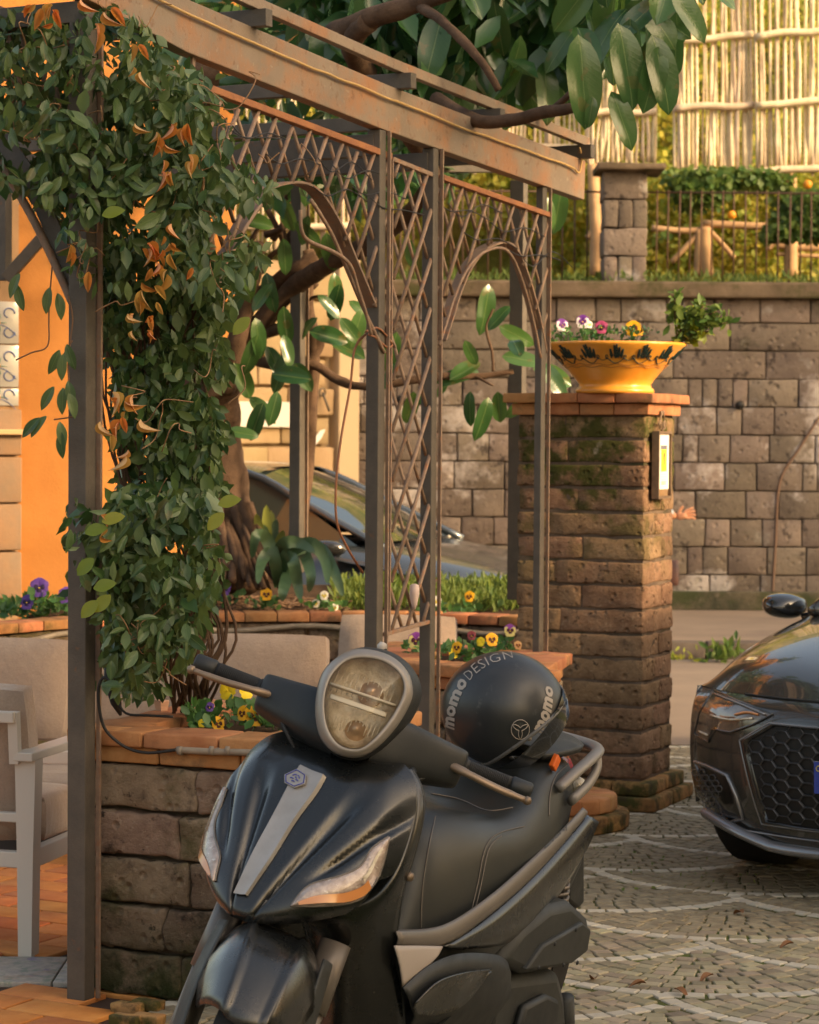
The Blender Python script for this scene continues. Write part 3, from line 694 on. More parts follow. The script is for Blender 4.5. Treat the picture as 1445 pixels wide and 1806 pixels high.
g = MB(); g.grid([[(x, 25.2 + jit(.1), z) for x in np.linspace(-4, 10, 16)] for z in (2.4, 3.4, 4.6, 6, 8)]); struct(g.obj('garden_slope', mat('garden_backdrop', (.30, .25, .08), (.10, .14, .03), 2.5, 1, .05, 8, layers=[((.55, .40, .18), 1.1, .5, .65, .6)])))
for i, (px, py, Y) in enumerate(((1291, 379, YWALL + .42), (1425, 325, YWALL + .42), (1290, 275, YB + .3), (1210, 232, YB + .3), (1268, 262, YB + .3))):
    c = atY(px, py, Y); b = MB(); b.lathe(c, [(0, .04), (.022, .036), (.036, .018), (.041, 0), (.036, -.018), (.022, -.036), (0, -.04)], 12)
    tag(b.obj('orange', M['orangefruit']), ['ripe orange hanging among the climber in front of the timber fence', 'orange fruit high at the right edge beside the post', 'orange seen through the lower canes of the left reed screen', 'orange peeping between canes near the pier', 'small orange low between the sunlit canes'][i], 'orange', 'oranges in the garden')

# ------------------------------------------------------------------ lit house wall at the left of the street
hz_ = thing('sunlit_block_wall', 'warm sunlit wall of pale yellow tuff blocks seen through the pergola', 'wall', (-1.4, 24, 0))
M['tuff_lit'] = mat('yellow_tuff', (.34, .235, .13), (.41, .29, .17), 3, .95, .005, 30, spec=.1, rnd=.14, hue=.01, pits=.3, layers=[((.30, .19, .10), 5, .58, .7, .6), ((.8, .72, .6), 3, .68, .72, .8)])
nH = Vector((.62, -.785, 0)).normalized(); uH = Vector((-nH.y, nH.x, 0)); pH = atY(624, 800, 20.9)
pH.z = 0
b = MB(); b.box(pH - uH * 3.0 - nH * .3 + Z * 1.53, (6.0, .5, 3.06), (uH, nH, Z)); b.obj('wall_core', flat('lit_mortar', (.34, .24, .14), .95), hz_, smooth=False)
hb = []
for r_ in range(11):
    x = -.02 - .1 * (r_ % 2) * R_.random() - .22
    z0 = .3 + r_ * .245 * 1.0
    hh = .226
    while x > -3.0:
        w = R_.uniform(.42, .70); b = MB(); b.rough(pH + uH * (x - w / 2) - nH * .02 + Z * (z0 + hh / 2), (w - .012, .12, hh - .010), (uH, nH, Z), .012, .01, (2, 1, 1), x); b.obj('stone_block', M['tuff_lit'], hz_); x -= w
b = MB(); b.box(pH - uH * .11 + Z * 1.56, (.22, .16, 3.12), (uH, nH, Z)); b.obj('plaster_edge', flat('pale_plaster', (.50, .37, .23), .9), hz_, smooth=False, bevel=.01)
def onH(px, py, off=.08): return atPlane(px, py, pH + nH * off, nH)
b = MB(); b.box(onH(466, 731), (.62, .04, .21), (uH, nH, Z)); tag(b.obj('wall_plaque', flat('blank_white_board', (.66, .60, .52), .7), smooth=False, bevel=.006), 'blank white rectangular plaque fixed on the sunlit block wall', 'plaque')
b = MB(); c = onH(569, 692); b.lathe(c, [(.03, -.01), (.04, 0), (.03, .01), (.03, -.01)], 12, ax=(uH, Z, nH)); b.tube([c, c + Vector((.06, 0, -.16))], .01, 5); tag(b.obj('wall_hook', M['iron']), 'small round iron hook on the sunlit block wall', 'hook')
b = MB(); c = onH(556, 776); b.poly([c + uH * x + Z * y for x, y in ((-.07, -.06), (0, -.04), (.06, .02), (.10, .09), (.05, .08), (.0, .03), (-.05, -.01))], nH * .01); b.obj('paint_splash', M['white'], hz_, smooth=False)
# ------------------------------------------------------------------ patio floor of terracotta tiles
pf = MB(); p0 = atZ(-60, 1700); 
pf.add([(-8, 4.0, -.012), (-.70, 4.0, -.012), (-.20, 8.2, -.012), (.9, 9.6, -.012), (.9, 14, -.012), (-8, 14, -.012)], [(0, 1, 2, 3, 4, 5)])
patio = struct(pf.obj('patio', flat('tile_grout', (.045, .022, .012), .9), smooth=False))
# long tiles laid on the diagonal
ta = Vector((math.cos(math.radians(152)), math.sin(math.radians(152)), 0)); tb = Vector((-ta.y, ta.x, 0))
org = atZ(100, 1600, 0); tw, tl = .15, .30
seam = atZ(60, 1742, 0).y
tiles = []
band0, band1 = atZ(60, 1735, 0).y, atZ(60, 1690, 0).y
for i in range(-30, 40):
    for j in range(-30, 30):
        c = org + tb * (i * tw) + ta * (j * tl + (i % 2) * tl / 2)
        if band0 - .02 < c.y < band1 + .02: continue
        tiles.append(c)
def inpatio(c): return c.x > -3.2 and c.y > 4.4 and c.y < 11 and c.x < -.78 + max(0, (c.y - 6.9)) * .52
tiles = [c for c in tiles if inpatio(c)]
tiles.sort(key=lambda c: (not (abs(c.x + 1.4) < .75 and c.y < 8.5), c.y))
for k, c in enumerate(tiles[:280]):
    b = MB(); b.rough(c + Z * (-.006 + jit(.001)), (tl - .011, tw - .011, .016), (ta, tb, Z), .003, 0, (1, 1, 1)); b.obj('floor_tile', M['terra'], patio)
x = -3.0
M['worn'] = mat('worn_painted_majolica', (.42, .36, .30), (.30, .27, .25), 30, .7, .002, 60, layers=[((.16, .22, .17), 26, .5, .62, .7), ((.16, .12, .26), 18, .58, .66, .6), ((.28, .16, .10), 8, .55, .7, .6)])
while x < -.95:
    b = MB(); b.rough(Vector((x + .14, (band0 + band1) / 2, -.004)), (.275, band1 - band0, .018), (X1, Y1, Z), .003, 0); b.obj('worn_tile', M['worn'], patio); x += .28

# ------------------------------------------------------------------ planters
CTOP = .765
def planter(name, label, poly_, wall_m, base_h=.0, courses=5, brick_len=.25):
    """raised bed: poly_ = plan corners (counter clockwise seen from above), coping bricks on the rim, blocks below"""
    c = sum(poly_, Vector()) / len(poly_)
    t = thing(name, label, 'planter', (c.x, c.y, 0)); n = len(poly_)
    core = MB(); core.poly([Vector((p.x, p.y, 0)) + (c - p).normalized() * .05 for p in poly_], Z * (CTOP - .10)); core.obj('planter_core', M['mortar'], t, smooth=False)
    so = MB(); so.poly([Vector((p.x, p.y, CTOP - .06)) + (c - p).normalized() * .10 for p in poly_], Z * .03); so.obj('soil', M['soil'], t, smooth=False)
    for e in range(n):
        a, d_ = poly_[e], poly_[(e + 1) % n]; u = (d_ - a).normalized(); L = (d_ - a).length; nn = Vector((u.y, -u.x, 0))
        for tier, (zz, hz, ov, dep) in enumerate(((CTOP - .022, .044, .035, .17), (CTOP - .069, .046, .010, .12))):
            q = -ov; k = 0
            while q < L + ov - .03:
                w = min(brick_len * R_.uniform(.9, 1.1), L + ov - q)
                b = MB(); b.rough(a + u * (q + w / 2) + nn * (ov - dep / 2) + Z * zz, (w - .006, dep, hz), (u, nn, Z), .006, .003, (3, 2, 1), q + e); b.obj('coping_brick', M['brick'], t); q += w
        z = 0; ch = (CTOP - .095) / courses
        for r_ in range(courses):
            q = 0
            while q < L - .02:
                w = min(R_.uniform(.26, .42), L - q)
                if L - q - w < .12: w = L - q
                b = MB(); b.rough(a + u * (q + w / 2) - nn * .05 + Z * (z + ch / 2), (w - .008 + (.01 if q + w >= L - .01 else 0), .12, ch - .012), (u, nn, Z), .009, .011, (8, 2, 5), q + r_ + e); b.obj('stone_block', wall_m, t); q += w
            z += ch
    return t
f1 = atZ(116, 1284, CTOP); f2 = atZ(545, 1304, CTOP); w1 = (f2 - f1); uu = Rr
p1 = [Vector((f1.x, f1.y, 0)) - D * 0, Vector((f1.x, f1.y, 0)) + uu * w1.length]; DP = .80
p1 = [p1[0] + uu * .035 + D * .035, p1[1] - uu * .035 + D * .035]
q1 = [p1[0], p1[1], p1[1] + D * DP, p1[0] + D * DP]
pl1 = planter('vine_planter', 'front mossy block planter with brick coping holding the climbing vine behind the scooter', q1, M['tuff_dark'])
fa = atZ(690, 1164, CTOP); fb_ = atZ(938, 1186, CTOP); fc = atZ(990, 1153, CTOP); fd = atZ(700, 1142, CTOP) + Vector((0, .25, 0))
q2 = [Vector((p.x, p.y, 0)) for p in (fa, fb_, fc, Vector((fc.x - .25, fc.y + .25, 0)), fd)]
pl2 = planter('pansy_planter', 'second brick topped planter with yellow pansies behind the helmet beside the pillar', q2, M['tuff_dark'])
# round brick step at the foot of the pansy planter
st = thing('brick_step', 'low rounded two tier brick step with mossy edge at the foot of the pillar', 'step', atZ(1020, 1470, 0))
sc_ = atZ(1000, 1478, 0) + Vector((-.02, .32, 0))
for tier, (r, z0, hz) in enumerate(((.30, 0, .07), (.25, .072, .065))):
    for k in range(9):
        a0 = math.radians(-110 + k * 20); am = a0 + math.radians(10)
        rd = Vector((math.cos(am), math.sin(am), 0)); tg = Vector((-rd.y, rd.x, 0))
        b = MB(); b.rough(sc_ + rd * (r / 2 + .02) + Z * (z0 + hz / 2), (r - .05, r * .345 * 1.0, hz), (rd, tg, Z), .01, .004, (3, 2, 1), k + tier); b.obj('step_brick', M['brick_mossy'] if tier == 0 else M['brick'], st)
b = MB(); b.lathe(sc_, [(0, .13), (.20, .13), (.20, 0)], 20); b.obj('step_core', M['brick'], st)
# bricks on the floor at the foot of the front planter
for k, (px, py) in enumerate(((225, 1778), (262, 1772), (222, 1800), (262, 1798))):
    c = atZ(px, py, .012); b = MB(); b.rough(c, (.075, .036, .026) if False else (.085, .05, .03), (uu, D, Z), .006, .003, (2, 1, 1), k); b.obj('border_brick', M['brick_mossy'], patio)

# rear raised bed
rp = [(-60, 1106), (60, 1096), (200, 1087), (370, 1081), (590, 1080), (760, 1082), (925, 1088)]
rim = [atZ(px, py, CTOP) for px, py in rp]; rim = cat(rim, 6)
bed = thing('rear_bed', 'long raised tree bed with curved orange brick coping at the back of the terrace', 'planter', (-.9, 11.6, 0))
def along(ptsl):
    acc = [0]
    for a, c in zip(ptsl, ptsl[1:]): acc.append(acc[-1] + (c - a).length)
    def f(s):
        for i in range(len(acc) - 1):
            if s <= acc[i + 1] or i == len(acc) - 2:
                k = (s - acc[i]) / (acc[i + 1] - acc[i]); p = ptsl[i].lerp(ptsl[i + 1], k); return p, (ptsl[i + 1] - ptsl[i]).normalized()
    return f, acc[-1]
fr_, LR = along(rim); s = 0
while s < LR - .05:
    w = .155; p, t_ = fr_(s + w / 2); nn = Vector((t_.y, -t_.x, 0)).normalized()
    b = MB(); b.rough(Vector((p.x, p.y, CTOP - .022)) - nn * .06, (w - .005, .16, .045), (t_, -nn, Z), .005, .003, (2, 2, 1), s); b.obj('coping_brick', M['brick'], bed); s += w
s = 0; 
for r_ in range(4):
    s = -.1 * (r_ % 2); h = (CTOP - .05) / 4
    while s < LR - .05:
        w = R_.uniform(.3, .45); w = min(w, LR - s); p, t_ = fr_(max(.01, s + w / 2)); nn = Vector((t_.y, -t_.x, 0)).normalized()
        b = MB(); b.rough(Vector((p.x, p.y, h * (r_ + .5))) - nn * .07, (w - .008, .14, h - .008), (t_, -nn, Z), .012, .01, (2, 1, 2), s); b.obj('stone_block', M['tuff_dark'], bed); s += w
rows = []
for k in range(9):
    t = k / 8; rows.append([Vector((p.x + .3 * t, p.y + .02 + 2.4 * t, CTOP - .05 + .05 * min(1, t * 1.6) + .03 * noise.noise(p * 3 + Vector((0, t * 6, 0))))) for p in rim])
b = MB(); b.grid(rows); b.obj('soil', M['soil'], bed)
back = rows[-1]; b = MB(); b.grid([back, [Vector((p.x, p.y + .02, 0)) for p in back]]); b.obj('back_face', M['mortar'], bed)
hose = [Vector((p.x, p.y - .015, CTOP - .075 + .012 * math.sin(i * .9))) for i, p in enumerate(rim)]
b = MB(); b.tube(hose, .014, 7); tag(b.obj('irrigation_hose', M['pipe']), 'pale irrigation hose running under the coping of the rear bed', 'hose')
# conduit and cable on the front planter
nf = -D
def onF(px, py, off=.02): return atPlane(px, py, q1[0] + nf * off, nf)
b = MB(); b.tube(cat([onF(px, py, .03) for px, py in ((313, 1322), (370, 1325), (420, 1326), (470, 1328), (530, 1330))], 4), .011, 8)
for px in (316, 372, 400): b.tube([onF(px, 1323, .03), onF(px + 7, 1324, .03)], .0145, 8)
tag(b.obj('conduit', M['pipe']), 'grey cable conduit clipped under the coping of the vine planter', 'conduit')
b = MB(); b.tube(cat([onF(px, py, o_) for px, py, o_ in ((200, 1205, .12), (183, 1195, .12), (174, 1215, .12), (176, 1255, .11), (188, 1290, .09), (222, 1318, .06), (262, 1328, .05), (313, 1322, .035))], 5), .0045, 6)
b.tube(cat([onF(px, py, -.03) for px, py in ((190, 1190), (205, 1230), (222, 1258), (260, 1262), (305, 1264))], 4), .004, 6)
tag(b.obj('cable', M['black']), 'black electric cable looping from the vine over the planter coping', 'cable')

# plants of the rear bed
def bedp(px, py, Y): return atY(px, py, Y)
gp = atZ(400, 1065, .80)
def bedpansy(px, py, k, lab, seed, r=.034, Y=11.75, extra=()):
    h = bedp(px, py, Y); base = Vector((h.x, Y + .02, max(.74, h.z - .07)))
    pansy(base, [((0, -.03, h.z - base.z), k, r, jit(.4))] + list(extra), lab, leaves=26, seed=seed, spread=.08, hgt=.05, group='pansies in the rear bed', lsize=.045)
bedpansy(396, 1039, 'violet', 'deep violet pansy at the right edge of the vine, rear bed', 21)
bedpansy(470, 1048, 'gold', 'small golden pansy left of the strap leaved lily in the rear bed', 22, .03)
bedpansy(572, 1050, 'white', 'small white flowers under the tip of the strap leaved lily', 23, .022, extra=(((.05, -.02, .01), 'white', .02, .2), ((-.04, -.02, .03), 'white', .02, -.2)))
bedpansy(828, 1052, 'gold', 'single golden pansy between lattice panel and dark rear post', 24, .026)
bedpansy(770, 1060, 'white', 'pale pansy just right of the lattice panel foot', 25, .024)
bedpansy(70, 1036, 'violet', 'purple pansy clump at the left in front of the orange wall', 26, .045, 11.35, (((-.06, -.01, .0), 'violet', .035, -.3),))
bedpansy(118, 1050, 'violet', 'violet pansy half hidden by the tall dark post', 27, .04, 11.4)
for i, px in enumerate((10, 48, 88)):
    P = np.array([tuple(bedp(px + R_.gauss(0, 14), 1075 + R_.gauss(0, 7), 11.4 + R_.random() * .2)) for _ in range(60)])
    tag(leaf_cloud(P, np.random.default_rng(i).uniform(.03, .07, 60), 'pansy_foliage', M['pleaf'], None, width=.6, droop=-.6, seed=i), ['low green pansy foliage at the left frame edge', 'second low clump of pansy foliage before the orange wall', 'third low clump of pansy foliage beside the dark post'][i], 'plant', 'leaf clumps in the rear bed', 'thing')
# strap leaved lily
lily = thing('strap_leaf_lily', 'large lily with long drooping grey green strap leaves in the rear bed', 'plant', bedp(500, 1040, 11.9))
M['strap'] = mat('strap_leaf', (.05, .11, .05), (.10, .17, .09), 5, .4, .001, 40, spec=.5)
def strap(pts, w, parent, mm, nm='leaf'):
    pts = cat(pts, 5); rows = []
    for i, p in enumerate(pts):
        t = (pts[min(i + 1, len(pts) - 1)] - pts[max(0, i - 1)]).normalized(); s_ = t.cross(Y1).normalized(); k = i / (len(pts) - 1); ww = w * (math.sin(math.pi * min(1, .12 + k * .88)) ** .5 if k < 1 else .02)
        rows.append([p - s_ * ww, p + Y1 * ww * .35, p + s_ * ww])
    b = MB(); b.grid(rows); b.obj(nm, mm, parent)
LB = bedp(492, 1035, 11.9)
for k, q in enumerate((((500, 985), (545, 958), (572, 985), (578, 1030)), ((500, 990), (530, 970), (548, 1010), (545, 1045)), ((495, 995), (515, 985), (525, 1030), (530, 1058)), ((505, 980), (560, 965), (590, 1010), (605, 1052)),
        ((490, 1000), (478, 975), (462, 990), (455, 1030)), ((488, 1000), (500, 960), (530, 958), (556, 975)), ((500, 1000), (508, 1010), (500, 1040), (498, 1060)), ((485, 990), (470, 950), (452, 945), (445, 985)))):
    strap([LB + Vector((0, jit(.05), 0))] + [bedp(px, py, 11.85 - .25 * j / 3 + jit(.1)) for j, (px, py) in enumerate(q)], .032, lily, M['strap'])
iris = thing('sword_leaf_plant', 'upright yellow green sword leaved plant left of the drooping lily', 'plant', bedp(470, 1010, 12.1))
for k, (px, py) in enumerate(((452, 905), (466, 925), (478, 900), (488, 915), (500, 935), (440, 940), (470, 890))):
    e = bedp(px, py, 12.1 + jit(.1)); s0 = bedp(475 + jit(10), 1005, 12.1); strap([s0, s0.lerp(e, .5), e], .028, iris, M['strap'] if k % 2 else flat('yellow_sword_leaf', (.20, .22, .05), .45))
# grass mound
n = 3500; gx = np.random.default_rng(8)
P = []
for _ in range(n):
    px = gx.uniform(590, 940); Y = gx.uniform(12.2, 13.6); k = (Y - 11.5) / 2.4
    p = atZ(px, 1000, .9); P.append(((px - 722.5) * Y / FPX, Y, .69 + .06 * min(1, k * 1.2) + gx.uniform(0, .05)))
tag(leaf_cloud(np.array(P), gx.uniform(.03, .09, n), 'grass', M['grass'], None, width=.28, droop=-1.2, seed=12), 'long soft grass on the mound behind the rear bed', 'grass', kind='stuff')
# fallen twigs and mulch
b = MB()
for k in range(420):
    px = R_.uniform(360, 470) if k % 3 else R_.uniform(380, 620); Y = R_.uniform(11.65, 12.6); z = .73 + .05 * (Y - 11.5) / 2.4 + .012
    c = Vector(((px - 722) * Y / FPX, Y, z)); a = R_.random() * 6.3; dl = R_.uniform(.02, .09); d_ = Vector((math.cos(a), math.sin(a), jit(.4))) * dl; b.tube([c - d_, c + d_ * .2 + Z * .01, c + d_], R_.uniform(.0015, .004), 4)
tag(b.obj('mulch', mat('twig_mulch', (.20, .11, .06), (.10, .06, .04), 30, .9)), 'brown twigs and mulch scattered over the rear bed', 'mulch', kind='stuff')

# ------------------------------------------------------------------ orange house at the left
YO = 13.6
oh = thing('orange_house', 'orange plastered house wall with majolica tile pilaster at the left', 'house', (-2.6, YO, 0))
nO = Vector((.42, -.907, 0)).normalized(); uO = Vector((-nO.y, nO.x, 0)); pO = atY(130, 1040, YO); pO.z = 0
a_ = atPlane(30, 700, pO, nO); kk = (a_ - pO).dot(uO)
b = MB(); b.box(pO - uO * .30 - nO * .2 + Z * 3.5, (2.5, .4, 7), (uO, nO, Z)); b.obj('wall', M['orange'], oh, smooth=False)
xl = -.5 + 1.1 - 1.6
e0 = (atPlane(30, 700, pO, nO) - pO).dot(uO)
def onO(px, py, off=0.0): return atPlane(px, py, pO + nO * off, nO)
pil_c = pO + uO * (e0 - .35) + nO * .03
b = MB(); b.box(pil_c + Z * 1.6 - nO * .05, (.70, .10, 3.2), (uO, nO, Z)); b.obj('pilaster', mat('pilaster_render', (.28, .16, .08), (.34, .20, .10), 3, .9, .003, 30), oh, smooth=False)
zt_ = onO(15, 532).z; 
M['maj'] = mat('majolica_cream', (.38, .35, .30), (.33, .31, .28), 8, .35, coat=.3)
bl = flat('blue_glaze', (.06, .12, .34), .35); yl = flat('amber_glaze', (.55, .28, .06), .35); gr = flat('teal_glaze', (.08, .22, .18), .35)
zz = zt_; ts = .235
for r_ in range(3):
    hgt = ts if r_ < 2 else ts * .42 / .5 * .5
    for c_ in range(3):
        cx = e0 - ts * (c_ + .5) ; b = MB(); c = pO + uO * cx + nO * .035 + Z * (zz - hgt / 2)
        b.rough(c, (ts - .004, .014, hgt - .004), (uO, nO, Z), .003, 0, (1, 1, 1)); tl_ = b.obj('majolica_tile', M['maj'], oh)
        b = MB(); f = c + nO * .0085
        for sx_ in (-1, 1):
            for sz_ in ((-1, 1) if r_ < 2 else (1,)):
                o_ = f + uO * sx_ * .058 + Z * sz_ * .05 * (1 if r_ < 2 else .2)
                b.tube([o_ + uO * math.cos(a) * .036 * (1 - a * .09) * sx_ + Z * math.sin(a) * .036 * (1 - a * .09) * sz_ for a in [i * .45 for i in range(11)]], .0060, 4, flat=.5)
        b.tube([f + uO * math.sin(a) * .10 + Z * (-.04 + .03 * math.cos(2 * a)) for a in [i * .35 - 1.6 for i in range(10)]], .004, 4, flat=.5)
        b.obj('scroll_pattern', bl, tl_)
        b = MB()
        for q in range(5 if r_ < 2 else 3):
            a = 2 * math.pi * q / 5; b.tube([f + Z * .0, f + (uO * math.cos(a) + Z * math.sin(a)) * .028, f + (uO * math.cos(a) + Z * math.sin(a)) * .05], [.003, .009, .002], 4, flat=.3)
        b.obj('leaf_pattern', gr, tl_)
        b = MB(); b.lathe(f, [(.014, .0), (.010, .003), (0, .004)], 8, ax=(uO, Z, nO)); b.obj('dot_pattern', yl, tl_)
    zz -= hgt + .003
b = MB(); zs = onO(15, 762).z; b.box(pil_c + Z * (zs) + nO * .05, (.76, .14, .03), (uO, nO, Z)); b.obj('ledge', flat('ledge_plaster', (.55, .34, .17), .9), oh, smooth=False, bevel=.006)
z = .7
while z < zs - .1:
    b = MB(); b.rough(pil_c + nO * .035 + Z * (z + .13), (.70, .08, .25), (uO, nO, Z), .01, .006, (2, 1, 1), z); b.obj('stone_facing', mat('facing_stone%d' % int(z * 10), (.27, .15, .08), (.21, .14, .09), 5, .9, .003, 25, layers=[((.22, .2, .12), 2, .6, .68, .6)]), oh); z += .26

# ------------------------------------------------------------------ pergola
G0 = atZ(147, 1760, 0); G4 = atZ(951, 1149, CTOP); G4 = Vector((G4.x, G4.y, 0))
PD = (G4 - G0).normalized(); PNn = Vector((PD.y, -PD.x, 0))   # normal towards the street
def onP(px, py, off=0.0): return atPlane(px, py, G0 + PNn * off, PNn)
perg = thing('pergola', 'dark iron pergola with rusty top beam and diamond lattice panels around the terrace', 'pergola', G0)
PX = (PD, PNn, Z)
def beamz(P): return P.z
def post(px, pyt, pyb, Y=None, w=.055, d=.05, nm='post', zb=None, strip=True):
    if Y is None:
        top = onP(px, pyt); bot = onP(px, pyb)
    else: top, bot = atY(px, pyt, Y), atY(px, pyb, Y)
    c = (top + bot) / 2; c.x = bot.x if Y is None else c.x; c = Vector((top.x, top.y, 0)); z1, z0 = top.z, (bot.z if zb is None else zb)
    b = MB(); b.box(c + Z * (z0 + z1) / 2, (d, w, z1 - z0), PX); b.obj(nm, M['iron'], perg, smooth=False, bevel=.003)
    if strip:
        b = MB(); b.box(c + PNn * (w / 2 + .008) + Z * (z0 + z1) / 2 + PD * .03, (.008, .012, z1 - z0), PX); b.obj('pale_edge_strip', M['rod'], perg, smooth=False)  # paler bar stands in for the sunlit right face of the post
post(147, 20, 1760, w=.062, d=.05, zb=0)
post(665, 230, 1140, w=.05, d=.045, zb=0); post(760, 262, 1140, w=.045, d=.04, zb=0); post(956, 330, 1147, w=.03, d=.04, zb=.70)
b = MB(); b.box((onP(336, 92) + onP(340, 520)) / 2, (.014, .014, onP(336, 92).z - onP(336, 520).z), PX); b.obj('thin_post', M['rod'], perg, smooth=False)
b = MB(); b.box((onP(172, 75) + onP(172, 1200)) / 2 - PNn * .0, (.010, .030, onP(172, 75).z - onP(172, 1200).z), PX); b.obj('thin_post', M['rod'], perg, smooth=False)
# rear posts
post(527, 300, 1010, 11.9, w=.06, d=.05); post(916, 318, 1058, 12.2, w=.075, d=.05, strip=False); post(8, 260, 495, 11.0, w=.05, d=.05, strip=False)
# top beam in three bends
tb_ = [onP(-120, -150, .03), onP(334, 92, .03), onP(687, 231, .03), onP(1033, 352, .03)]
for i in range(3):
    a, c = tb_[i], tb_[i + 1]; u = (c - a).normalized(); up_ = PNn.cross(u).normalized(); up_ = up_ if up_.z > 0 else -up_
    hb_ = .158; b = MB(); b.box((a + c) / 2 + up_ * hb_ / 2 - PNn * .03, ((c - a).length + .002, .05, hb_), (u, PNn, up_)); b.obj('top_beam', M['beam'], perg, smooth=False, bevel=.003)
def beam_at(px):
    lo, hi = 0, 1
    best = min(((abs(proj_px(tb_[i].lerp(tb_[i + 1], k / 40)) - px), tb_[i].lerp(tb_[i + 1], k / 40)) for i in range(3) for k in range(41)), key=lambda q: q[0])
    return best[1]
def proj_px(p):
    d = p - CAM; z = d.dot(_fw); return 722.5 + FPX * d.dot(RT) / z
inw = -PNn
for px in (205, 455, 703, 868, 1024):
    p = beam_at(px) + Z * .158
    b = MB(); b.box(p + Z * .027 + inw * 1.4, (.04, 2.9, .054), PX); b.obj('joist', M['iron'], perg, smooth=False, bevel=.002)
for i in range(3):
    a, c = tb_[i] + Z * .212, tb_[i + 1] + Z * .212; u = (c - a).normalized(); up_ = PNn.cross(u); up_ = up_ if up_.z > 0 else -up_
    b = MB(); b.box((a + c) / 2 + up_ * .019 + PNn * .0, ((c - a).length, .03, .036), (u, PNn, up_)); b.obj('upper_rail', M['beam'], perg, smooth=False, bevel=.002)
# inner cross beams
def bar(p, q, w, h, nm, m=None):
    u = (q - p).normalized(); s = u.cross(Z).normalized(); v = s.cross(u); b = MB(); b.box((p + q) / 2, ((q - p).length, w, h), (u, s, v)); b.obj(nm, m or M['iron'], perg, smooth=False, bevel=.002)
bar(onP(665, 236) - Z * .04, onP(665, 236) - Z * .04 + inw * 3, .05, .075, 'cross_beam'); bar(onP(760, 275) - Z * .02, onP(760, 275) - Z * .02 + inw * 3, .05, .06, 'cross_beam')
bar(atY(500, 290, 11.9), atY(930, 292, 12.2), .05, .07, 'rear_beam'); bar(atY(100, 288, 11.6), atY(540, 300, 11.9), .05, .07, 'rear_beam')
# front side of the pergola, facing the camera, running to the left
bar(onP(147, 22), onP(147, 22) + inw * 3, .05, .06, 'front_beam'); 
def onFr(px, py, off=0.0): n = PD; return atPlane(px, py, G0 - n * off, n)
bar(onFr(-20, 12), onFr(140, 78), .03, .03, 'lattice_rail', M['rust'])
b = MB(); b.tube(cat([onFr(px, py) for px, py in ((-20, 262), (20, 320), (55, 380), (85, 440), (108, 490), (128, 535))], 4), .012, 6); b.obj('arch_tube', M['rod'], perg)
pts = cat([onFr(px, py, -.02) for px, py in ((-20, 218), (25, 275), (62, 335), (92, 405), (118, 470), (134, 530))], 4)
b = MB(); b.grid([[p + Vector((-.02, 0, -.015)), p + Vector((.02, 0, .015)), p + Vector((.02, .04, .015)), p + Vector((-.02, .04, -.015))] for p in pts], closed=True); b.obj('arch_band', M['iron'], perg, smooth=False)
bar(atY(10, 492, 10.9), atY(92, 400, 10.9), .05, .05, 'brace')
for k in range(7):
    x0 = -10 + k * 24; a, c = onFr(x0, 45 + x0 * .35), onFr(x0 + 34, 190 + x0 * .9)
    b = MB(); b.tube([a, c], .006, 5); b.obj('lattice_rod', M['rod'], perg)
    a, c = onFr(x0 + 30, 55 + x0 * .35), onFr(x0 - 6, 190 + x0 * .9); b = MB(); b.tube([a, c], .005, 5); b.obj('lattice_rod', M['rod'], perg)
# lattice sections
def tz(px, py): p = onP(px, py); return ((p - G0).dot(PD), p.z)
def lattice(top, bottom, cw=.112, ch=.176, phase=(0.0, 0.0)):
    """top, bottom: pixel polylines; rods clipped between them"""
    T = [tz(*p) for p in top]; B = [tz(*p) for p in bottom]
    t0, t1 = T[0][0], T[-1][0]
    def f(P, t):
        if t <= P[0][0]: return P[0][1]
        for (a, za), (c, zc_) in zip(P, P[1:]):
            if t <= c: return za + (zc_ - za) * (t - a) / max(1e-6, c - a)
        return P[-1][1]
    zmin, zmax = min(z for _, z in B), max(z for _, z in T)
    for sgn, off, r in ((1, .012, .0076), (-1, -.002, .0070)):
        k = -60
        while k < 60:
            zz = [(t0 + (t1 - t0) * i / 60) for i in range(61)]
            run = []; segs = []
            for t in zz:
                z = zmin + phase[0] + k * ch + sgn * (t - t0 + phase[1]) * ch / cw
                if f(B, t) - .004 <= z <= f(T, t) + .002: run.append((t, z))
                else:
                    if len(run) > 1: segs.append(run)
                    run = []
            if len(run) > 1: segs.append(run)
            for sg in segs:
                (ta_, za), (tc, zc_) = sg[0], sg[-1]
                if abs(tc - ta_) < .02: continue
                p, q = G0 + PD * ta_ + Z * za + PNn * off, G0 + PD * tc + Z * zc_ + PNn * off
                b = MB(); b.tube([p, q], r, 6); b.obj('lattice_rod', M['rod'], perg)
            k += 1
    # rivets at the crossings
    rv = MB(); k = 0
    for i in range(int((t1 - t0) / (cw / 2)) + 2):
        for j in range(int((zmax - zmin) / (ch / 2)) + 2):
            pass
    return f, T, B
lattice([(690, 283), (768, 313)], [(690, 1114), (756, 1096)])
arch1 = [(372, 515), (385, 470), (418, 402), (450, 352), (472, 330), (520, 322), (556, 342), (592, 400), (622, 470), (652, 540), (686, 612)]
lattice([(345, 150), (686, 278)], [(345, 560)] + arch1)
arch2 = [(775, 600), (788, 560), (802, 515), (822, 470), (850, 438), (884, 428), (906, 448), (926, 500), (942, 560), (954, 622)]
lattice([(778, 314), (964, 380)], arch2)
def prail(pts, r, nm, m, off=.01):
    b = MB(); pp = [onP(px, py, off) for px, py in pts]
    b.tube(cat(pp, 4) if len(pp) > 2 else pp, r, 6); b.obj(nm, m, perg)
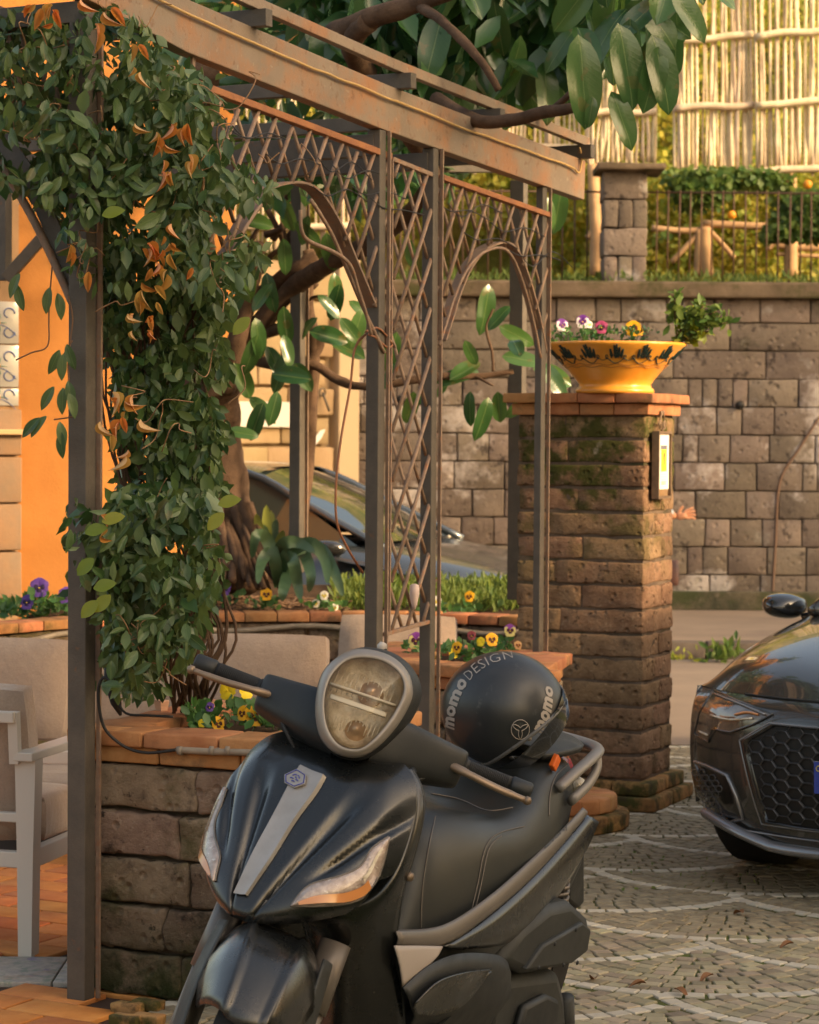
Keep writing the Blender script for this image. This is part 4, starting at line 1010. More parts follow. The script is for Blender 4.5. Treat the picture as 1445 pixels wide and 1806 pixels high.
bar(onP(345, 148, .01), onP(686, 276, .01), .03, .022, 'lattice_rail', M['rust']); bar(onP(690, 280, .01), onP(770, 312, .01), .02, .016, 'lattice_rail', M['rod']); bar(onP(778, 313, .01), onP(966, 379, .01), .03, .020, 'lattice_rail', M['rust'])
bar(onP(676, 1119, .01), onP(757, 1096, .01), .02, .014, 'lattice_rail', M['rod'])
for px, a, c in ((676, 278, 1118), (690, 282, 1114), (769, 312, 1094), (778, 314, 600), (966, 379, 622)):
    t_ = onP(px, a, .012); q_ = onP(px, c, .012); b = MB(); b.box(Vector((t_.x, t_.y, (t_.z + q_.z) / 2)), (.007, .018, t_.z - q_.z), PX); b.obj('pale_edge_strip', M['rod'], perg, smooth=False)
for ar in (arch1, arch2):
    pts = cat([onP(px, py, -.012) for px, py in ar], 5); b = MB()
    rows = []
    for i, p in enumerate(pts):
        t_ = (pts[min(i + 1, len(pts) - 1)] - pts[max(0, i - 1)]).normalized(); nn = PNn.cross(t_).normalized()
        rows.append([p - nn * .004 - PNn * .02, p + nn * .004 - PNn * .02, p + nn * .004 + PNn * .03, p - nn * .004 + PNn * .03])
    b.grid(rows, closed=True); b.obj('arch_band', M['rod'], perg, smooth=False)
prail([(x - 8, y + 10) for x, y in arch1[6:]], .007, 'arch_tube', M['rod'], .03); prail([(x, y + 9) for x, y in arch2], .006, 'arch_tube', M['rod'], .03)
prail([(x + 7, y + 13) for x, y in arch1[:5]], .007, 'arch_tube', M['rod'], .03)
prail([(530, 370), (532, 405), (545, 425), (590, 445), (618, 468), (632, 510), (645, 550), (655, 590)], .007, 'bent_tube', M['rod'], .05)
# cords
b = MB(); cp = []
for px in range(0, 1036, 26):
    p = beam_at(px) + PNn * .006; cp.append(p + Z * (.105 + .003 * math.sin(px * .021) + jit(.0022)))
b.tube(cat(cp, 3), .0048, 5); b.tube(cat([cp[-1], cp[-1] + PD * .05 - Z * .01, cp[-1] + PD * .07 + Z * .05, cp[-1] + PD * .05 + Z * .09], 3), .004, 5)
tag(b.obj('light_cord', M['cord']), 'yellowed electric cord running along the face of the rusty pergola beam', 'cord')
b = MB(); b.tube(cat([onP(px, py, -.06) for px, py in ((690, 606), (672, 585), (648, 588), (626, 615), (618, 680), (602, 770), (593, 850), (594, 920), (612, 965), (640, 1010))], 6), .0045, 5)
b.tube(cat([onP(px, py, .03) for px, py in ((645, 585), (665, 578), (682, 592), (692, 608), (682, 612), (664, 596), (650, 590))], 5), .004, 5)
tag(b.obj('hanging_cable', flat('brown_cable', (.26, .10, .045), .6)), 'reddish brown cable looping from the lattice down into the bed', 'cable')
ins = MB(); p = onP(731, 1052, .03); ins.lathe(p, [(.004, .045), (.016, .04), (.018, .01), (.010, -.03), (.004, -.045), (0, -.046)], 10); tag(ins.obj('pine_cone_lamp', flat('pale_pink_shell', (.55, .42, .38), .6)), 'small pale pink lamp hanging at the foot of the narrow lattice panel', 'lamp')
# string light wires on the lattice
b = MB()
for k in range(14):
    x0 = R_.uniform(380, 950); y0 = 195 + (x0 - 400) * .33 + R_.uniform(0, 90); b.tube(cat([onP(x0, y0, .02), onP(x0 + 25, y0 + 18 + jit(8), .03), onP(x0 + 60, y0 + 12 + jit(15), .02), onP(x0 + 95, y0 + 30 + jit(15), .02)], 4), .0022, 4)
tag(b.obj('wire_string', M['cable']), 'thin dark wires tangled along the top of the lattice', 'wire')
# ------------------------------------------------------------------ climbing vine
VB = atZ(330, 1245, CTOP)
vine = thing('climbing_vine', 'dense climbing vine with dark green leaves and some withered orange leaves covering the pergola corner', 'climber', VB)
zones = [(50, 120, 110, 110, 7), (60, 250, 100, 85, 6), (30, 60, 60, 50, 3), (150, 420, 42, 80, 2.6), (150, 240, 50, 90, 3), (190, 110, 100, 100, 7), (250, 210, 110, 130, 9), (150, 330, 85, 90, 6), (250, 390, 120, 120, 10), (330, 330, 70, 100, 5), (270, 520, 115, 110, 11), (300, 640, 105, 100, 10), (300, 750, 100, 80, 9),
    (300, 850, 95, 80, 9), (265, 950, 115, 85, 10), (265, 1050, 110, 75, 9), (262, 1130, 90, 55, 5.5), (240, 1190, 60, 40, 1.2), (385, 280, 60, 80, 1.1), (445, 330, 50, 28, .5), (385, 500, 40, 70, 1.2), (425, 450, 40, 40, .6), (340, 180, 50, 70, 1.5), (140, 920, 25, 40, .7), (150, 1010, 30, 50, .6), (360, 1000, 40, 60, 1.2)]
rg = np.random.default_rng(42)
def vine_pts(n):
    w = np.array([z[4] for z in zones], float); w /= w.sum(); out = []
    for _ in range(n):
        z = zones[rg.choice(len(zones), p=w)]
        a = rg.uniform(0, 6.283); r = math.sqrt(rg.uniform(0, 1)); px = z[0] + z[2] * r * math.cos(a); py = z[1] + z[3] * r * math.sin(a)
        front = (py < 500 or py > 860)
        if not front and px < 176: px = 176 + rg.uniform(0, 30)
        if 1180 < py and px > 330: continue
        lo = 6.72 if front and not (120 < px < 175 and py > 1020) else 7.0
        lo = 7.0 if 120 < px < 172 and 505 < py < 870 else lo
        out.append((px, py, rg.uniform(lo, 7.5), r))
    return out
raw = [v for v in vine_pts(17500) if noise.noise(Vector((v[0] * .014, v[1] * .014, v[2] * 2.2))) > -.24]
raw.sort(key=lambda v: v[2])
pos = np.array([tuple(atY(v[0], v[1], v[2])) for v in raw]); siz = rg.uniform(.024, .064, len(raw)) * np.where(rg.uniform(0, 1, len(raw)) > .85, 1.25, 1.0)
NI = 285
kinds = [big_leaf('v1', M['leaf_big'], .22, .18, .20), big_leaf('v2', M['leaf_big'], .18, .30, .30), big_leaf('v3', M['leaf_big'], .27, .12, .08)]
dryk = big_leaf('dry', M['leaf_dry'], .24, 1.1, .75); yelk = big_leaf('yel', M['leaf_yell'], .33, .1, .1)
for i in range(NI):
    a = Vector((rg.normal() * .55, -.25 + rg.normal() * .3, -.75 + rg.normal() * .5)); nrm = Vector((.25 + rg.normal() * .45, -1, .45 + rg.normal() * .4))
    place_leaf(kinds[i % 3], pos[i], a, nrm, siz[i] * 1.08, vine)
leaf_cloud(pos[NI:], siz[NI:], 'foliage', M['leaf'], vine, width=.72, droop=.95, facing=(.25, -1, .4), seed=7, curl=.12, fw=.42, kind='stuff')
dr = [(310, 215), (275, 240), (292, 292), (300, 300), (325, 225), (240, 75), (188, 20), (170, 50), (262, 450), (285, 445), (300, 430), (275, 470), (290, 478), (310, 445), (250, 505), (268, 560), (235, 550), (215, 720), (212, 748), (200, 700), (225, 700), (262, 590), (285, 255), (245, 120), (180, 915), (95, 8), (60, 12), (130, 440), (245, 535), (302, 412), (225, 800), (255, 440), (95, 20)]
dr += [(dr[k][0] + rg.normal() * 30, dr[k][1] + rg.normal() * 40) for k in range(0, len(dr), 2)]
for i, (px, py) in enumerate(dr):
    for k in range(2 if i < 33 else 1):
        p = atY(px + rg.normal() * 5, py + rg.normal() * 6, 6.69); place_leaf(dryk, p, (rg.normal() * .6, -.1, -1), (rg.normal() * 1.1, -1, .1 + rg.normal() * .5), rg.uniform(.024, .058), vine, 'withered_leaf')
for i, (px, py) in enumerate(((195, 1050), (165, 1038), (172, 1060), (180, 920), (395, 905), (385, 890), (440, 560), (180, 380), (165, 985), (150, 940))):
    place_leaf(yelk, atY(px, py, 6.68), (1, -.1, .3) if i % 2 else (-.6, -.1, -.6), (.1, -1, .6), .065, vine, 'young_leaf')
b = MB()
for k in range(26):
    x0 = rg.uniform(300, 365); y0 = rg.uniform(1235, 1262); x3 = rg.uniform(200, 340); 
    x1 = x0 + rg.normal() * 14 + (18 if k % 3 == 0 else -8); b.tube(cat([atY(x0, y0, 7.4), atY(x1, 1180, 7.25), atY(x1 + rg.normal() * 25, 1100, 7.25), atY(x3 + 30, 900, 7.25), atY(x3 + rg.normal() * 30, 700, 7.2), atY(x3 + rg.normal() * 40, 480, 7.15)], 4), [.0055 * (1 - .02 * i) for i in range(21)], 5)
b.obj('twining_stem', M['bark'], vine)
b = MB()
for k in range(60):
    z = zones[rg.integers(len(zones))]; x, y = z[0] + rg.normal() * z[2] * .6, z[1] + rg.normal() * z[3] * .6
    if 100 < x < 175 and y > 480: continue
    p = [(x, y)];
    for q in range(4): p.append((p[-1][0] + rg.normal() * 16 + 6, p[-1][1] + rg.normal() * 18 - 8))
    b.tube(cat([atY(u, v, 6.75 + rg.uniform(0, .1)) for u, v in p], 4), .0018, 4)
b.obj('tendril', flat('tendril_brown', (.28, .15, .07), .7), vine, kind='stuff')
# loose hanging runners left of the post, over the orange wall
hr = MB(); runs = [[(92, 470), (88, 520), (86, 560), (84, 610), (55, 622), (28, 635)], [(120, 520), (128, 560), (124, 600), (120, 650), (126, 700), (132, 735)], [(128, 735), (110, 738), (95, 740)], [(128, 600), (115, 620), (108, 640)]]
for r_ in runs: hr.tube(cat([atY(x, y, 6.86) for x, y in r_], 4), .0022, 4)
hr.obj('runner', flat('runner_brown', (.16, .08, .04), .7), vine)
hl = [(88, 515, -.2), (102, 525, .2), (35, 490, -.5), (105, 625, -.4), (118, 615, .3), (112, 632, -.1), (95, 690, -.6), (112, 692, -.1), (122, 700, .3), (82, 742, -.9), (105, 752, .2), (120, 680, .2), (30, 510, .2), (70, 745, -1), (108, 770, 0)]
for px, py, dx in hl: place_leaf(kinds[0], atY(px, py - 8, 6.85), (dx, -.1, -1), (rg.normal() * .3, -1, .3), .075, vine)

# ------------------------------------------------------------------ rubber tree
tree = thing('rubber_tree', 'large rubber tree with forked brown branches and big glossy leaves hanging over the pergola', 'tree', atY(395, 1015, 12.3))
def br(path, r0, r1, nm='branch', par=tree, n=10):
    pts = cat([atY(x, y, Y) for x, y, Y in path], 5); m_ = len(pts); b = MB()
    b.tube(pts, [r0 + (r1 - r0) * i / (m_ - 1) + .12 * r0 * noise.noise(pts[i] * 6) for i in range(m_)], n)
    for i in range(len(b.v)):
        v = Vector(b.v[i]); v += noise.noise_vector(v * 16) * r0 * .16; b.v[i] = tuple(v)
    return b.obj(nm, M['bark'], par)
trunk = br(((402, 1040, 12.2), (398, 960, 12.25), (385, 860, 12.3), (372, 760, 12.3), (380, 690, 12.2), (404, 640, 12.1)), .20, .10, 'trunk', n=14)
br(((380, 760, 12.3), (350, 600, 12.2), (345, 450, 11.8), (330, 300, 11), (360, 120, 10)), .12, .07)
br(((392, 680, 12.2), (428, 615, 12.1), (470, 558, 12), (520, 505, 11.9), (580, 465, 11.7), (650, 430, 11.4), (760, 330, 10.6), (700, 200, 9.8), (620, 90, 9.3), (650, 40, 9.1)), .055, .038)
br(((398, 690, 12.1), (418, 600, 12), (440, 520, 12), (455, 430, 11.9)), .05, .04); br(((452, 535, 12), (480, 505, 12), (530, 470, 11.9), (560, 455, 11.9)), .05, .035)
br(((425, 632, 12.1), (470, 640, 12), (515, 650, 11.98), (556, 645, 11.95), (596, 670, 11.9), (650, 682, 11.8), (770, 664, 11.7), (840, 664, 11.7), (905, 655, 11.7)), .03, .016)
br(((430, 600, 12.1), (480, 582, 12), (530, 575, 12), (562, 600, 12), (545, 640, 12)), .03, .03)
br(((520, 960, 12.05), (532, 900, 12.05), (543, 800, 12.05), (549, 700, 12.05), (553, 610, 12.0), (543, 540, 12), (542, 440, 11.9)), .04, .03)
br(((590, 60, 9.3), (660, 30, 9.1), (740, 5, 9), (850, -40, 8.8)), .045, .03); br(((740, 10, 9), (790, 45, 8.8), (850, 110, 8.7), (880, 160, 8.7)), .022, .012)
br(((770, 175, 9.2), (840, 212, 9), (900, 212, 8.9), (960, 198, 8.8), (1010, 190, 8.7), (1048, 170, 8.7)), .028, .018); br(((980, 190, 8.8), (1005, 165, 8.7), (1020, 140, 8.7), (1045, 100, 8.6)), .014, .009)
br(((870, 655, 11.7), (868, 620, 11.7), (858, 580, 11.7), (870, 545, 11.7)), .008, .006); br(((835, 662, 11.7), (870, 680, 11.6)), .008, .005)
for k in range(12):
    x0, y0 = R_.uniform(395, 560), R_.uniform(380, 640); x1, y1 = x0 + R_.uniform(-70, 90), y0 - R_.uniform(30, 130); br(((x0, y0, 12), ((x0 + x1) / 2 + R_.uniform(-18, 18), (y0 + y1) / 2 + R_.uniform(-15, 15), 11.95), (x1, y1, 11.9)), R_.uniform(.010, .022), .006, n=6)
for px, py in ((640, 300), (610, 350), (655, 380), (575, 410), (470, 480), (520, 390), (480, 500), (430, 520), (600, 560), (640, 545), (490, 690), (730, 690), (700, 640), (900, 540), (905, 600), (930, 700), (400, 760), (820, 600), (560, 520), (545, 380), (610, 250), (580, 300), (720, 420), (740, 360)):
    place_leaf(big_leaf('f1', M['ficus_big'], .205, .10, .18, 0), atY(px, py, 11.6 + jit(.3)), (jit(1), jit(.3), -.6 + jit(.6)), (jit(.8), -1, .4 + jit(.4)), R_.uniform(.13, .2), tree)
for k in range(16):
    a = k / 15; x0 = 372 + 60 * a; br(((x0 + R_.uniform(-8, 8), R_.uniform(880, 930), 12.1), (x0 - 8 + 50 * a, 980, 12.0 - R_.random() * .2), (x0 - 25 + 105 * a + R_.uniform(-8, 8), 1030 + R_.uniform(-6, 14), 11.9 - R_.random() * .2)), R_.uniform(.012, .04), R_.uniform(.008, .022), 'root', trunk, 6)
fk = [big_leaf('f1', M['ficus_big'], .205, .10, .18, 0), big_leaf('f2', M['ficus_big'], .235, .25, .10, 0), big_leaf('f3', M['ficus_big'], .19, .08, .34, 0)]
FL = [(450, 560, .2, -1), (500, 540, .1, -1), (480, 660, 1, -.1), (440, 700, .8, -.7), (590, 480, .1, -1), (600, 500, -.2, -.8), (615, 530, .9, -.6), (560, 560, -.5, -.4), (440, 440, -.8, -.3), (420, 385, 1, -.2), (500, 420, .1, -1), (470, 610, .6, -1), (512, 620, -.3, -.6),
      (500, 350, .3, -1), (552, 300, -.2, -1), (430, 455, .2, -1), (862, 500, -.05, -1), (848, 640, -.6, -.3), (885, 628, .9, -.1), (862, 700, -.2, -1), (878, 690, .1, -1), (790, 680, -.9, -.4), (845, 655, -.7, -.1), (940, 650, .8, -.3), (955, 640, .6, -.8), (700, 585, -.2, -.9), (585, 600, .8, -.4), (455, 590, -.3, -1), (500, 590, .3, -1), (465, 710, -.4, -1), (830, 690, -.1, -1), (990, 330, -.1, -1), (960, 345, .4, -.8), (412, 640, .5, -1), (545, 585, .9, -.2), (520, 640, .5, -.8), (880, 575, .8, -.4)]
for px, py, dx, dz in FL:
    Y = 11.75 + jit(.15); sc_l = .24 if (px, py) in ((862, 500), (990, 330)) else R_.uniform(.16, .22)
    place_leaf(fk[R_.randrange(3)], atY(px, py, Y), (dx, jit(.3), dz), (jit(.5), -1, .5 + jit(.3)), sc_l, tree)
low = [(520, 60), (560, 90), (640, 120), (700, 150), (760, 165), (830, 165), (900, 180), (960, 170), (1000, 130), (1060, 95), (1130, 95), (1195, 60), (1215, -20)]
def lowb(x):
    for (a, c), (d_, e) in zip(low, low[1:]):
        if x <= d_: return c + (e - c) * (x - a) / (d_ - a)
    return 0
cnt = 0
while cnt < 275:
    px = R_.uniform(505, 1205); py = R_.uniform(-130, 190)
    if py > lowb(px) - 35 or (px < 640 and R_.random() < .55): continue
    Y = R_.uniform(9.35, 10.6) if px < 1010 else R_.uniform(8.6, 9.8); a = Vector((jit(.75), jit(.5) - .1, -.8 + jit(.5)))
    place_leaf(fk[R_.randrange(3)], atY(px, py, Y), a, (jit(1.2), -1, .35 + jit(.9)), R_.uniform(.17, .29), tree); cnt += 1
for px, py, dx, dz, s_ in ((1078, 160, .45, -1, .20), (1020, 60, .15, -1, .30), (1090, 40, .25, -1, .28), (1150, 60, .3, -1, .26), (1165, 80, -.2, -1, .22), (1185, -20, .6, -.8, .2), (1046, 170, -.1, -1, .10)):
    place_leaf(fk[0], atY(px, py, 7.9), (dx, -.1, dz), (.3, -1, .35), s_, tree)
# upper left canopy seen between the beams
P = cloud(700, 520, 1000, -80, 110, 9.4, 10.4, 18, -.3); leaf_cloud(P, rg.uniform(.14, .24, len(P)), 'canopy', M['ficus'], tree, width=.55, droop=.8, seed=24, kind='stuff')
P = cloud(900, 330, 800, -60, 330, 10.5, 13.5, 8, -.05); leaf_cloud(P, rg.uniform(.12, .22, len(P)), 'canopy', M['ficus'], tree, width=.6, droop=.6, seed=14, kind='stuff')

# ------------------------------------------------------------------ pansies of the front planters
def pan1(px, py, heads, lab, seed, Y=7.15, leaves=30, gr_='pansies in the front planter', ls=.04, sp_=.05):
    base = atZ(px, py, CTOP - .02); base = Vector((base.x, base.y, CTOP - .02))
    hs = []
    for (hx, hy, k, r, t_) in heads:
        p = atY(hx, hy, base.y - .03); hs.append(((p.x - base.x, -.03, p.z - base.z), k, r, t_))
    pansy(base, hs, lab, leaves=leaves, seed=seed, spread=sp_, hgt=.08, group=gr_, lsize=ls)
pan1(425, 1275, [(402, 1217, 'yellow', .030, -.5), (434, 1216, 'yellow', .028, .9)], 'tall bright yellow pansies leaning apart behind the left handlebar grip', 31)
pan1(450, 1284, [(449, 1263, 'gold', .030, .1), (428, 1258, 'gold', .022, -.8)], 'golden pansy with dark face at the centre of the vine planter', 32)
pan1(480, 1286, [(484, 1246, 'gold', .018, .2), (508, 1277, 'gold', .019, -.3)], 'small gold and purple pansies at the right corner of the vine planter', 33)
pan1(372, 1280, [(370, 1247, 'violet', .014, 0), (385, 1277, 'gold', .022, .6)], 'tiny violet pansy with a yellow bud at the left of the clump', 34)
pan1(350, 1282, [(356, 1276, 'yellow', .012, 0)], 'low green pansy tuft nearest the vine stems', 35)
g2 = 'pansies in the second planter'
pan1(735, 1160, [(734, 1130, 'cream', .033, -.2), (762, 1134, 'white', .018, .9)], 'cream pansy with dark purple face behind the scooter headlight', 41, gr_=g2)
pan1(770, 1166, [(768, 1158, 'peach', .018, .2)], 'small faded pansy at the coping edge left of the helmet', 42, gr_=g2)
pan1(812, 1162, [(806, 1142, 'gold', .022, -.4), (800, 1152, 'yellow', .02, .3)], 'yellow pansy pair just left of the black helmet', 43, gr_=g2)
pan1(846, 1160, [(868, 1128, 'gold', .026, .3), (848, 1132, 'yellow', .018, -.4), (832, 1121, 'darkred', .018, 0)], 'golden pansies with one dark red bloom above the helmet', 44, gr_=g2)
pan1(895, 1155, [(900, 1112, 'cream', .025, .1), (914, 1138, 'peach', .017, .3)], 'two tone purple and yellow pansy beside the slim pergola post', 45, gr_=g2)
lamp = thing('bollard_light', 'small pink plastic cup lamp lying among the vine stems', 'lamp', atZ(285, 1256, CTOP))
b = MB(); c = atZ(285, 1254, CTOP) ; b.lathe(c, [(.018, 0), (.024, .03), (.022, .034), (.015, .03), (.012, .005)], 4); b.obj('cup', flat('pink_cup', (.62, .36, .24), .6), lamp, smooth=False)
b = MB(); b.tube([c + Vector((.0, 0, .03)), c + Vector((.004, 0, .05)), c + Vector((0, -.005, .06))], .005, 4); b.obj('stub', flat('pink_stub', (.62, .36, .24), .6), lamp)
sw = thing('spot_light', 'slim black garden spike light hanging beside the tall post', 'lamp', atY(200, 1200, 7.05))
b = MB(); b.tube([atY(190, 1165, 7.05), atY(193, 1200, 7.05), atY(205, 1240, 7.05), atY(213, 1262, 7.05)], [.008, .018, .016, .004], 8); b.obj('housing', M['black'], sw)
# weed by the kerb
wd = atZ(1275, 1167, 0); P = np.array([[wd.x + rg.normal() * .07, wd.y - .03 + rg.normal() * .02, abs(rg.normal()) * .05] for _ in range(60)]); tag(leaf_cloud(P, rg.uniform(.07, .13, 60), 'weed', M['bush2'], None, width=.5, droop=-.8, seed=3), 'leafy green weed growing at the far kerb', 'weed', kind='stuff')
wd = atZ(1200, 1167, 0); P = np.array([[wd.x + rg.normal() * .05, wd.y - .03 + rg.normal() * .03, abs(rg.normal()) * .03] for _ in range(24)]); tag(leaf_cloud(P, rg.uniform(.04, .08, 24), 'weed', M['leaf_yell'], None, width=.4, droop=-.8, seed=5), 'yellowish weed by the kerb next to the stone pillar', 'weed', kind='stuff')
# moss and weeds in the cobble joints
P = []
for _ in range(900):
    x, y = rg.uniform(.4, 2.6), rg.uniform(6.4, 11)
    if noise.noise(Vector((x * 1.5, y * 1.5, 3))) > .12: P.append((x, y, .001))
tag(leaf_cloud(np.array(P), rg.uniform(.008, .022, len(P)), 'moss_tuft', M['grass'], None, width=.8, droop=-.6, seed=15, facing=(0, 0, 1)), 'tiny green weeds in the joints of the cobbled piazza', 'weeds', kind='stuff')
dl = big_leaf('fallen', mat('fallen_leaf', (.22, .09, .03)), .3, .4, .5)
for i, (px, py) in enumerate(((1311, 1611), (1400, 1664), (1258, 1720), (1050, 1727), (1140, 1735), (1190, 1745))):
    o = place_leaf(dl, atZ(px, py, .012), (jit(1), jit(1), .1), (0, 0, 1), .05, None, 'fallen_leaf'); tag(o, ['curled brown leaf on the white arc in front of the car', 'fallen leaf at the right edge of the paving', 'pale leaf fallen in the lower fan of cobbles', 'dark leaf fallen next to the scooter engine', 'brown leaf near the lowest white arc', 'second brown leaf beside the lowest white arc'][i], 'leaf', 'fallen leaves on the piazza')

# ------------------------------------------------------------------ terrace furniture
def cushion(b, c, size, ax, seed=0, puff=.16):
    nx, ny = 10, 10; w, d, h = [s / 2 for s in size]; rows_f, c = {}, Vector(c)
    def sp(u, v, sgn):
        e = (1 - abs(u) ** 3.2) * (1 - abs(v) ** 3.2); k = .45 + .55 * e ** .45 if e > 0 else .45
        p = c + ax[0] * u * w * (1 - .03 * abs(v) ** 3) + ax[2] * v * h * (1 - .03 * abs(u) ** 3) + ax[1] * sgn * d * (k + puff * .3 * e)
        return p + ax[1] * noise.noise(p * 5 + Vector((seed, 0, 0))) * .012 * e
    for sgn in (-1, 1):
        b.grid([[sp(-1 + 2 * i / nx, -1 + 2 * j / ny, sgn) for i in range(nx + 1)] for j in range(ny + 1)])
    ring = [(-1 + 2 * i / nx, -1) for i in range(nx)] + [(1, -1 + 2 * j / ny) for j in range(ny)] + [(1 - 2 * i / nx, 1) for i in range(nx)] + [(-1, 1 - 2 * j / ny) for j in range(ny)]
    b.grid([[sp(u, v, s) for u, v in ring] for s in (-1, 1)], closed=True)
    return b
piping = flat('seam_piping', (.30, .21, .16), .9)
sofa = thing('garden_sofa', 'long white framed garden sofa with beige cushions behind the front planter', 'sofa', atZ(300, 1500, 0))
sY = 9.9
def sxy(px): return (px - 722.5) * sY / FPX
def zat(py, Y): return CZ - (py - 765) * Y / FPX
su = Rr; sB = D
def backc(px0, px1, py0, py1, Y0, nm, par, tilt=.0, thick=.16):
    a, c = atY(px0, py1, Y0), atY(px1, py1, Y0); ztop_ = zat(py0, Y0); zb_ = zat(py1, Y0)
    ctr = (a + c) / 2; ctr.z = (ztop_ + zb_) / 2; w = (c - a).length
    ax2 = (X1 * .985 - Y1 * .17).normalized(); n_ = Vector((-ax2.y, ax2.x, 0)); v = (Z * .97 + n_ * .24).normalized(); nn = v.cross(ax2).normalized()
    b = MB(); cushion(b, ctr, (w, thick, ztop_ - zb_), (ax2, nn, v), px0); o = b.obj(nm, M['cushion'], par); return o
backc(-70, 126, 1132, 1310, 9.7, 'back_cushion', sofa); backc(130, 352, 1128, 1300, 9.8, 'back_cushion', sofa); backc(354, 578, 1122, 1300, 9.6, 'back_cushion', sofa)
a, c = atY(-70, 1318, 9.35), atY(585, 1330, 9.1); b = MB()
b.box((a + c) / 2 - Z * .03, ((c - a).length, .06, .05), ((c - a).normalized(), (c - a).normalized().cross(Z), Z)); b.box((a + c) / 2 - Z * .17, ((c - a).length, .05, .045), ((c - a).normalized(), (c - a).normalized().cross(Z), Z)); b.obj('frame_rail', M['white_metal'], sofa, smooth=False, bevel=.004)
b = MB(); cushion(b, (atY(260, 1395, 9.5) + Vector((0, .1, 0))), (1.5, .62, .14), ((c - a).normalized(), Vector(((c - a).normalized().y * -1, (c - a).normalized().x, 0)), Z)); b.obj('seat_cushion', M['cushion'], sofa)
for px in (-60, 260, 570):
    p = atY(px, 1400, 9.3); b = MB(); b.box((p.x, p.y, .2), (.05, .05, .4)); b.obj('leg', M['white_metal'], sofa, smooth=False)
gc = thing('lounge_chair', 'beige cushioned chair behind the narrow lattice panel', 'chair', atZ(700, 1300, 0))
backc(596, 804, 1086, 1260, 10.9, 'back_cushion', gc)
p = atY(700, 1240, 10.7); b = MB(); b.box((p.x, p.y - .1, .38), (.6, .6, .06)); b.obj('seat_frame', M['white_metal'], gc, smooth=False)
for sx_ in (-1, 1):
    for sy_ in (-1, 1): b = MB(); b.box((p.x + sx_ * .26, p.y - .1 + sy_ * .26, .18), (.045, .045, .36)); b.obj('leg', M['white_metal'], gc, smooth=False)
# armchair
AC = atZ(48, 1687, 0); aD = Vector((.24, .97, 0)).normalized(); aR = Vector((-aD.y, aD.x, 0))  # aR points left
ac = thing('garden_armchair', 'white metal armchair with beige cushions at the left frame edge on the tiles', 'armchair', AC)
AX = (aR, aD, Z)
def ab(l, d_, z, sz, nm, m='white_metal', bev=.004): b = MB(); b.box(AC + aR * l + aD * d_ + Z * z, sz, AX); return b.obj(nm, M[m], ac, smooth=False, bevel=bev)
b = MB(); b.grid([[AC + aR * x + aD * y + Z * z for x, y in ((-w, -.02), (w, -.02), (w, .04), (-w, .04))] for z, w in ((0, .022), (.3, .026), (.61, .034))], closed=True); b.obj('leg', M['white_metal'], ac, smooth=False)
ab(.70, .0, .31, (.05, .06, .62), 'leg'); ab(0, .66, .31, (.05, .05, .62), 'leg'); ab(.70, .66, .31, (.05, .05, .62), 'leg')
ab(.0, .33, .622, (.065, .74, .028), 'armrest'); ab(.70, .33, .622, (.065, .74, .028), 'armrest')
ab(0, .34, .30, (.035, .66, .06), 'side_rail'); ab(.35, .0, .30, (.66, .035, .05), 'rear_rail'); ab(.35, .0, .43, (.66, .03, .03), 'rear_rail')
b = MB(); q = AC
b.box(q + aR * .30 - aD * .05 + Z * .745, (.56, .03, .035), AX)
b.obj('back_frame', M['white_metal'], ac, smooth=False, bevel=.004)
for l in (.03, .60): bar_ = MB(); u = (Z + aD * -.10).normalized(); bar_.box(q + aR * l - aD * .03 + Z * .68, (.03, .03, .16), (aR, u.cross(aR), u)); bar_.obj('back_upright', M['white_metal'], ac, smooth=False)
b = MB(); cushion(b, q + aR * .33 + aD * .10 + Z * .60, (.62, .16, .46), (aR, (aD + Z * .15).normalized(), (Z - aD * .15).normalized()), 3); b.obj('back_cushion', M['cushion'], ac)
b = MB(); cushion(b, q + aR * .33 + aD * .36 + Z * .39, (.60, .60, .14), (aR, aD, Z), 5); b.obj('seat_cushion', M['cushion'], ac)
# ------------------------------------------------------------------ the scooter
from mathutils.bvhtree import BVHTree
PSI, LEAN, STE, RAKE = math.radians(28.36), math.radians(10.2), math.radians(26.9), math.radians(26)
SO = Vector((-.4503, 4.983, 0))
sF = Vector((-math.sin(PSI), -math.cos(PSI), 0)); _l0 = Vector((math.cos(PSI), -math.sin(PSI), 0))
sU = Z * math.cos(LEAN) + _l0 * math.sin(LEAN); sL = _l0 * math.cos(LEAN) - Z * math.sin(LEAN)
def SB(f, l, u): return SO + sF * f + sL * l + sU * u
def S_back(px, py, l):
    return atPlane(px, py, SO + sL * l, sL)
def S_loc(p): d = Vector(p) - SO; return d.dot(sF), d.dot(sL), d.dot(sU)
def S_mir(p): f, l, u = S_loc(p); return SB(f, -l, u)
tA = sU * math.cos(RAKE) - sF * math.sin(RAKE); _fp = sF * math.cos(RAKE) + sU * math.sin(RAKE)
tF = _fp * math.cos(STE) + sL * math.sin(STE); tL = sL * math.cos(STE) - _fp * math.sin(STE)
TH = SB(-.40, 0, .98)
def ST(f, l, a): return TH + tF * f + tL * l + tA * a
def T_f(px, py, f): return atPlane(px, py, TH + tF * f, tF)
def T_l(px, py, l): return atPlane(px, py, TH + tL * l, tL)
AXL = ST(.057, 0, -.795)
scoot = thing('motor_scooter', 'black parked motor scooter with silver grille strip and big headlight in the foreground', 'scooter', (SO.x, SO.y, 0))
M['paint'] = mat('black_scooter_paint', (.008, .009, .009), None, rough=.28, spec=.5, coat=.45, coatr=.16, bump=.0002, bscale=200, layers=[((.10, .085, .07), 140, .60, .72, .35), ((.035, .030, .025), 2.6, .45, .70, .5), ((.14, .12, .10), 45, .70, .74, .5)], rvar=.12)
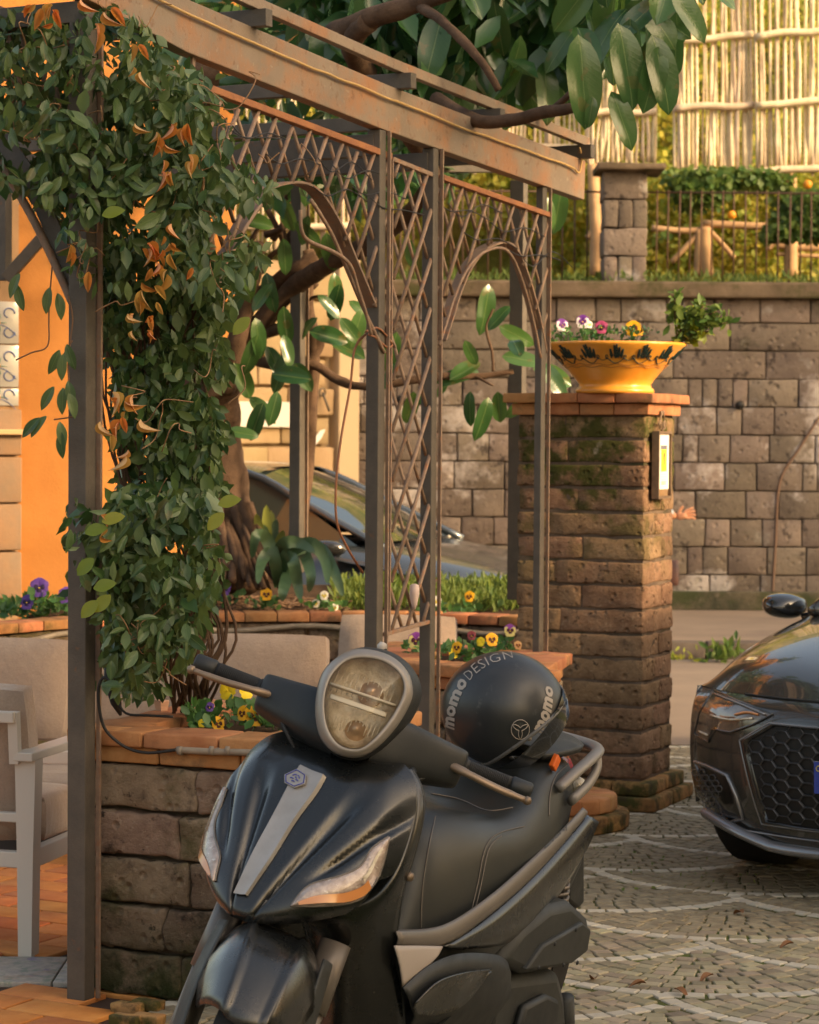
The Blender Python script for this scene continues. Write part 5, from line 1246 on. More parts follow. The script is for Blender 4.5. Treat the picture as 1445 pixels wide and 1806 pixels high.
M['plastic'] = mat('dark_grey_plastic', (.016, .018, .019), (.023, .024, .024), 9, .50, .0004, 350, spec=.4, rvar=.1)
M['plastic2'] = mat('weathered_grey_plastic', (.036, .038, .036), (.028, .029, .028), 7, .55, .0005, 300, spec=.35, rvar=.1)
M['seat'] = mat('grey_black_seat_vinyl', (.019, .022, .022), (.026, .027, .026), 5, .38, .0004, 700, spec=.45, rvar=.08)
M['silver'] = mat('brushed_silver', (.46, .42, .38), (.36, .32, .28), 9, .34, metal=.6)
M['trim'] = mat('satin_grey_trim', (.13, .11, .095), (.17, .145, .125), 4, .40, metal=.35, spec=.5)
M['lensclear'] = bpy.data.materials.new('clear_lens'); M['lensclear'].use_nodes = True
_n = M['lensclear'].node_tree; _n.nodes.remove(_n.nodes['Principled BSDF']); _t = _n.nodes.new('ShaderNodeBsdfTransparent'); _t.inputs[0].default_value = (.93, .90, .84, 1); _gs = _n.nodes.new('ShaderNodeBsdfGlossy'); _gs.inputs['Roughness'].default_value = .08
_fr = _n.nodes.new('ShaderNodeFresnel'); _fr.inputs[0].default_value = 1.38; _mx = _n.nodes.new('ShaderNodeMixShader'); _n.links.new(_fr.outputs[0], _mx.inputs[0]); _n.links.new(_t.outputs[0], _mx.inputs[1]); _n.links.new(_gs.outputs[0], _mx.inputs[2]); _n.links.new(_mx.outputs[0], _n.nodes['Material Output'].inputs[0])
M['chrome'] = mat('reflector_chrome', (.92, .84, .70), (.62, .52, .38), 38, .22, metal=.55, bump=.006, bscale=60, spec=.8)
M['amber'] = mat('amber_lens', (.62, .24, .08), None, rough=.15, spec=.6, coat=.5)
M['gold'] = mat('bronze_lever', (.20, .14, .095), (.27, .19, .13), 12, .42, metal=.5)
M['tyre'] = mat('tyre_rubber', (.022, .021, .020), (.035, .033, .03), 14, .85, .003, 80, spec=.2)
def dense(rows, ku=5, kv=5):
    rows = [cat(r, kv) for r in rows]; cols = list(zip(*rows)); cols = [cat(c, ku) for c in cols]; return [list(r) for r in zip(*cols)]
def both(half): return [[Vector((p[0], -p[1], p[2])) for p in r[:0:-1]] + [Vector(p) for p in r] for r in half]
def toW(rows): return [[SB(*p) for p in r] for r in rows]
def bvh_of(rows):
    b = MB(); b.grid(rows); return BVHTree.FromPolygons([tuple(v) for v in b.v], b.f)
def hit(bv, px, py, off=.002):
    d = ray(px, py).normalized(); loc, n, i, ds = bv.ray_cast(CAM, d)
    if loc is None: 
        return None
    if n.dot(d) > 0: n = -n
    return loc + n * off
# front shield
prof_ = [(.950, [(-.32, 0), (-.322, .06), (-.333, .11), (-.350, .145)]),
         (.92, [(-.25, 0), (-.255, .08), (-.285, .145), (-.335, .185)]),
         (.87, [(-.203, 0), (-.208, .085), (-.240, .165), (-.305, .212)]),
         (.80, [(-.142, 0), (-.150, .09), (-.190, .175), (-.262, .226)]),
         (.74, [(-.088, 0), (-.100, .085), (-.150, .172), (-.232, .224)]),
         (.69, [(-.048, 0), (-.062, .075), (-.115, .155), (-.200, .207)]),
         (.655, [(-.026, 0), (-.040, .06), (-.090, .13), (-.175, .195)]),
         (.635, [(-.030, 0), (-.046, .05), (-.092, .11), (-.160, .165)])]
half = [[Vector((f, l, u + (.055 * (l / .2) ** 2 if k >= 5 else .02 * (l / .2) ** 2))) for f, l in r] for k, (u, r) in enumerate(prof_)]
loc_rows = dense(both(half), 8, 16)
def flute(f, l, u):
    k = max(0, min(1, (u - .64) / .27)); wv = .045 + .20 * k
    s = abs(l) / wv; o = 0
    def notch(s, a, c, dp): return -dp * math.sin(math.pi * (s - a) / (c - a)) ** 1.2 if a < s < c else 0
    o += notch(s, .36, .62, .015) + notch(s, .82, 1.08, .014) * max(0, min(1, (k - .30) * 5))
    fade = min(1, k * 5 + .2) * min(1, max(0, (1.02 - k) * 4)) if k < 1 else .15
    return o * fade
shr = [[SB(p.x + flute(*p), p.y, p.z + flute(*p) * .4) for p in r] for r in loc_rows]
b = MB(); b.grid(shr); b.obj('front_shield', M['paint'], scoot, thick=.004)
bvS = bvh_of([[SB(p.x + .004, p.y, p.z + .002) for p in r] for r in loc_rows])
# silver grille strip
b = MB(); rows = []
lt = [(527, 1352), (508, 1385), (480, 1440), (448, 1500), (425, 1550), (413, 1578)]; rt_ = [(576, 1372), (560, 1400), (523, 1450), (487, 1508), (455, 1555), (437, 1581)]
for (a, c) in zip(cat([Vector((x, y, 0)) for x, y in lt], 5), cat([Vector((x, y, 0)) for x, y in rt_], 5)):
    r = []
    for k, o_ in ((0, .001), (.08, .009), (.5, .006), (.92, .009), (1, .001)):
        q = a.lerp(c, k); h_ = hit(bvS, q.x, q.y, o_); r.append(h_)
    rows.append(r)
b.grid(rows); b.grid([rows[0], [p - tF * .01 for p in rows[0]]]); b.obj('grille_strip', M['silver'], scoot, ang=35)
strip_o = scoot.children[-1]
def px_poly(pts, off, bv=bvS): return [hit(bv, x, y, off) for x, y in pts]
hexo = [(505, 1372), (527, 1362), (543, 1372), (541, 1388), (522, 1395), (505, 1386)]
b = MB(); P_ = px_poly(hexo, .009); nrm_ = (P_[1] - P_[0]).cross(P_[2] - P_[0]).normalized(); nrm_ = -nrm_ if nrm_.dot(sF) < 0 else nrm_; b.poly(P_, nrm_ * .004); bd = b.obj('badge', M['silver'], scoot, smooth=False)
blue = flat('badge_blue', (.06, .07, .30), .4); b = MB(); cb = sum(P_, Vector()) / 6 + nrm_ * .0045
ring = [cb + (p + nrm_ * .0045 - cb) * .86 for p in P_]; 
for i in range(6): b.tube([ring[i], ring[(i + 1) % 6]], .0013, 4)
ex = (P_[2] - P_[5]).normalized(); ex = (P_[3] - P_[0]).normalized(); ey = nrm_.cross(ex).normalized(); ey = ey if ey.z > 0 else -ey
for a0, c0_ in (((-.010, .004), (-.002, .009)), ((.001, .009), (.009, .004)), ((-.011, -.003), (-.003, -.002)), ((.003, -.002), (.010, -.003)), ((-.004, -.008), (.004, -.008)), ((-.002, .003), (.003, .001))):
    b.tube([cb + ex * a0[0] + ey * a0[1], cb + ex * (a0[0] + c0_[0]) / 2 + ey * ((a0[1] + c0_[1]) / 2 + .0015), cb + ex * c0_[0] + ey * c0_[1]], .0016, 4)
b.obj('badge_emblem', blue, bd)
# front turn signals
def lens(up, lo, mirror):
    rows = []
    U_, L_ = cat([Vector((x, y, 0)) for x, y in up], 5), cat([Vector((x, y, 0)) for x, y in lo], 5)
    for a, c in zip(U_, L_):
        r = []
        for k in (0, .12, .5, .88, 1):
            q = a.lerp(c, k); h_ = hit(bvS, q.x, q.y, .0015 + .008 * math.sin(math.pi * k) ** .5)
            if h_ is None: h_ = r[-1] if r else (rows[-1][0] if rows else SB(-.2, .23, .75))
            r.append(S_mir(h_) if mirror else h_)
        rows.append(r)
    return rows
upL = [(513, 1597), (545, 1562), (600, 1545), (636, 1527), (655, 1497), (684, 1476)]; loL = [(514, 1598), (560, 1598), (618, 1592), (654, 1572), (672, 1535), (686, 1480)]
for mir in (False, True):
    rows = lens(upL, loL, mir); b = MB(); b.grid(rows); b.obj('turn_signal', mat('signal_lens%d' % mir, (.50, .40, .34), (.30, .22, .18), 60, .14, .0025, 160, spec=.8, coat=.8, metal=.5, layers=[((.85, .80, .72), 95, .60, .66, .8), ((.12, .09, .08), 40, .60, .68, .7)]), scoot)
    ts_ = scoot.children[-1]
    b = MB(); n1 = int(len(rows) * .10); n2 = int(len(rows) * .62); b.grid([[r[1].lerp(r[3], k) + (r[2] - (r[1] + r[3]) / 2) * 1.15 for k in (.55, .75, .95)] for r in rows[n1:n2]]); b.obj('amber_insert', M['amber'], ts_)
    b = MB(); n3 = int(len(rows) * .55); b.grid([[r[1].lerp(r[3], k) + (r[2] - (r[1] + r[3]) / 2) * 1.15 for k in (.25, .45)] for r in rows[n3:-3]]); b.obj('reflector_insert', M['chrome'], ts_)
    b = MB(); m_ = [r[0] for r in rows] + [r[-1] for r in rows[::-1]]; b.tube(m_ + [m_[0]], .0025, 5, cap=False); b.obj('lens_rim', M['trim'], scoot if False else ts_)
# lower leg shield and side edge
edge = [(-.372, .150, .950), (-.362, .190, .91), (-.338, .212, .86), (-.305, .222, .79), (-.290, .218, .72), (-.318, .205, .64), (-.345, .197, .56), (-.395, .200, .48), (-.425, .205, .40), (-.45, .20, .32)]
inn = [(-.352, .142, .945), (-.338, .182, .905), (-.308, .207, .86), (-.268, .218, .79), (-.235, .210, .72), (-.215, .175, .66), (-.255, .15, .57), (-.30, .13, .49), (-.34, .12, .40), (-.36, .11, .32)]
mid = [(-.37, .12, .945), (-.36, .15, .9), (-.33, .17, .85), (-.28, .18, .78), (-.22, .16, .70), (-.17, .08, .645), (-.24, .06, .60), (-.30, .05, .52), (-.35, .05, .42), (-.38, .05, .32)]
cen = [(-.39, 0, .95), (-.37, 0, .9), (-.33, 0, .85), (-.26, 0, .78), (-.19, 0, .70), (-.14, 0, .64), (-.26, 0, .62), (-.33, 0, .54), (-.38, 0, .44), (-.41, 0, .32)]
rows = [[Vector(c[i]) for c in (cen, mid, inn, edge)] for i in range(10)]
rows = dense(both(rows), 6, 5); b = MB(); b.grid(toW(rows)); b.obj('leg_shield', M['paint'], scoot, thick=.006)
b = MB()
for s in (-1, 1): b.tube([SB(f - .004, l * s, u) for f, l, u in cat([Vector(e) for e in edge], 5)], .006, 7)
b.obj('shield_edge', M['plastic'], scoot)
# inner shield (towards the rider) and tunnel
rows = [[Vector(p) for p in r] for r in (((-.44, 0, .94), (-.43, .1, .94), (-.375, .145, .93)), ((-.47, 0, .80), (-.45, .12, .80), (-.315, .215, .80)), ((-.50, 0, .62), (-.47, .12, .62), (-.325, .195, .62)), ((-.56, 0, .42), (-.50, .12, .42), (-.42, .198, .42)), ((-.60, 0, .30), (-.55, .12, .30), (-.46, .2, .30)))]
b = MB(); b.grid(toW(dense(both(rows), 4, 4))); b.obj('inner_shield', M['plastic'], scoot)
b = MB(); b.lathe(SB(-.300, .224, .745), [(0, .012), (.009, .010), (.011, 0), (0, -.004)], 10, ax=(sF, sU, sL)); b.obj('screw_cap', M['gold'], scoot)
# seat and body
sec = [(-.50, [(0, .56), (.08, .56), (.125, .52), (.145, .45), (.150, .37)]), (-.58, [(0, .73), (.08, .725), (.135, .66), (.165, .52), (.175, .39)]), (-.68, [(0, .785), (.09, .775), (.150, .70), (.185, .545), (.195, .41)]),
       (-.80, [(0, .775), (.10, .775), (.165, .71), (.190, .57), (.20, .44)]), (-.95, [(0, .745), (.12, .755), (.175, .705), (.193, .60), (.20, .49)]), (-1.06, [(0, .765), (.125, .775), (.172, .72), (.19, .63), (.195, .54)]),
       (-1.14, [(0, .815), (.115, .81), (.158, .75), (.18, .67), (.182, .58)]), (-1.21, [(0, .845), (.105, .835), (.148, .78), (.165, .70), (.168, .62)]), (-1.30, [(0, .85), (.09, .84), (.122, .79), (.138, .73), (.14, .66)]),
       (-1.39, [(0, .835), (.07, .825), (.092, .79), (.105, .75), (.10, .70)]), (-1.46, [(0, .80), (.04, .80), (.055, .78), (.06, .75), (.055, .72)])]
rows = [[Vector((f, l, u)) for l, u in r] for f, r in sec]
bod = toW(dense(both(rows), 6, 5)); b = MB(); b.grid(bod); b.obj('seat', M['seat'], scoot)
bvB = bvh_of(bod)
b = MB(); b.grid([bod[0], [SB(-.52, 0, .45)] * len(bod[0])]); b.obj('seat_nose', M['plastic'], scoot)
def seam(pts, r=.0016, off=.0012, bv=bvB):
    P_ = [hit(bv, p.x, p.y, off) for p in cat([Vector((x, y, 0)) for x, y in pts], 6)]; return [p for p in P_ if p is not None]
b = MB()
for pts in ([(742, 1640), (745, 1570), (755, 1500), (768, 1440)], [(826, 1628), (842, 1560), (856, 1495), (880, 1470), (925, 1458)], [(832, 1628), (848, 1560), (862, 1497), (884, 1475)], [(760, 1400), (810, 1410), (860, 1430), (905, 1425)], [(968, 1440), (970, 1400), (980, 1370), (1000, 1350)]):
    s_ = seam(pts)
    if len(s_) > 3: b.tube(s_, .0016, 5)
b.obj('seat_piping', M['trim'], scoot)
# saddle step between rider and pillion seats
def band(up, lo, name, m, bulge=.006, thick=.004, mirror=True, par=scoot, ks=(0, .15, .5, .85, 1)):
    U_, L_ = cat([S_back(x, y, l) for x, y, l in up], 6), cat([S_back(x, y, l) for x, y, l in lo], 6)
    rows = [[a.lerp(c, k) + sL * bulge * math.sin(math.pi * k) for k in ks] for a, c in zip(U_, L_)]
    for mir in ((False, True) if mirror else (False,)):
        b = MB(); b.grid([[S_mir(p) for p in r] for r in rows] if mir else rows); b.obj(name, m, par, thick=thick)
    return rows
stripe = band([(698, 1640, .205), (780, 1632, .208), (860, 1583, .206), (940, 1513, .19), (1005, 1449, .165), (1028, 1424, .15)], [(700, 1668, .215), (782, 1668, .218), (862, 1616, .216), (942, 1546, .20), (1008, 1472, .172), (1036, 1436, .152)], 'side_trim', M['trim'], .008)
band([(782, 1668, .214), (862, 1617, .212), (942, 1547, .197), (1008, 1473, .168), (1036, 1437, .148)], [(800, 1672, .17), (900, 1670, .17), (960, 1612, .15), (1012, 1535, .13), (1040, 1452, .12)], 'side_panel', M['paint'], .03)
band([(885, 1672, .155), (930, 1640, .15), (975, 1580, .14), (1020, 1500, .12)], [(895, 1700, .13), (945, 1670, .12), (985, 1610, .11), (1022, 1530, .10)], 'under_panel', M['plastic'], .01)
# footboard and lower fairing
band([(697, 1668, .22), (740, 1668, .225), (782, 1669, .225)], [(712, 1742, .235), (735, 1722, .235), (760, 1700, .235)], 'footboard_side', mat('beige_grey_trim', (.36, .30, .26), None, rough=.45, spec=.4), .004)
b = MB(); b.grid(toW(dense(both([[Vector((-.44, 0, .34)), Vector((-.42, .12, .345)), Vector((-.40, .225, .35))], [Vector((-.6, 0, .36)), Vector((-.6, .12, .35)), Vector((-.58, .23, .36))], [Vector((-.74, 0, .40)), Vector((-.74, .12, .38)), Vector((-.74, .215, .40))]]), 4, 4))); b.obj('footboard', M['plastic'], scoot)
band([(712, 1742, .238), (760, 1702, .24), (815, 1682, .238), (875, 1684, .225), (896, 1696, .21)], [(704, 1830, .17), (760, 1850, .16), (800, 1850, .16), (830, 1850, .16), (862, 1800, .16)], 'lower_fairing', M['plastic'], .035)
band([(735, 1770, .262), (775, 1732, .266), (825, 1716, .262), (868, 1712, .245)], [(735, 1790, .25), (775, 1790, .245), (820, 1772, .245), (868, 1714, .243)], 'fairing_recess', M['paint'], -.006)
# engine: air box, belt cover, shock, exhaust side bits
def prism(poly_, l0, l1, name, m, bev=.012, mid_=None):
    b = MB(); a = [S_back(x, y, l1) for x, y in poly_]; b.poly(a, sL * (l0 - l1)); b.obj(name, m, scoot, smooth=True, ang=40, bevel=bev)
prism([(885, 1700), (925, 1640), (975, 1600), (1012, 1592), (1040, 1618), (1046, 1652), (1040, 1682), (1012, 1704), (930, 1722)], .05, .215, 'air_box', M['plastic2'], .022)
prism([(930, 1712), (960, 1668), (1030, 1628), (1044, 1640), (1038, 1678), (1010, 1700)], .2, .228, 'air_box_lid', M['plastic2'], .006)
for x, y in ((950, 1707), (994, 1702), (979, 1665), (1016, 1640), (1018, 1698)):
    b = MB(); b.lathe(S_back(x, y, .228), [(0, .004), (.005, .003), (.006, 0)], 8, ax=(sF, sU, sL)); b.obj('bolt', M['black'], scoot)
prism([(860, 1850), (872, 1745), (905, 1722), (990, 1712), (1002, 1760), (1008, 1850)], .03, .19, 'crankcase', M['plastic2'], .03)
prism([(905, 1860), (930, 1775), (968, 1755), (990, 1765), (975, 1860)], .19, .215, 'crankcase_cover', M['plastic'], .012)
b = MB(); b.tube([S_back(998, 1760, .17), S_back(1000, 1850, .17)], .022, 12); b.obj('drive_housing', M['plastic2'], scoot)
prism([(1006, 1475), (1024, 1488), (1032, 1500), (1032, 1592), (1022, 1604), (1004, 1590)], -.08, .085, 'rear_mudguard', M['plastic'], .008)
b = MB(); n = 60; p0, p1 = S_back(990, 1505, .12), S_back(983, 1600, .13)
ax_ = (p1 - p0); e1 = sL; e2 = ax_.normalized().cross(sL)
b.tube([p0 + ax_ * i / n + (e1 * math.cos(i * .9) + e2 * math.sin(i * .9)) * .026 for i in range(n + 1)], .006, 5); b.obj('shock_spring', M['trim'], scoot)
b = MB(); b.tube([p0 - ax_ * .1, p1 + ax_ * .1], .014, 8); b.obj('shock_absorber', M['black'], scoot)
# wheels
def wheel(c, axd, f1_, u1_, R, r, nm):
    t = MB(); prof2 = [(R - r * 1.6, r * .75), (R - r * 1.2, r), (R - r * .5, r * .95), (R - .012, r * .55), (R, 0), (R - .012, -r * .55), (R - r * .5, -r * .95), (R - r * 1.2, -r), (R - r * 1.6, -r * .75)]
    t.lathe(c, prof2, 48, ax=(f1_, u1_, axd)); ty = t.obj(nm, M['tyre'], scoot)
    rb = MB(); Ri = R - r * 1.55; rb.lathe(c, [(Ri, r * .7), (Ri - .012, r * .6), (Ri - .012, -r * .6), (Ri, -r * .7)], 40, ax=(f1_, u1_, axd))
    for k in range(5):
        a = k * 1.2566; d_ = f1_ * math.cos(a) + u1_ * math.sin(a); s2 = axd.cross(d_); rb.box(c + d_ * (Ri / 2), (Ri, .03, .03), (d_, s2, axd))
    rb.lathe(c, [(0, .05), (.045, .045), (.05, -.045), (0, -.05)], 16, ax=(f1_, u1_, axd)); rb.obj('rim', M['trim'], ty)
    g_ = MB()
    for k in range(44):
        a = k * 2 * math.pi / 44; d_ = f1_ * math.cos(a) + u1_ * math.sin(a); s2 = axd.cross(d_)
        for sd in (-1, 1): g_.box(c + d_ * (R - .006) + axd * sd * r * .42, (.006, .012, r * .5), (d_, s2 + axd * sd * .5, (axd - s2 * sd * .5).normalized()))
    g_.obj('tread', M['tyre'], ty, smooth=False, kind='stuff')
wheel(AXL, tL, tF, tA, .305, .055, 'front_tyre'); wheel(SB(-1.40, 0, .285), sL, sF, sU, .30, .065, 'rear_tyre')
# front fender in the steered frame
rows = []
for i in range(17):
    th = math.radians(19 + 96 * i / 16); rr_ = .340 + .010 * math.sin(math.pi * i / 16); hw = .100 + .022 * min(1, i / 6)
    tipk = max(0, 1 - i / 4)
    r = []
    for j in range(-12, 13):
        s = j / 12; drop = .085 * abs(s) ** 4 + (.030 * max(0, abs(s) - .45)) + .004 * abs(s); crease = .007 * max(0, 1 - abs(abs(s) - .45) / .07) - (.006 if abs(s) < .38 else 0) 
        thj = th + math.radians(7) * (abs(s) ** 2) * tipk * 1.6
        ro = rr_ - drop + crease
        r.append(AXL + (tF * math.cos(thj) + tA * math.sin(thj)) * ro + tL * s * hw)
    rows.append(r)
b = MB(); b.grid(rows); b.obj('front_fender', M['paint'], scoot, thick=.004)
for s in (-1, 1):
    b = MB(); b.tube([AXL + tL * s * .118 + tA * .0 - tF * .01, AXL + tL * s * .118 + tA * .22], .028, 14); b.tube([AXL + tL * s * .118 + tA * .21, AXL + tL * s * .115 + tA * .36], .033, 14); b.obj('fork_leg', M['trim'], scoot)
    b = MB(); b.grid(dense([[AXL + tL * s * .105 + tF * .20 + tA * .06, AXL + tL * s * .125 + tF * .12 + tA * .05, AXL + tL * s * .13 + tF * .02 + tA * .04], [AXL + tL * s * .112 + tF * .17 + tA * .18, AXL + tL * s * .135 + tF * .09 + tA * .17, AXL + tL * s * .135 + tA * .15], [AXL + tL * s * .105 + tF * .10 + tA * .31, AXL + tL * s * .125 + tF * .05 + tA * .31, AXL + tL * s * .125 - tF * .02 + tA * .30]], 4, 4)); b.obj('fork_guard', M['plastic2'], scoot, thick=.004)
b = MB(); b.tube([AXL - tL * .13, AXL + tL * .13], .012, 8); b.lathe(AXL + tL * .07, [(.115, .004), (.115, -.004), (.06, -.004), (.06, .004), (.115, .004)], 28, ax=(tF, tA, tL)); b.obj('brake_disc', M['silver'], scoot)
# headlight
def catc(pts, k=4):
    n = len(pts); out = []
    for i in range(n):
        p0, p1, p2, p3 = (Vector(pts[(i + o_) % n]) for o_ in (-1, 0, 1, 2))
        for j in range(k):
            t = j / k; out.append(.5 * ((2 * p1) + (p2 - p0) * t + (2 * p0 - 5 * p1 + 4 * p2 - p3) * t * t + (3 * p1 - 3 * p2 + p3 - p0) * t ** 3))
    return out
bez = [(642, 1146), (608, 1153), (576, 1180), (561, 1220), (558, 1262), (568, 1302), (594, 1328), (631, 1335), (662, 1320), (692, 1290), (715, 1256), (727, 1222), (718, 1186), (688, 1158)]
len_ = [(647, 1160), (612, 1165), (585, 1191), (573, 1226), (573, 1263), (582, 1294), (601, 1316), (631, 1322), (654, 1309), (679, 1282), (700, 1250), (713, 1217), (706, 1189), (680, 1168)]
def ringT(pts, f): return catc([T_f(x, y, f) for x, y in pts], 4)
cx_, cy_ = 645, 1238
def scl(pts, k, dy=0, dx=0): return [(cx_ + (x - cx_) * k + dx, cy_ + (y - cy_) * k + dy) for x, y in pts]
R0, R1 = ringT(bez, .150), ringT(len_, .168)
Rm = [a.lerp(c, .5) + tF * .004 for a, c in zip(R0, R1)]
b = MB(); b.grid([ringT(scl(bez, 1.02), .128), R0, Rm, R1, ringT(scl(len_, .97), .155)], closed=True); hd = b.obj('headlight', mat('brushed_bezel', (.30, .265, .235), (.25, .22, .19), 12, .40, metal=.3), scoot)
def dome(pts, f0, h, kk=(1, .8, .55, .28, .02)): return [ringT(scl(pts, k), f0 + h * (1 - k * k)) for k in kk]
b = MB(); b.grid(dome(len_, .166, .03), closed=True); b.obj('headlight_glass', M['lensclear'], hd)
rows = [ringT(scl(len_, k), f) for k, f in ((1.0, .158), (.96, .130), (.80, .112), (.5, .100), (.02, .098))]
b = MB(); b.grid(rows, closed=True); b.obj('reflector', M['chrome'], hd)
for (x, y, r) in ((655, 1222, .019), (628, 1288, .017)):
    c = T_f(x, y, .118); b = MB(); b.lathe(c, [(r * 1.6, -.03), (r * 1.3, -.002), (r, .004), (r * .8, .018), (0, .022)], 18, ax=(tL, tA, tF)); b.obj('bulb', mat('bulb_cap', (.55, .38, .26), rough=.25, metal=.6), hd)
b = MB(); a_, c_ = T_f(582, 1228, .146), T_f(682, 1262, .146); dr_ = (c_ - a_).normalized(); b.box((a_ + c_) / 2 + tF * .0, ((c_ - a_).length, .012, .008), (dr_, tF.cross(dr_), tF)); a2, c2 = T_f(580, 1212, .140), T_f(700, 1240, .140); b.box((a2 + c2) / 2, ((c2 - a2).length, .006, .02), (dr_, tF.cross(dr_), tF)); b.obj('reflector_bar', mat('cream_bar', (.55, .48, .38), rough=.3, metal=.5), hd, smooth=False, bevel=.002)
b = MB()
for k in range(13):
    p = T_f(590 + k * 9, 1178 + k * 2.6, .128); b.tube([p, p - tA * .05], .0016, 4); p = T_f(594 + k * 7, 1262 + k * 1.6, .128); b.tube([p, p - tA * .03], .0016, 4)
b.obj('reflector_rib', M['chrome'], hd, kind='stuff')
# cowl
cow = scl(bez, 1.06, 2, 3); cow2 = [(650, 1138), (608, 1150), (572, 1176), (556, 1215), (556, 1262), (568, 1308), (600, 1335), (640, 1342), (680, 1322), (716, 1292), (742, 1255), (752, 1216), (738, 1178), (700, 1148)]
b = MB(); R2 = ringT(cow, .118); R3 = ringT(cow2, .05); cc = T_f(655, 1235, -.06)
R4 = [p.lerp(cc, .25) - tF * .07 for p in R3]; R5 = [p.lerp(cc, .7) - tF * .12 for p in R3]; R6 = [cc - tF * .10] * len(R3)
b.grid([[p - tF * .02 for p in R0], R2, R3, R4, R5, R6], closed=True); b.obj('headlight_cowl', M['plastic'], scoot, sub=1)
for s in (-1, 1):
    rows = []
    for (l, f, a, wf, ha) in ((.04, .03, -.005, .095, .090), (.10, .02, .0, .092, .084), (.15, -.005, .008, .080, .074), (.20, -.03, .016, .068, .064), (.232, -.045, .022, .060, .058), (.238, -.047, .024, .052, .050), (.239, -.05, .03, .02, .02)):
        c = ST(f, l * s, a); r = []
        for k in range(16):
            an = 2 * math.pi * k / 16; cx2, sx2 = math.cos(an), math.sin(an); e = .58
            r.append(c + tF * (abs(cx2) ** e * (1 if cx2 > 0 else -1)) * wf * .75 + tA * (abs(sx2) ** e * (1 if sx2 > 0 else -1)) * ha * .75)
        rows.append(r)
    b = MB(); b.grid(cat_rows(rows) if False else rows, closed=True); b.obj('handlebar_cover', M['plastic'], scoot, sub=1)
    g0, g1, g2_ = ST(-.052, s * .235, .034), ST(-.062, s * .345, .036), ST(-.066, s * .395, .037)
    b = MB(); b.tube([g0, g0.lerp(g1, .06), g0.lerp(g1, .08), g1], [.019, .0195, .0170, .0172], 16); gp_ = b.obj('grip', M['black'], scoot)
    b = MB()
    for q in range(22): 
        c = g0.lerp(g1, .12 + .84 * q / 22); dq = (g1 - g0).normalized(); b.tube([c, c + dq * .0022], .0180, 14)
    b.obj('grip_rib', M['black'], gp_, kind='stuff')
    b = MB(); b.tube([g1, g1.lerp(g2_, .1), g2_.lerp(g1, .1), g2_], [.0175, .0205, .0205, .017], 16); b.obj('bar_end', M['plastic'], scoot)
    b = MB(); b.tube(cat([ST(.0, s * .205, .015), ST(.018, s * .25, .008), ST(.012, s * .32, .003), ST(.0, s * .385, .004)], 5), [.012] * 5 + [.010] * 8 + [.0085] * 3, 10, flat=.8); b.lathe(ST(.0, s * .390, .004), [(0, .010), (.008, .007), (.010, 0), (.008, -.007), (0, -.010)], 10); b.obj('brake_lever', M['gold'], scoot)
p = T_l(675, 1158, .02); mt = ST(.05, .015, .09)
b = MB(); q0 = T_f(672, 1160, .03); b.tube([q0 - tA * .01, q0 + tA * .012, q0 + tA * .022], [.012, .008, .006], 10); b.obj('mirror_stalk', M['black'], scoot)
b = MB(); b.lathe(T_f(674, 1141, .03), [(0, -.011), (.008, -.009), (.0115, 0), (.008, .009), (0, .011)], 14, ax=(tL, tF, tA)); b.obj('stalk_knob', flat('worn_white_knob', (.45, .40, .35), .6), scoot)
# cables
b = MB()
for s in (-1, 1):
    b.tube(cat([ST(-.02, s * .20, .01), ST(.03, s * .15, -.05), ST(.01, s * .08, -.11), ST(-.03, s * .03, -.16)], 5), .0045, 6)
b.obj('control_cable', M['black'], scoot, kind='stuff')
# steering column
b = MB(); b.tube([ST(0, 0, -.02), ST(0, 0, -.40)], .05, 14); b.obj('steering_column', M['black'], scoot)
b = MB(); b.grid(toW(dense(both([[Vector((-.37, 0, .95)), Vector((-.37, .09, .95)), Vector((-.38, .165, .945))], [Vector((-.42, 0, .965)), Vector((-.42, .07, .963)), Vector((-.42, .13, .955))], [Vector((-.46, 0, .94)), Vector((-.46, .08, .94)), Vector((-.44, .15, .935))]]), 4, 4))); b.obj('shield_top_cover', M['plastic'], scoot)
# tail: rack plate, grab rails, lamps
def SBp(pts, l): return [S_back(x, y, l) for x, y in pts]
rk = [(-1.20, .09, .868), (-1.28, .115, .876), (-1.39, .108, .874), (-1.46, .07, .868)]
b = MB(); b.grid(toW(dense(both([[Vector((f, 0, u + .012)), Vector((f, l * .6, u + .01)), Vector((f, l, u))] for f, l, u in rk]), 4, 4))); b.obj('rear_rack', M['plastic2'], scoot, thick=.015)
for s in (1, -1):
    pts = [(-1.19, .145, .80), (-1.26, .155, .835), (-1.35, .155, .862), (-1.42, .135, .868), (-1.475, .08, .865), (-1.48, 0, .865)]
    b = MB(); b.tube(cat([SB(f, l * s, u) for f, l, u in pts], 5), .017, 10, flat=.75); b.tube(cat([SB(f, l * s, u) for f, l, u in ((-1.385, .150, .862), (-1.375, .160, .83), (-1.33, .162, .795), (-1.25, .160, .765))], 5), .016, 10, flat=.75); b.obj('grab_rail', mat('satin_silver_rail%d' % s, (.22, .20, .18), rough=.5, metal=.3), scoot)
    b = MB(); b.lathe(SB(-1.40, .10 * s, .77), [(0, .03), (.02, .02), (.026, 0), (0, -.02)], 12, ax=(sF, sU, sL * s)); b.obj('tail_signal', M['lensclear'] if False else M['chrome'], scoot)
b = MB(); b.lathe(SB(-1.46, 0, .77), [(0, .03), (.05, .02), (.07, 0), (.07, -.04)], 16, ax=(sL, sU, -sF)); b.obj('tail_light', flat('red_lens', (.4, .02, .01), .2), scoot)
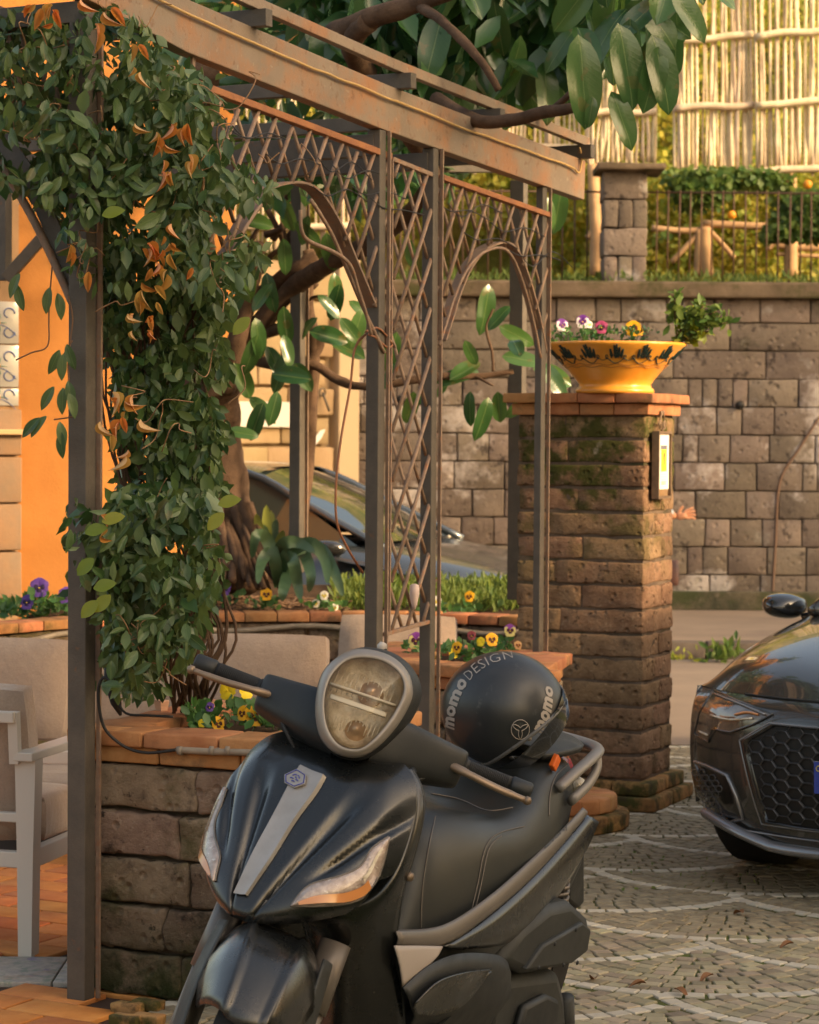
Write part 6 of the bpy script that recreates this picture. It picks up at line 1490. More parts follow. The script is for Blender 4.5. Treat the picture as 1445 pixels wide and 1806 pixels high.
# text helper
def text_mesh(txt, bold=0.0, sx=1.0):
    cu = bpy.data.curves.new('t', 'FONT'); cu.body = txt; cu.offset = bold; cu.resolution_u = 2; cu.space_character = 1.05
    o = bpy.data.objects.new('t', cu); COL.objects.link(o); dg = bpy.context.evaluated_depsgraph_get(); dg.update()
    me = bpy.data.meshes.new_from_object(o.evaluated_get(dg)); bpy.data.objects.remove(o); bpy.data.curves.remove(cu)
    bm2 = bmesh.new(); bm2.from_mesh(me); bmesh.ops.triangulate(bm2, faces=bm2.faces); bmesh.ops.subdivide_edges(bm2, edges=[e for e in bm2.edges if e.calc_length() > .12], cuts=1)
    bmesh.ops.triangulate(bm2, faces=bm2.faces); vs = [tuple(v.co) for v in bm2.verts]; fs = [tuple(v.index for v in f.verts) for f in bm2.faces]; bm2.free()
    xs = [v[0] for v in vs]; ys = [v[1] for v in vs]; x0, x1, y0, y1 = min(xs), max(xs), min(ys), max(ys)
    return [((v[0] - x0) / (x1 - x0), (v[1] - y0) / (y1 - y0)) for v in vs], fs
def print_text(txt, base, top, fn, name, m, par, bold=0.0):
    """base/top: pixel polylines (baseline and cap line); fn maps a pixel to a point on the surface"""
    uv, fs = text_mesh(txt, bold); Bp, Tp = cat([Vector((x, y, 0)) for x, y in base], 6), cat([Vector((x, y, 0)) for x, y in top], 6)
    def at(P_, k):
        k = max(0, min(.9999, k)) * (len(P_) - 1); i = int(k); return P_[i].lerp(P_[i + 1], k - i)
    vs = []
    for u, v in uv:
        q = at(Bp, u).lerp(at(Tp, u), v); p = fn(q.x, q.y); vs.append(p if p is not None else (vs[-1] if vs else Vector()))
    b = MB(); b.add(vs, fs); return b.obj(name, m, par, smooth=False)
st_obj = [c for c in scoot.children if c.name.startswith('side_trim')][0]
rowsS = stripe; bvT = bvh_of(rowsS)
print_text('Beverly', [(963, 1500), (982, 1482), (1003, 1462)], [(957, 1491), (976, 1473), (998, 1450)], lambda x, y: hit(bvT, x, y, .0015), 'lettering', flat('dark_script', (.01, .01, .01), .4), st_obj, .02)

# ------------------------------------------------------------------ helmet
HR = .142; hc_ = atPlane(888, 1250, SO + sL * .0, sL)
sHm = hc_.y / FPX
helm = thing('helmet', 'scuffed matt black open face helmet with pale lettering resting on the scooter seat', 'helmet', hc_ - Z * .12)
hop = Vector((.80, .22, -.62)).normalized()     # direction the face opening looks
hup = Vector((.5, -.35, .6)); hup = (hup - hop * hup.dot(hop)).normalized(); hsd = hop.cross(hup)
def sph(a_, e_, r=HR): return None
rows = []
M['helm'] = mat('scuffed_matt_black', (.024, .026, .028), None, rough=.34, spec=.5, layers=[((.12, .12, .11), 26, .62, .70, .35), ((.06, .06, .06), 5, .5, .7, .4)], bump=.0002, bscale=250)
EX = Vector((1.06, 1, .98))
axH = (hsd, hup, hop); NA, NE = 56, 26
def hp(th, ph, r=HR):
    # ph: angle from the pole opposite the opening, th: around
    v = hsd * math.sin(ph) * math.cos(th) + hup * math.sin(ph) * math.sin(th) - hop * math.cos(ph)
    return hc_ + Vector((v.x * EX.x, v.y * EX.y, v.z * EX.z)) * r
def phmax(th): return math.radians(112 + 7 * math.sin(th) - 6 * math.cos(2 * th))
rows = [[hp(2 * math.pi * k / NA, phmax(2 * math.pi * k / NA) * i / NE) for k in range(NA)] for i in range(NE + 1)]
b = MB(); b.grid(rows, closed=True); b.obj('shell', M['helm'], helm)
b = MB(); rim_ = rows[-1]; b.tube(rim_ + [rim_[0]], .0055, 8, cap=False); b.obj('rim_trim', mat('grey_rubber_trim', (.10, .095, .09), rough=.45), helm)
b = MB(); b.grid([[hp(2 * math.pi * k / NA, phmax(2 * math.pi * k / NA) * i / NE, HR - .012) for k in range(NA)] for i in (NE, NE - 3, NE - 8, NE - 16, 1)], closed=True); b.grid([rows[-1], [hp(2 * math.pi * k / NA, phmax(2 * math.pi * k / NA), HR - .012) for k in range(NA)]], closed=True); b.obj('lining', flat('black_lining', (.012, .012, .013), .9), helm)
# dark visor tucked at the opening
b = MB(); b.grid([[hp(th, ph, HR * .99) + hop * .015 for th in np.linspace(-1.1, 1.9, 16)] for ph in (math.radians(112), math.radians(124), math.radians(138))]); b.obj('visor', mat('smoked_visor', (.008, .010, .014), rough=.06, coat=1.0), helm)
def onHelm(px, py, off=.0012, R=HR):
    d = ray(px, py).normalized(); o_ = CAM - hc_
    o_ = Vector((o_.x / EX.x, o_.y / EX.y, o_.z / EX.z)); dd = Vector((d.x / EX.x, d.y / EX.y, d.z / EX.z)); A_ = dd.dot(dd); B_ = 2 * o_.dot(dd); C_ = o_.dot(o_) - (R + off) ** 2; q = B_ * B_ - 4 * A_ * C_
    if q < 0: q = 0
    return CAM + d * ((-B_ - math.sqrt(q)) / (2 * A_))
pale = mat('pale_lettering', (.36, .31, .27), (.30, .26, .22), 20, .5)
print_text('momo', [(802, 1288), (803, 1262), (811, 1232), (826, 1204)], [(785, 1282), (787, 1257), (797, 1225), (812, 1194)], onHelm, 'lettering', pale, helm, .045)
print_text('DESIGN', [(829, 1200), (848, 1182), (874, 1168), (905, 1160)], [(817, 1188), (838, 1168), (868, 1154), (902, 1148)], onHelm, 'lettering', pale, helm, -.012)
print_text('momo', [(957, 1296), (969, 1272), (975, 1245), (976, 1214)], [(942, 1286), (953, 1262), (960, 1236), (963, 1208)], onHelm, 'lettering', pale, helm, .045)
b = MB(); lg = (918, 1287)
def lp(r, a): return onHelm(lg[0] + r * math.cos(a), lg[1] - r * 1.08 * math.sin(a), .001)
b.tube([lp(16, 2 * math.pi * k / 24) for k in range(25)], .0011, 4, cap=False)
for q in range(3):
    a0 = math.radians(30 + 120 * q); P_ = []
    for k in range(11):
        t = k / 10; a = a0 + math.radians(120) * t; r = 16 - 13 * math.sin(math.pi * t) ; P_.append(lp(r, a))
    b.tube(P_, .0011, 4)
b.obj('emblem', pale, helm)
b = MB(); b.lathe(onHelm(934, 1303, .002), [(0, .004), (.005, .003), (.006, 0)], 10, ax=(X1, Z, -Y1)); b.obj('rivet', M['trim'], helm)
b = MB(); q0 = S_back(968, 1335, .02); b.box(S_back(979, 1345, .115), (.014, .03, .035), (sL, (sF * .8 + sU * .6).normalized(), (sU * .8 - sF * .6).normalized())); b.obj('strap_buckle', mat('orange_strap_clip', (.70, .13, .02), rough=.5), helm, smooth=False, bevel=.003)
b = MB(); b.tube(cat([hc_ + Vector((.02, -.06, -.115)), S_back(905, 1335, .03), S_back(940, 1340, .04), S_back(972, 1338, .05)], 4), .007, 6, flat=.4); b.obj('chin_strap', M['black'], helm)
# ------------------------------------------------------------------
# ------------------------------------------------------------------ cars
def make_car(name, label, Fc, yaw_vec, paint, group='parked cars', detail=True):
    F = Vector(yaw_vec).normalized(); L = Vector((-F.y, F.x, 0)); t = thing(name, label, 'car', (Fc[0], Fc[1], 0), group)
    O = Vector((Fc[0], Fc[1], 0)); P = lambda f, l, u: O + F * f + L * l + Z * u
    loc = lambda p: ((p - O).dot(F), (p - O).dot(L), p.z)
    def W(rows): return [[P(*q) for q in r] for r in rows]
    def ff(l, u): return -.03 - .27 * (abs(l) / .9) ** 3.4 - .05 * ((u - .50) / .30) ** 2 - (.10 * max(0, (u - .62) / .1) ** 2)
    ls = [-.90, -.87, -.80, -.70, -.55, -.35, -.15, 0, .15, .35, .55, .70, .80, .87, .90]; us = [.17, .22, .30, .40, .50, .60, .66, .70]
    rise = lambda l, u: u + .10 * max(0, (.40 - u) / .23) * min(1, max(0, (abs(l) - .45) / .4)); fas = [[(-.44, -.905, rise(.9, u))] + [(-.36, -.905, rise(.9, u))] + [(ff(l, u), l * (1 - .02 * abs(u - .5)), rise(l, u)) for l in ls] + [(-.36, .905, rise(.9, u)), (-.44, .905, rise(.9, u))] for u in us]
    D_ = dense(W(fas), 4, 4); b = MB(); b.grid(D_); b.obj('front_bumper', paint, t); bv = bvh_of(D_)
    hood = []
    for k, (f0, uc, ue) in enumerate(((0, .70, .70), (-.18, .80, .76), (-.45, .875, .83), (-.8, .935, .885), (-1.12, .975, .925))):
        r = []
        for l in ls:
            a = abs(l) / .9; lw = l * 1.005; fl = ff(l, .70) if k == 0 else ff(l, .70) * max(0, 1 - k * .18) + f0
            r.append((fl, lw, uc + (ue - uc) * a ** 2.5 - (.05 * max(0, (a - .93) / .07) if k else 0) + (.012 if .55 < a < .8 and k else 0)))
        hood.append(r)
    b = MB(); b.grid(dense(W(hood), 5, 4)); hd_ = b.obj('bonnet', paint, t)
    # cabin
    cab = [(-1.08, .73, .955, .72, .96), (-1.32, .745, .96, .68, 1.10), (-1.62, .75, .965, .62, 1.27), (-1.95, .755, .97, .575, 1.395), (-2.4, .755, .98, .56, 1.425), (-3.0, .75, .98, .55, 1.41), (-3.5, .74, .98, .55, 1.34), (-3.85, .72, .97, .57, 1.15), (-4.1, .70, .96, .62, .99)]
    gl = mat(name + '_glass', (.02, .03, .028), None, rough=.04, spec=.8, coat=1.0, coatr=.03); 
    wsh = [[(-1.06, -.70, .965), (-1.00, -.35, .975), (-.98, 0, .98), (-1.00, .35, .975), (-1.06, .70, .965)], [(-1.50, -.64, 1.20), (-1.43, -.32, 1.22), (-1.41, 0, 1.225), (-1.43, .32, 1.22), (-1.50, .64, 1.20)], [(-1.92, -.565, 1.375), (-1.86, -.28, 1.395), (-1.84, 0, 1.40), (-1.86, .28, 1.395), (-1.92, .565, 1.375)]]
    b = MB(); b.grid(dense(W(wsh), 4, 4)); b.obj('windscreen', gl, t)
    rf = [[(f, -w, u - .025), (f, -w * .6, u + .005), (f, 0, u + .012), (f, w * .6, u + .005), (f, w, u - .025)] for f, w, u in ((-1.86, .565, 1.40), (-2.1, .57, 1.425), (-2.6, .56, 1.43), (-3.1, .55, 1.405), (-3.5, .54, 1.35))]
    b = MB(); b.grid(dense(W(rf), 4, 4)); b.obj('roof', paint, t)
    b = MB(); b.grid(dense(W([[(-3.48, -.54, 1.33), (-3.5, 0, 1.355), (-3.48, .54, 1.33)], [(-3.85, -.60, 1.12), (-3.9, 0, 1.15), (-3.85, .60, 1.12)], [(-4.12, -.64, .98), (-4.18, 0, 1.0), (-4.12, .64, .98)]]), 4, 4)); b.obj('rear_window', gl, t)
    for s in (-1, 1):
        b = MB(); b.tube(cat([P(-.98, .735 * s, .945), P(-1.50, .665 * s, 1.19), P(-1.92, .585 * s, 1.375), P(-2.5, .575 * s, 1.41), P(-3.1, .565 * s, 1.39), P(-3.6, .58 * s, 1.28), P(-4.0, .63 * s, 1.05)], 4), .030, 8, flat=.8); b.obj('roof_pillar', paint, t)
        top = [(-1.50, .675, 1.17), (-1.9, .60, 1.345), (-2.5, .59, 1.375), (-3.1, .58, 1.35), (-3.45, .60, 1.26)]; bot = [(-1.12, .80, .955), (-1.9, .80, .965), (-2.5, .80, .97), (-3.1, .79, .985), (-3.6, .76, 1.02)]
        b = MB(); b.grid(W([[(f, l * s, u) for f, l, u in cat([Vector(q) for q in top], 4)], [(f, l * s, u) for f, l, u in cat([Vector(q) for q in bot], 4)]])); b.obj('side_window', gl, t)
        b = MB(); b.box(P(-2.45, .70 * s, 1.16), (.07, .02, .42), ((F, (L * s + Z * .5).normalized(), (Z - L * s * .5).normalized()))); b.obj('door_pillar', M['black'], t, smooth=False)
        rows = []
        for i in range(45):
            f = -.42 - 3.80 * i / 44
            ub = .20
            for wf in (-.76, -3.46):
                dx = abs(f - wf)
                if dx < .37: ub = max(ub, .32 + math.sqrt(.37 ** 2 - dx * dx) * .98)
            ut = .665 + .275 * min(1, max(0, (-f - .42) / 1.05)) ** .85 + (.03 if f < -3 else 0)
            w = .91 - .05 * max(0, (-f - 3.6) / .6)
            rows.append([(f, (w - .03) * s, ub), (f, w * s, ub + (ut - ub) * .25), (f, w * s, ub + (ut - ub) * .55), (f, (w - .02) * s, ub + (ut - ub) * .8), (f, (w - .07) * s, ut), (f, (w - .12) * s, ut + .012)])
        b = MB(); b.grid(W(rows)); b.obj('body_side', paint, t)
        for wf in (-.76, -3.46):
            c = P(wf, .80 * s, .32); tb = MB(); tb.lathe(c, [(.20, .105), (.24, .115), (.295, .11), (.318, .085), (.32, 0), (.318, -.085), (.295, -.11), (.22, -.115)], 40, ax=(F, Z, L * s)); ty = tb.obj('tyre', M['tyre'], t)
            rb = MB(); rb.lathe(c, [(.205, .10), (.21, .06), (.18, .02), (.06, .05), (0, .055)], 30, ax=(F, Z, L * s)); 
            for k in range(10):
                a = k * .6283; d_ = F * math.cos(a) + Z * math.sin(a); rb.box(c + d_ * .12 + L * s * .075, (.18, .022, .03), (d_, (L * s).cross(d_), L * s))
            rb.obj('rim', M['silver'], ty)
        m0 = P(-1.22, .985 * s, .945); b = MB()
        for f_, k_ in ((-.09, .35), (-.06, .8), (0, 1), (.05, .9), (.085, .5), (.095, .1)):
            pass
        rws = []
        for f_, k_ in ((-.09, .80), (-.05, .98), (0, 1), (.05, .85), (.085, .5), (.10, .05)):
            rws.append([m0 + F * f_ + L * (math.cos(a) * .080 + .012 * s * math.sin(a)) * k_ + Z * (abs(math.sin(a)) ** .7 * (1 if math.sin(a) > 0 else -1)) * .052 * k_ for a in [2 * math.pi * q / 20 for q in range(20)]])
        b.grid(rws, closed=True); b.grid([rws[0], [m0 - F * .085] * 20], closed=True); b.tube([m0 - L * s * .09 - Z * .04, P(-1.22, .80 * s, .93)], .022, 8, flat=.6); b.obj('door_mirror', flat(name + '_mirror_black', (.02, .02, .02), .15, coat=.8), t)
    b = MB(); b.box(P(-2.4, 0, .18), (3.4, 1.55, .06), (F, L, Z)); b.grid(W([[(-4.24, -.84, .25), (-4.27, 0, .25), (-4.24, .84, .25)], [(-4.26, -.86, .6), (-4.30, 0, .6), (-4.26, .86, .6)], [(-4.20, -.80, .95), (-4.24, 0, .97), (-4.20, .80, .95)]])); b.obj('underbody', M['black'], t)
    # wipers
    for s in (-1, 1):
        b = MB(); b.tube([P(-1.0, .1 * s + .25, .985), P(-1.12, .1 * s - .12, 1.045), P(-1.16, .1 * s - .38, 1.06)], .008, 5); b.obj('wiper', M['black'], t)
    return t, P, loc, bv, F, L, ff
CARP = mat('dark_grey_car_paint', (.060, .058, .054), None, rough=.20, metal=.45, spec=.6, coat=1.0, coatr=.03, layers=[((.05, .048, .045), 90, .5, .7, .5)])
car, cP, cLoc, bvC, cF, cL, cff = make_car('parked_car', 'dark grey hatchback with honeycomb grille cut by the right frame edge', (1.60, 8.15), (-.574, -.819, 0), CARP)
def ch(px, py, off=.003): return hit(bvC, px, py, off)
def cm(p): f, l, u = cLoc(p); return cP(f, -l, u)
glossb = flat('gloss_black_trim', (.010, .010, .011), .18, coat=1.0); satin = flat('dark_chrome', (.26, .26, .27), .25, metal=.7)
meshb = flat('grille_mesh_black', (.055, .055, .058), .28, spec=.9, coat=.6)
def cpoly(pts, name, m, off=.004, par=None, mir=True, thick=0):
    out = []
    for s in ((0, 1) if mir else (0,)):
        P_ = [ch(x, y, off) for x, y in pts]
        P_ = [p for p in P_ if p is not None]
        if s: P_ = [cm(p) for p in P_]
        c = sum(P_, Vector()) / len(P_); b = MB(); n = len(P_)
        # fan laid on the bumper surface
        rings = [P_]
        for k in (.66, .33):
            rg_ = []
            for p in P_:
                q = c + (p - c) * k; f, l, u = cLoc(q); rg_.append(cP(max(f, cff(l, u) + off), l, u))
            rings.append(rg_)
        rings.append([cP(max(cLoc(c)[0], cff(*cLoc(c)[1:]) + off), cLoc(c)[1], cLoc(c)[2])] * n)
        b.grid(rings, closed=True); out.append((b.obj(name, m, par or car), P_))
    return out
def dens_px(pts, k=3):
    out = []
    for a, c in zip(pts, pts[1:] + pts[:1]):
        for i in range(k): out.append((a[0] + (c[0] - a[0]) * i / k, a[1] + (c[1] - a[1]) * i / k))
    return out
HL = [(1260, 1218), (1310, 1240), (1364, 1261), (1330, 1278), (1290, 1292), (1258, 1286), (1251, 1309), (1227, 1294), (1236, 1257)]
hls = cpoly(dens_px(HL), 'headlight', mat('car_headlight', (.22, .16, .12), (.08, .065, .055), 14, .08, coat=1.0, metal=.3, spec=.8), .004)
for o, P_ in hls:
    b = MB(); b.tube(P_ + [P_[0]], .004, 5, cap=False); b.obj('lamp_bezel', glossb, o)
    mirr = o.name.endswith('.001')
    for seg, m in (([(1262, 1226), (1310, 1245), (1352, 1262)], satin), ([(1258, 1262), (1290, 1270), (1330, 1268)], M['chrome']), ([(1238, 1290), (1252, 1296)], M['lensclear'] if False else M['chrome']), ([(1300, 1262), (1320, 1258), (1340, 1262)], M['amber'])):
        Q = [ch(x, y, .010) for x, y in seg]; Q = [cm(q) for q in Q] if mirr else Q; b = MB(); b.tube(cat(Q, 4), .0045, 5); b.obj('light_strip', m, o)
# grille
gA, gB, gC = [cLoc(ch(*p)) for p in ((1315, 1308), (1367, 1278), (1354, 1450))]
hexg = [(gA[1], gA[2]), (gB[1], gB[2] - .0), (-gB[1], gB[2]), (-gA[1], gA[2]), (-gC[1], gC[2]), (gC[1], gC[2])]
def onC(l, u, off): return cP(cff(l, u) + off, l, u)
def inpoly(x, y, pg):
    c = False; n = len(pg)
    for i in range(n):
        x1_, y1_, x2_, y2_ = *pg[i], *pg[(i + 1) % n]
        if (y1_ > y) != (y2_ > y) and x < (x2_ - x1_) * (y - y1_) / (y2_ - y1_) + x1_: c = not c
    return c
gr = MB(); cxg, cyg = 0, sum(p[1] for p in hexg) / 6
def edgepts(k, off): 
    out = []
    for a, c in zip(hexg, hexg[1:] + hexg[:1]):
        for i in range(6):
            l, u = a[0] + (c[0] - a[0]) * i / 6, a[1] + (c[1] - a[1]) * i / 6; out.append(onC(cxg + (l - cxg) * k, cyg + (u - cyg) * k, off))
    return out
gr.grid([edgepts(1, .004), edgepts(.97, .004), edgepts(.75, .004), edgepts(.5, .004), edgepts(.25, .004), edgepts(.01, .004)], closed=True); grille = gr.obj('grille', flat('grille_void', (.004, .004, .004), .6), car)
b = MB(); e1_, e2_ = edgepts(1.035, .003), edgepts(1.0, .016); b.grid([e1_, edgepts(1.02, .018), e2_, edgepts(.975, .005)], closed=True); b.obj('grille_frame', glossb, grille)
b = MB(); e_ = edgepts(1.035, .012); b.tube(e_ + [e_[0]], .004, 5, cap=False); b.obj('grille_trim', satin, grille)
hw, hh_ = .036, .0215; row = 0; u = min(p[1] for p in hexg) + .01
while u < max(p[1] for p in hexg):
    l = -.62 + (row % 2) * hw * 1.5
    while l < .62:
        if inpoly(l, u, [(x * .95, cyg + (y - cyg) * .95) for x, y in hexg]):
            b = MB(); ring = [onC(l + x, u + y, .010) for x, y in ((-hw, 0), (-hw * .5, hh_), (hw * .5, hh_), (hw, 0), (hw * .5, -hh_), (-hw * .5, -hh_))]; ri = [onC(l + x * .88, u + y * .84, .006) for x, y in ((-hw, 0), (-hw * .5, hh_), (hw * .5, hh_), (hw, 0), (hw * .5, -hh_), (-hw * .5, -hh_))]; ro = [p + cF * .004 for p in [onC(l + x * .94, u + y * .93, .008) for x, y in ((-hw, 0), (-hw * .5, hh_), (hw * .5, hh_), (hw, 0), (hw * .5, -hh_), (-hw * .5, -hh_))]]
            b.grid([ring, ro, ri], closed=True); b.obj('grille_cell', meshb, grille, smooth=False)
        l += hw * 3.0
    u += hh_; row += 1
# number plate and blue band
pc = (0, .455); b = MB(); b.grid([[onC(l, u, .030) for l in (-.26, -.13, 0, .13, .26)] for u in (.40, .51)]); npl = b.obj('number_plate', flat('plate_white', (.7, .7, .68), .4), car, thick=.004)
for s in (-1, 1): b = MB(); b.grid([[onC(l, u, .032) for l in (s * .26, s * .222)] for u in (.40, .51)]); b.obj('plate_band', flat('plate_blue', (.03, .06, .32), .4), npl)
b = MB(); b.tube([onC(-.241 + .009 * math.cos(a), .487 + .009 * math.sin(a), .034) for a in [i * .524 for i in range(13)]], .0016, 4, cap=False); b.obj('plate_stars', flat('star_yellow', (.7, .55, .05), .5), npl)
# side intakes
IN = [(1215, 1340), (1250, 1352), (1284, 1368), (1300, 1405), (1312, 1443), (1285, 1451), (1258, 1456), (1218, 1450), (1211, 1400)]
for o, P_ in cpoly(dens_px(IN), 'side_intake', glossb, .003):
    b = MB(); b.tube(P_ + [P_[0]], .0075, 6, cap=False); b.obj('intake_rim', satin, o); mirr = o.name.endswith('.001')
    b = MB()
    for r_ in range(9):
        for c_ in range(5):
            x, y = 1229 + c_ * 12 + (r_ % 2) * 6, 1362 + r_ * 9.5
            if not inpoly(x, y, [(1221, 1350), (1270, 1372), (1282, 1436), (1222, 1444)]): continue
            ring = [ch(x + dx, y + dy, .006) for dx, dy in ((-6, 0), (-3, 5), (3, 5), (6, 0), (3, -5), (-3, -5))]
            if any(p is None for p in ring): continue
            ring = [cm(p) for p in ring] if mirr else ring; b.tube(ring + [ring[0]], .0022, 4, cap=False)
    b.obj('intake_mesh', meshb, o, kind='stuff')
b = MB(); lipr = []
for l in np.linspace(-.80, .80, 25):
    q_ = .09 * min(1, max(0, (abs(l) - .45) / .4)); lipr.append([onC(l, .20 + q_, .0), onC(l, .185 + q_, .045), onC(l, .165 + q_, .04), onC(l, .15 + q_, -.02)])
b.grid(lipr); b.obj('front_lip', satin, car)
b = MB(); lp_ = [onC(l, .225, .004) for l in np.linspace(-.78, .78, 25)]; b.tube(lp_, .004, 5); b.obj('lip_trim', satin, car)
# seam between bonnet and bumper
b = MB(); b.tube([cP(cff(l, .70) + .002, l * 1.0, .702) for l in np.linspace(-.62, .62, 40)], .0035, 5); b.obj('bonnet_gap', M['black'], car)
BGP = mat('silver_blue_car_paint', (.07, .085, .10), None, rough=.22, metal=.5, spec=.6, coat=.8, coatr=.06)
make_car('parked_car', 'silver blue hatchback parked behind the rear bed, seen through the pergola', (1.02, 14.75), (.94, -.34, 0), BGP)

# ------------------------------------------------------------------ the person behind the pillar
def skin_body(name, verts, edges, radii, m, parent, root=0, sub=2):
    me = bpy.data.meshes.new(name); me.from_pydata([tuple(v) for v in verts], edges, []); o = bpy.data.objects.new(name, me); COL.objects.link(o)
    md = o.modifiers.new('skin', 'SKIN'); md.use_smooth_shade = True
    if not me.skin_vertices: 
        bm = bmesh.new(); bm.from_mesh(me); bm.verts.layers.skin.verify(); bm.to_mesh(me); bm.free()
    sv = me.skin_vertices[0].data
    for i, r in enumerate(radii): sv[i].radius = (r, r) if isinstance(r, (int, float)) else r; sv[i].use_root = (i == root)
    s = o.modifiers.new('sub', 'SUBSURF'); s.levels = sub; s.render_levels = sub; me.materials.append(m); put(o, parent); return o
pY = 18.6; pc_ = atY(1132, 900, pY); pX = pc_.x; z0 = .11
per = thing('person', 'person almost hidden behind the stone pillar with one bare hand held out to the right', 'person', (pX, pY, z0))
skn = mat('skin', (.62, .28, .15), (.66, .32, .18), 20, .5, sss=.15)
fwd = Vector((.98, -.2, 0)).normalized(); rgt = Vector((-.2, -.98, 0)).normalized()
def B(f, r, u): return Vector((pX, pY, z0)) + fwd * f + rgt * r + Z * u
tex = atY(1193, 914, pY - .22)
h0 = tex
ha = [B(0, 0, .93), B(0, 0, 1.12), B(.01, 0, 1.32), B(.01, 0, 1.46), B(.015, 0, 1.54), B(.03, 0, 1.63), B(.03, 0, 1.72), B(0, .18, 1.38), B(-.02, .23, 1.12), h0,
      B(0, -.18, 1.38), B(-.06, -.23, 1.12), B(.02, -.26, .90), B(0, .09, .90), B(.10, .10, .48), B(.12, .10, .08), B(.24, .10, .04), B(0, -.09, .90), B(-.10, -.10, .50), B(-.26, -.10, .12), B(-.15, -.10, .04)]
ed = [(0, 1), (1, 2), (2, 3), (3, 4), (4, 5), (5, 6), (3, 7), (7, 8), (8, 9), (3, 10), (10, 11), (11, 12), (0, 13), (13, 14), (14, 15), (15, 16), (0, 17), (17, 18), (18, 19), (19, 20)]
rd_ = [(.14, .11), (.13, .10), (.155, .11), (.09, .07), .055, (.078, .09), (.07, .08), .055, .043, .030, .055, .043, .030, .085, .058, .040, .03, .085, .058, .04, .03]
skin_body('body', ha, ed, rd_, skn, per)
sh = [B(0, 0, .96), B(0, 0, 1.14), B(.01, 0, 1.34), B(.01, 0, 1.43), B(0, .185, 1.38), B(-.02, .235, 1.12), h0.lerp(B(-.02, .235, 1.12), .06), B(0, -.185, 1.38), B(-.06, -.235, 1.12), B(.02, -.265, .93)]
skin_body('shirt', sh, [(0, 1), (1, 2), (2, 3), (3, 4), (4, 5), (5, 6), (3, 7), (7, 8), (8, 9)], [(.155, .125), (.145, .115), (.165, .12), (.10, .08), .068, .055, .040, .068, .055, .042], mat('pale_blue_shirt', (.42, .50, .56), (.36, .44, .5), 6, .9), per)
tr = [B(0, 0, .95), B(0, .09, .90), B(.10, .10, .48), B(.12, .10, .12), B(0, -.09, .90), B(-.10, -.10, .50), B(-.25, -.10, .15)]
skin_body('trousers', tr, [(0, 1), (1, 2), (2, 3), (0, 4), (4, 5), (5, 6)], [(.155, .125), .105, .075, .06, .105, .075, .06], mat('dark_trousers', (.03, .035, .05), rough=.9), per)
b = MB(); hc2 = B(.02, 0, 1.71); b.lathe(hc2, [(0, .095), (.05, .09), (.088, .05), (.095, 0), (.09, -.05), (.07, -.08)], 20, ax=(fwd, rgt, Z)); b.obj('hair', mat('dark_hair', (.04, .025, .015), rough=.6), per)
# hand: palm, four fingers, thumb; reaching right
h0 = atY(1193, 914, pY - .22); hd_ = (atY(1232, 902, pY - .26) - h0); hL = hd_.normalized(); hN = hL.cross(Z).normalized(); hU = hN.cross(hL)
hU = hU if hU.z > 0 else -hU
pv = [h0, h0 + hL * .05 + hU * .004, h0 + hL * .085 + hU * .008]
V = [h0, h0 + hL * .045]; E_ = [(0, 1)]; Rd = [.026, (.036, .020)]
for k, (sp_, ln) in enumerate(((.030, .070), (.011, .080), (-.008, .074), (-.026, .058))):
    a = h0 + hL * .088 + hU * sp_; i0 = len(V); V.append(a); E_.append((1, i0)); Rd.append(.0125); dirn = (hL + hU * sp_ * 5 - hN * .1).normalized()
    V.append(a + dirn * ln * .5); V.append(a + dirn * ln * .85 - hN * .006 - hU * .006 * k); E_ += [(i0, i0 + 1), (i0 + 1, i0 + 2)]; Rd += [.0100, .0085]
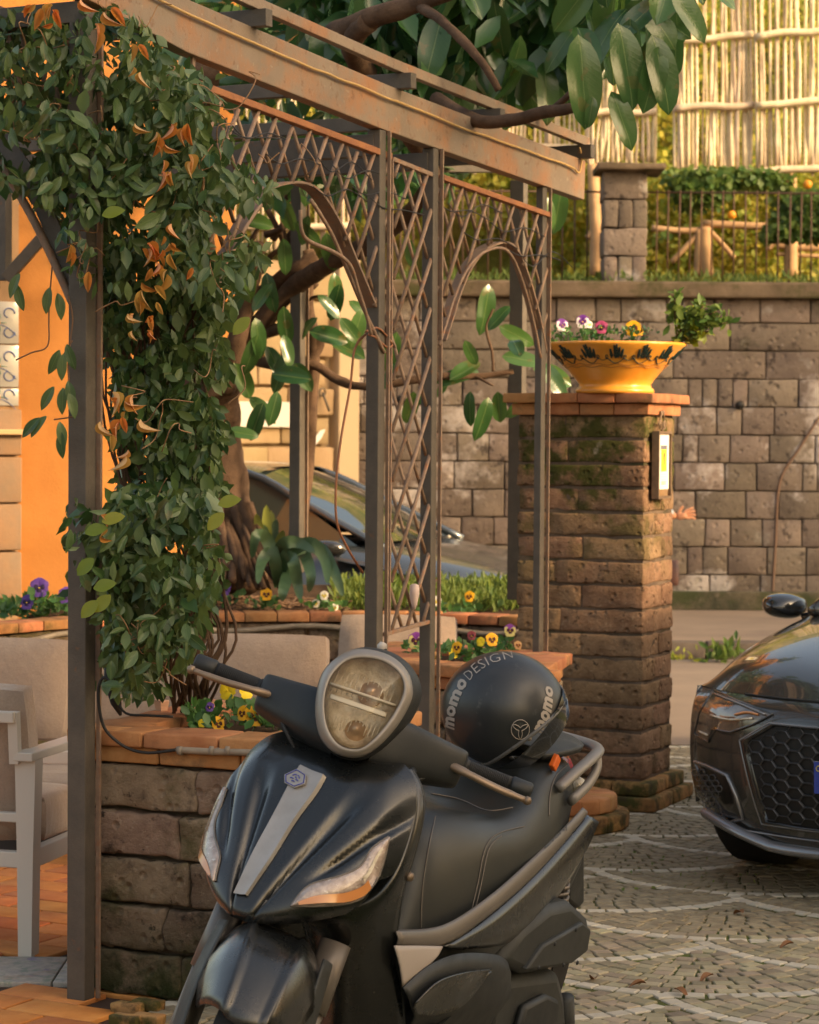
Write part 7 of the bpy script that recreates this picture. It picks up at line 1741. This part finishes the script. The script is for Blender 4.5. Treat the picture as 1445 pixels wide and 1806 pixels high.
i0 = len(V); V += [h0 + hL * .03 + hU * .030, h0 + hL * .055 + hU * .058, h0 + hL * .082 + hU * .072]; E_ += [(1, i0), (i0, i0 + 1), (i0 + 1, i0 + 2)]; Rd += [.016, .012, .009]
skin_body('hand', V, E_, Rd, skn, per, sub=2)
b = MB(); bc = atY(1184, 1010, pY - .32); b.rough(bc, (.14, .07, .22), (fwd, rgt, Z), .03, .004, (3, 2, 3)); b.tube([bc + Z * .10 - fwd * .04, bc + Z * .55 - fwd * .06, B(0, 0, 1.44)], .008, 5)
tag(b.obj('shoulder_bag', mat('bag_leather', (.05, .03, .04), (.16, .06, .03), 5, .6)), 'dark shoulder bag peeping out beside the pillar at hip height', 'bag')

# ------------------------------------------------------------------ unseen buildings added out of frame to shade the street
def plain_building(name, label, x0, x1, y0, y1, h, c):
    t = thing(name, label, 'building', ((x0 + x1) / 2, (y0 + y1) / 2, 0)); m = mat(name + '_plaster', c, tuple(q * .85 for q in c), 1.2, .9, .003, 20)
    b = MB(); b.box(((x0 + x1) / 2, (y0 + y1) / 2, h / 2), (x1 - x0, y1 - y0, h)); b.obj('wall', m, t, smooth=False)
    b = MB(); b.box(((x0 + x1) / 2, (y0 + y1) / 2, h + .08), (x1 - x0 + .5, y1 - y0 + .5, .16)); b.obj('roof', M['brick'], t, smooth=False)
    for fl in range(int(h / 3)):
        for k in range(int((y1 - y0) / 2.6)):
            b = MB(); b.box((x0 - .02, y0 + 1.3 + k * 2.6, 1.7 + fl * 3), (.06, 1.0, 1.5)); wd_ = b.obj('window', M['white'], t, smooth=False); b = MB(); b.box((x0 - .045, y0 + 1.3 + k * 2.6, 1.7 + fl * 3), (.03, .84, 1.34)); b.obj('pane', flat('window_glass', (.03, .04, .05), .05), wd_, smooth=False)
    return t
plain_building('wall_shade_building', 'ochre building added beyond the right frame edge to shade the far wall', 17.2, 34, 9.6, 11.4, 11.9, (.50, .36, .22))  # unseen block added and sized so its shadow covers the far wall
plain_building('scooter_shade_building', 'cream building added outside the frame to shade the scooter and pergola', 9.4, 11.2, -6, 4.4, 9, (.55, .42, .30))  # unseen block added to keep sun off the foreground, pillar left lit
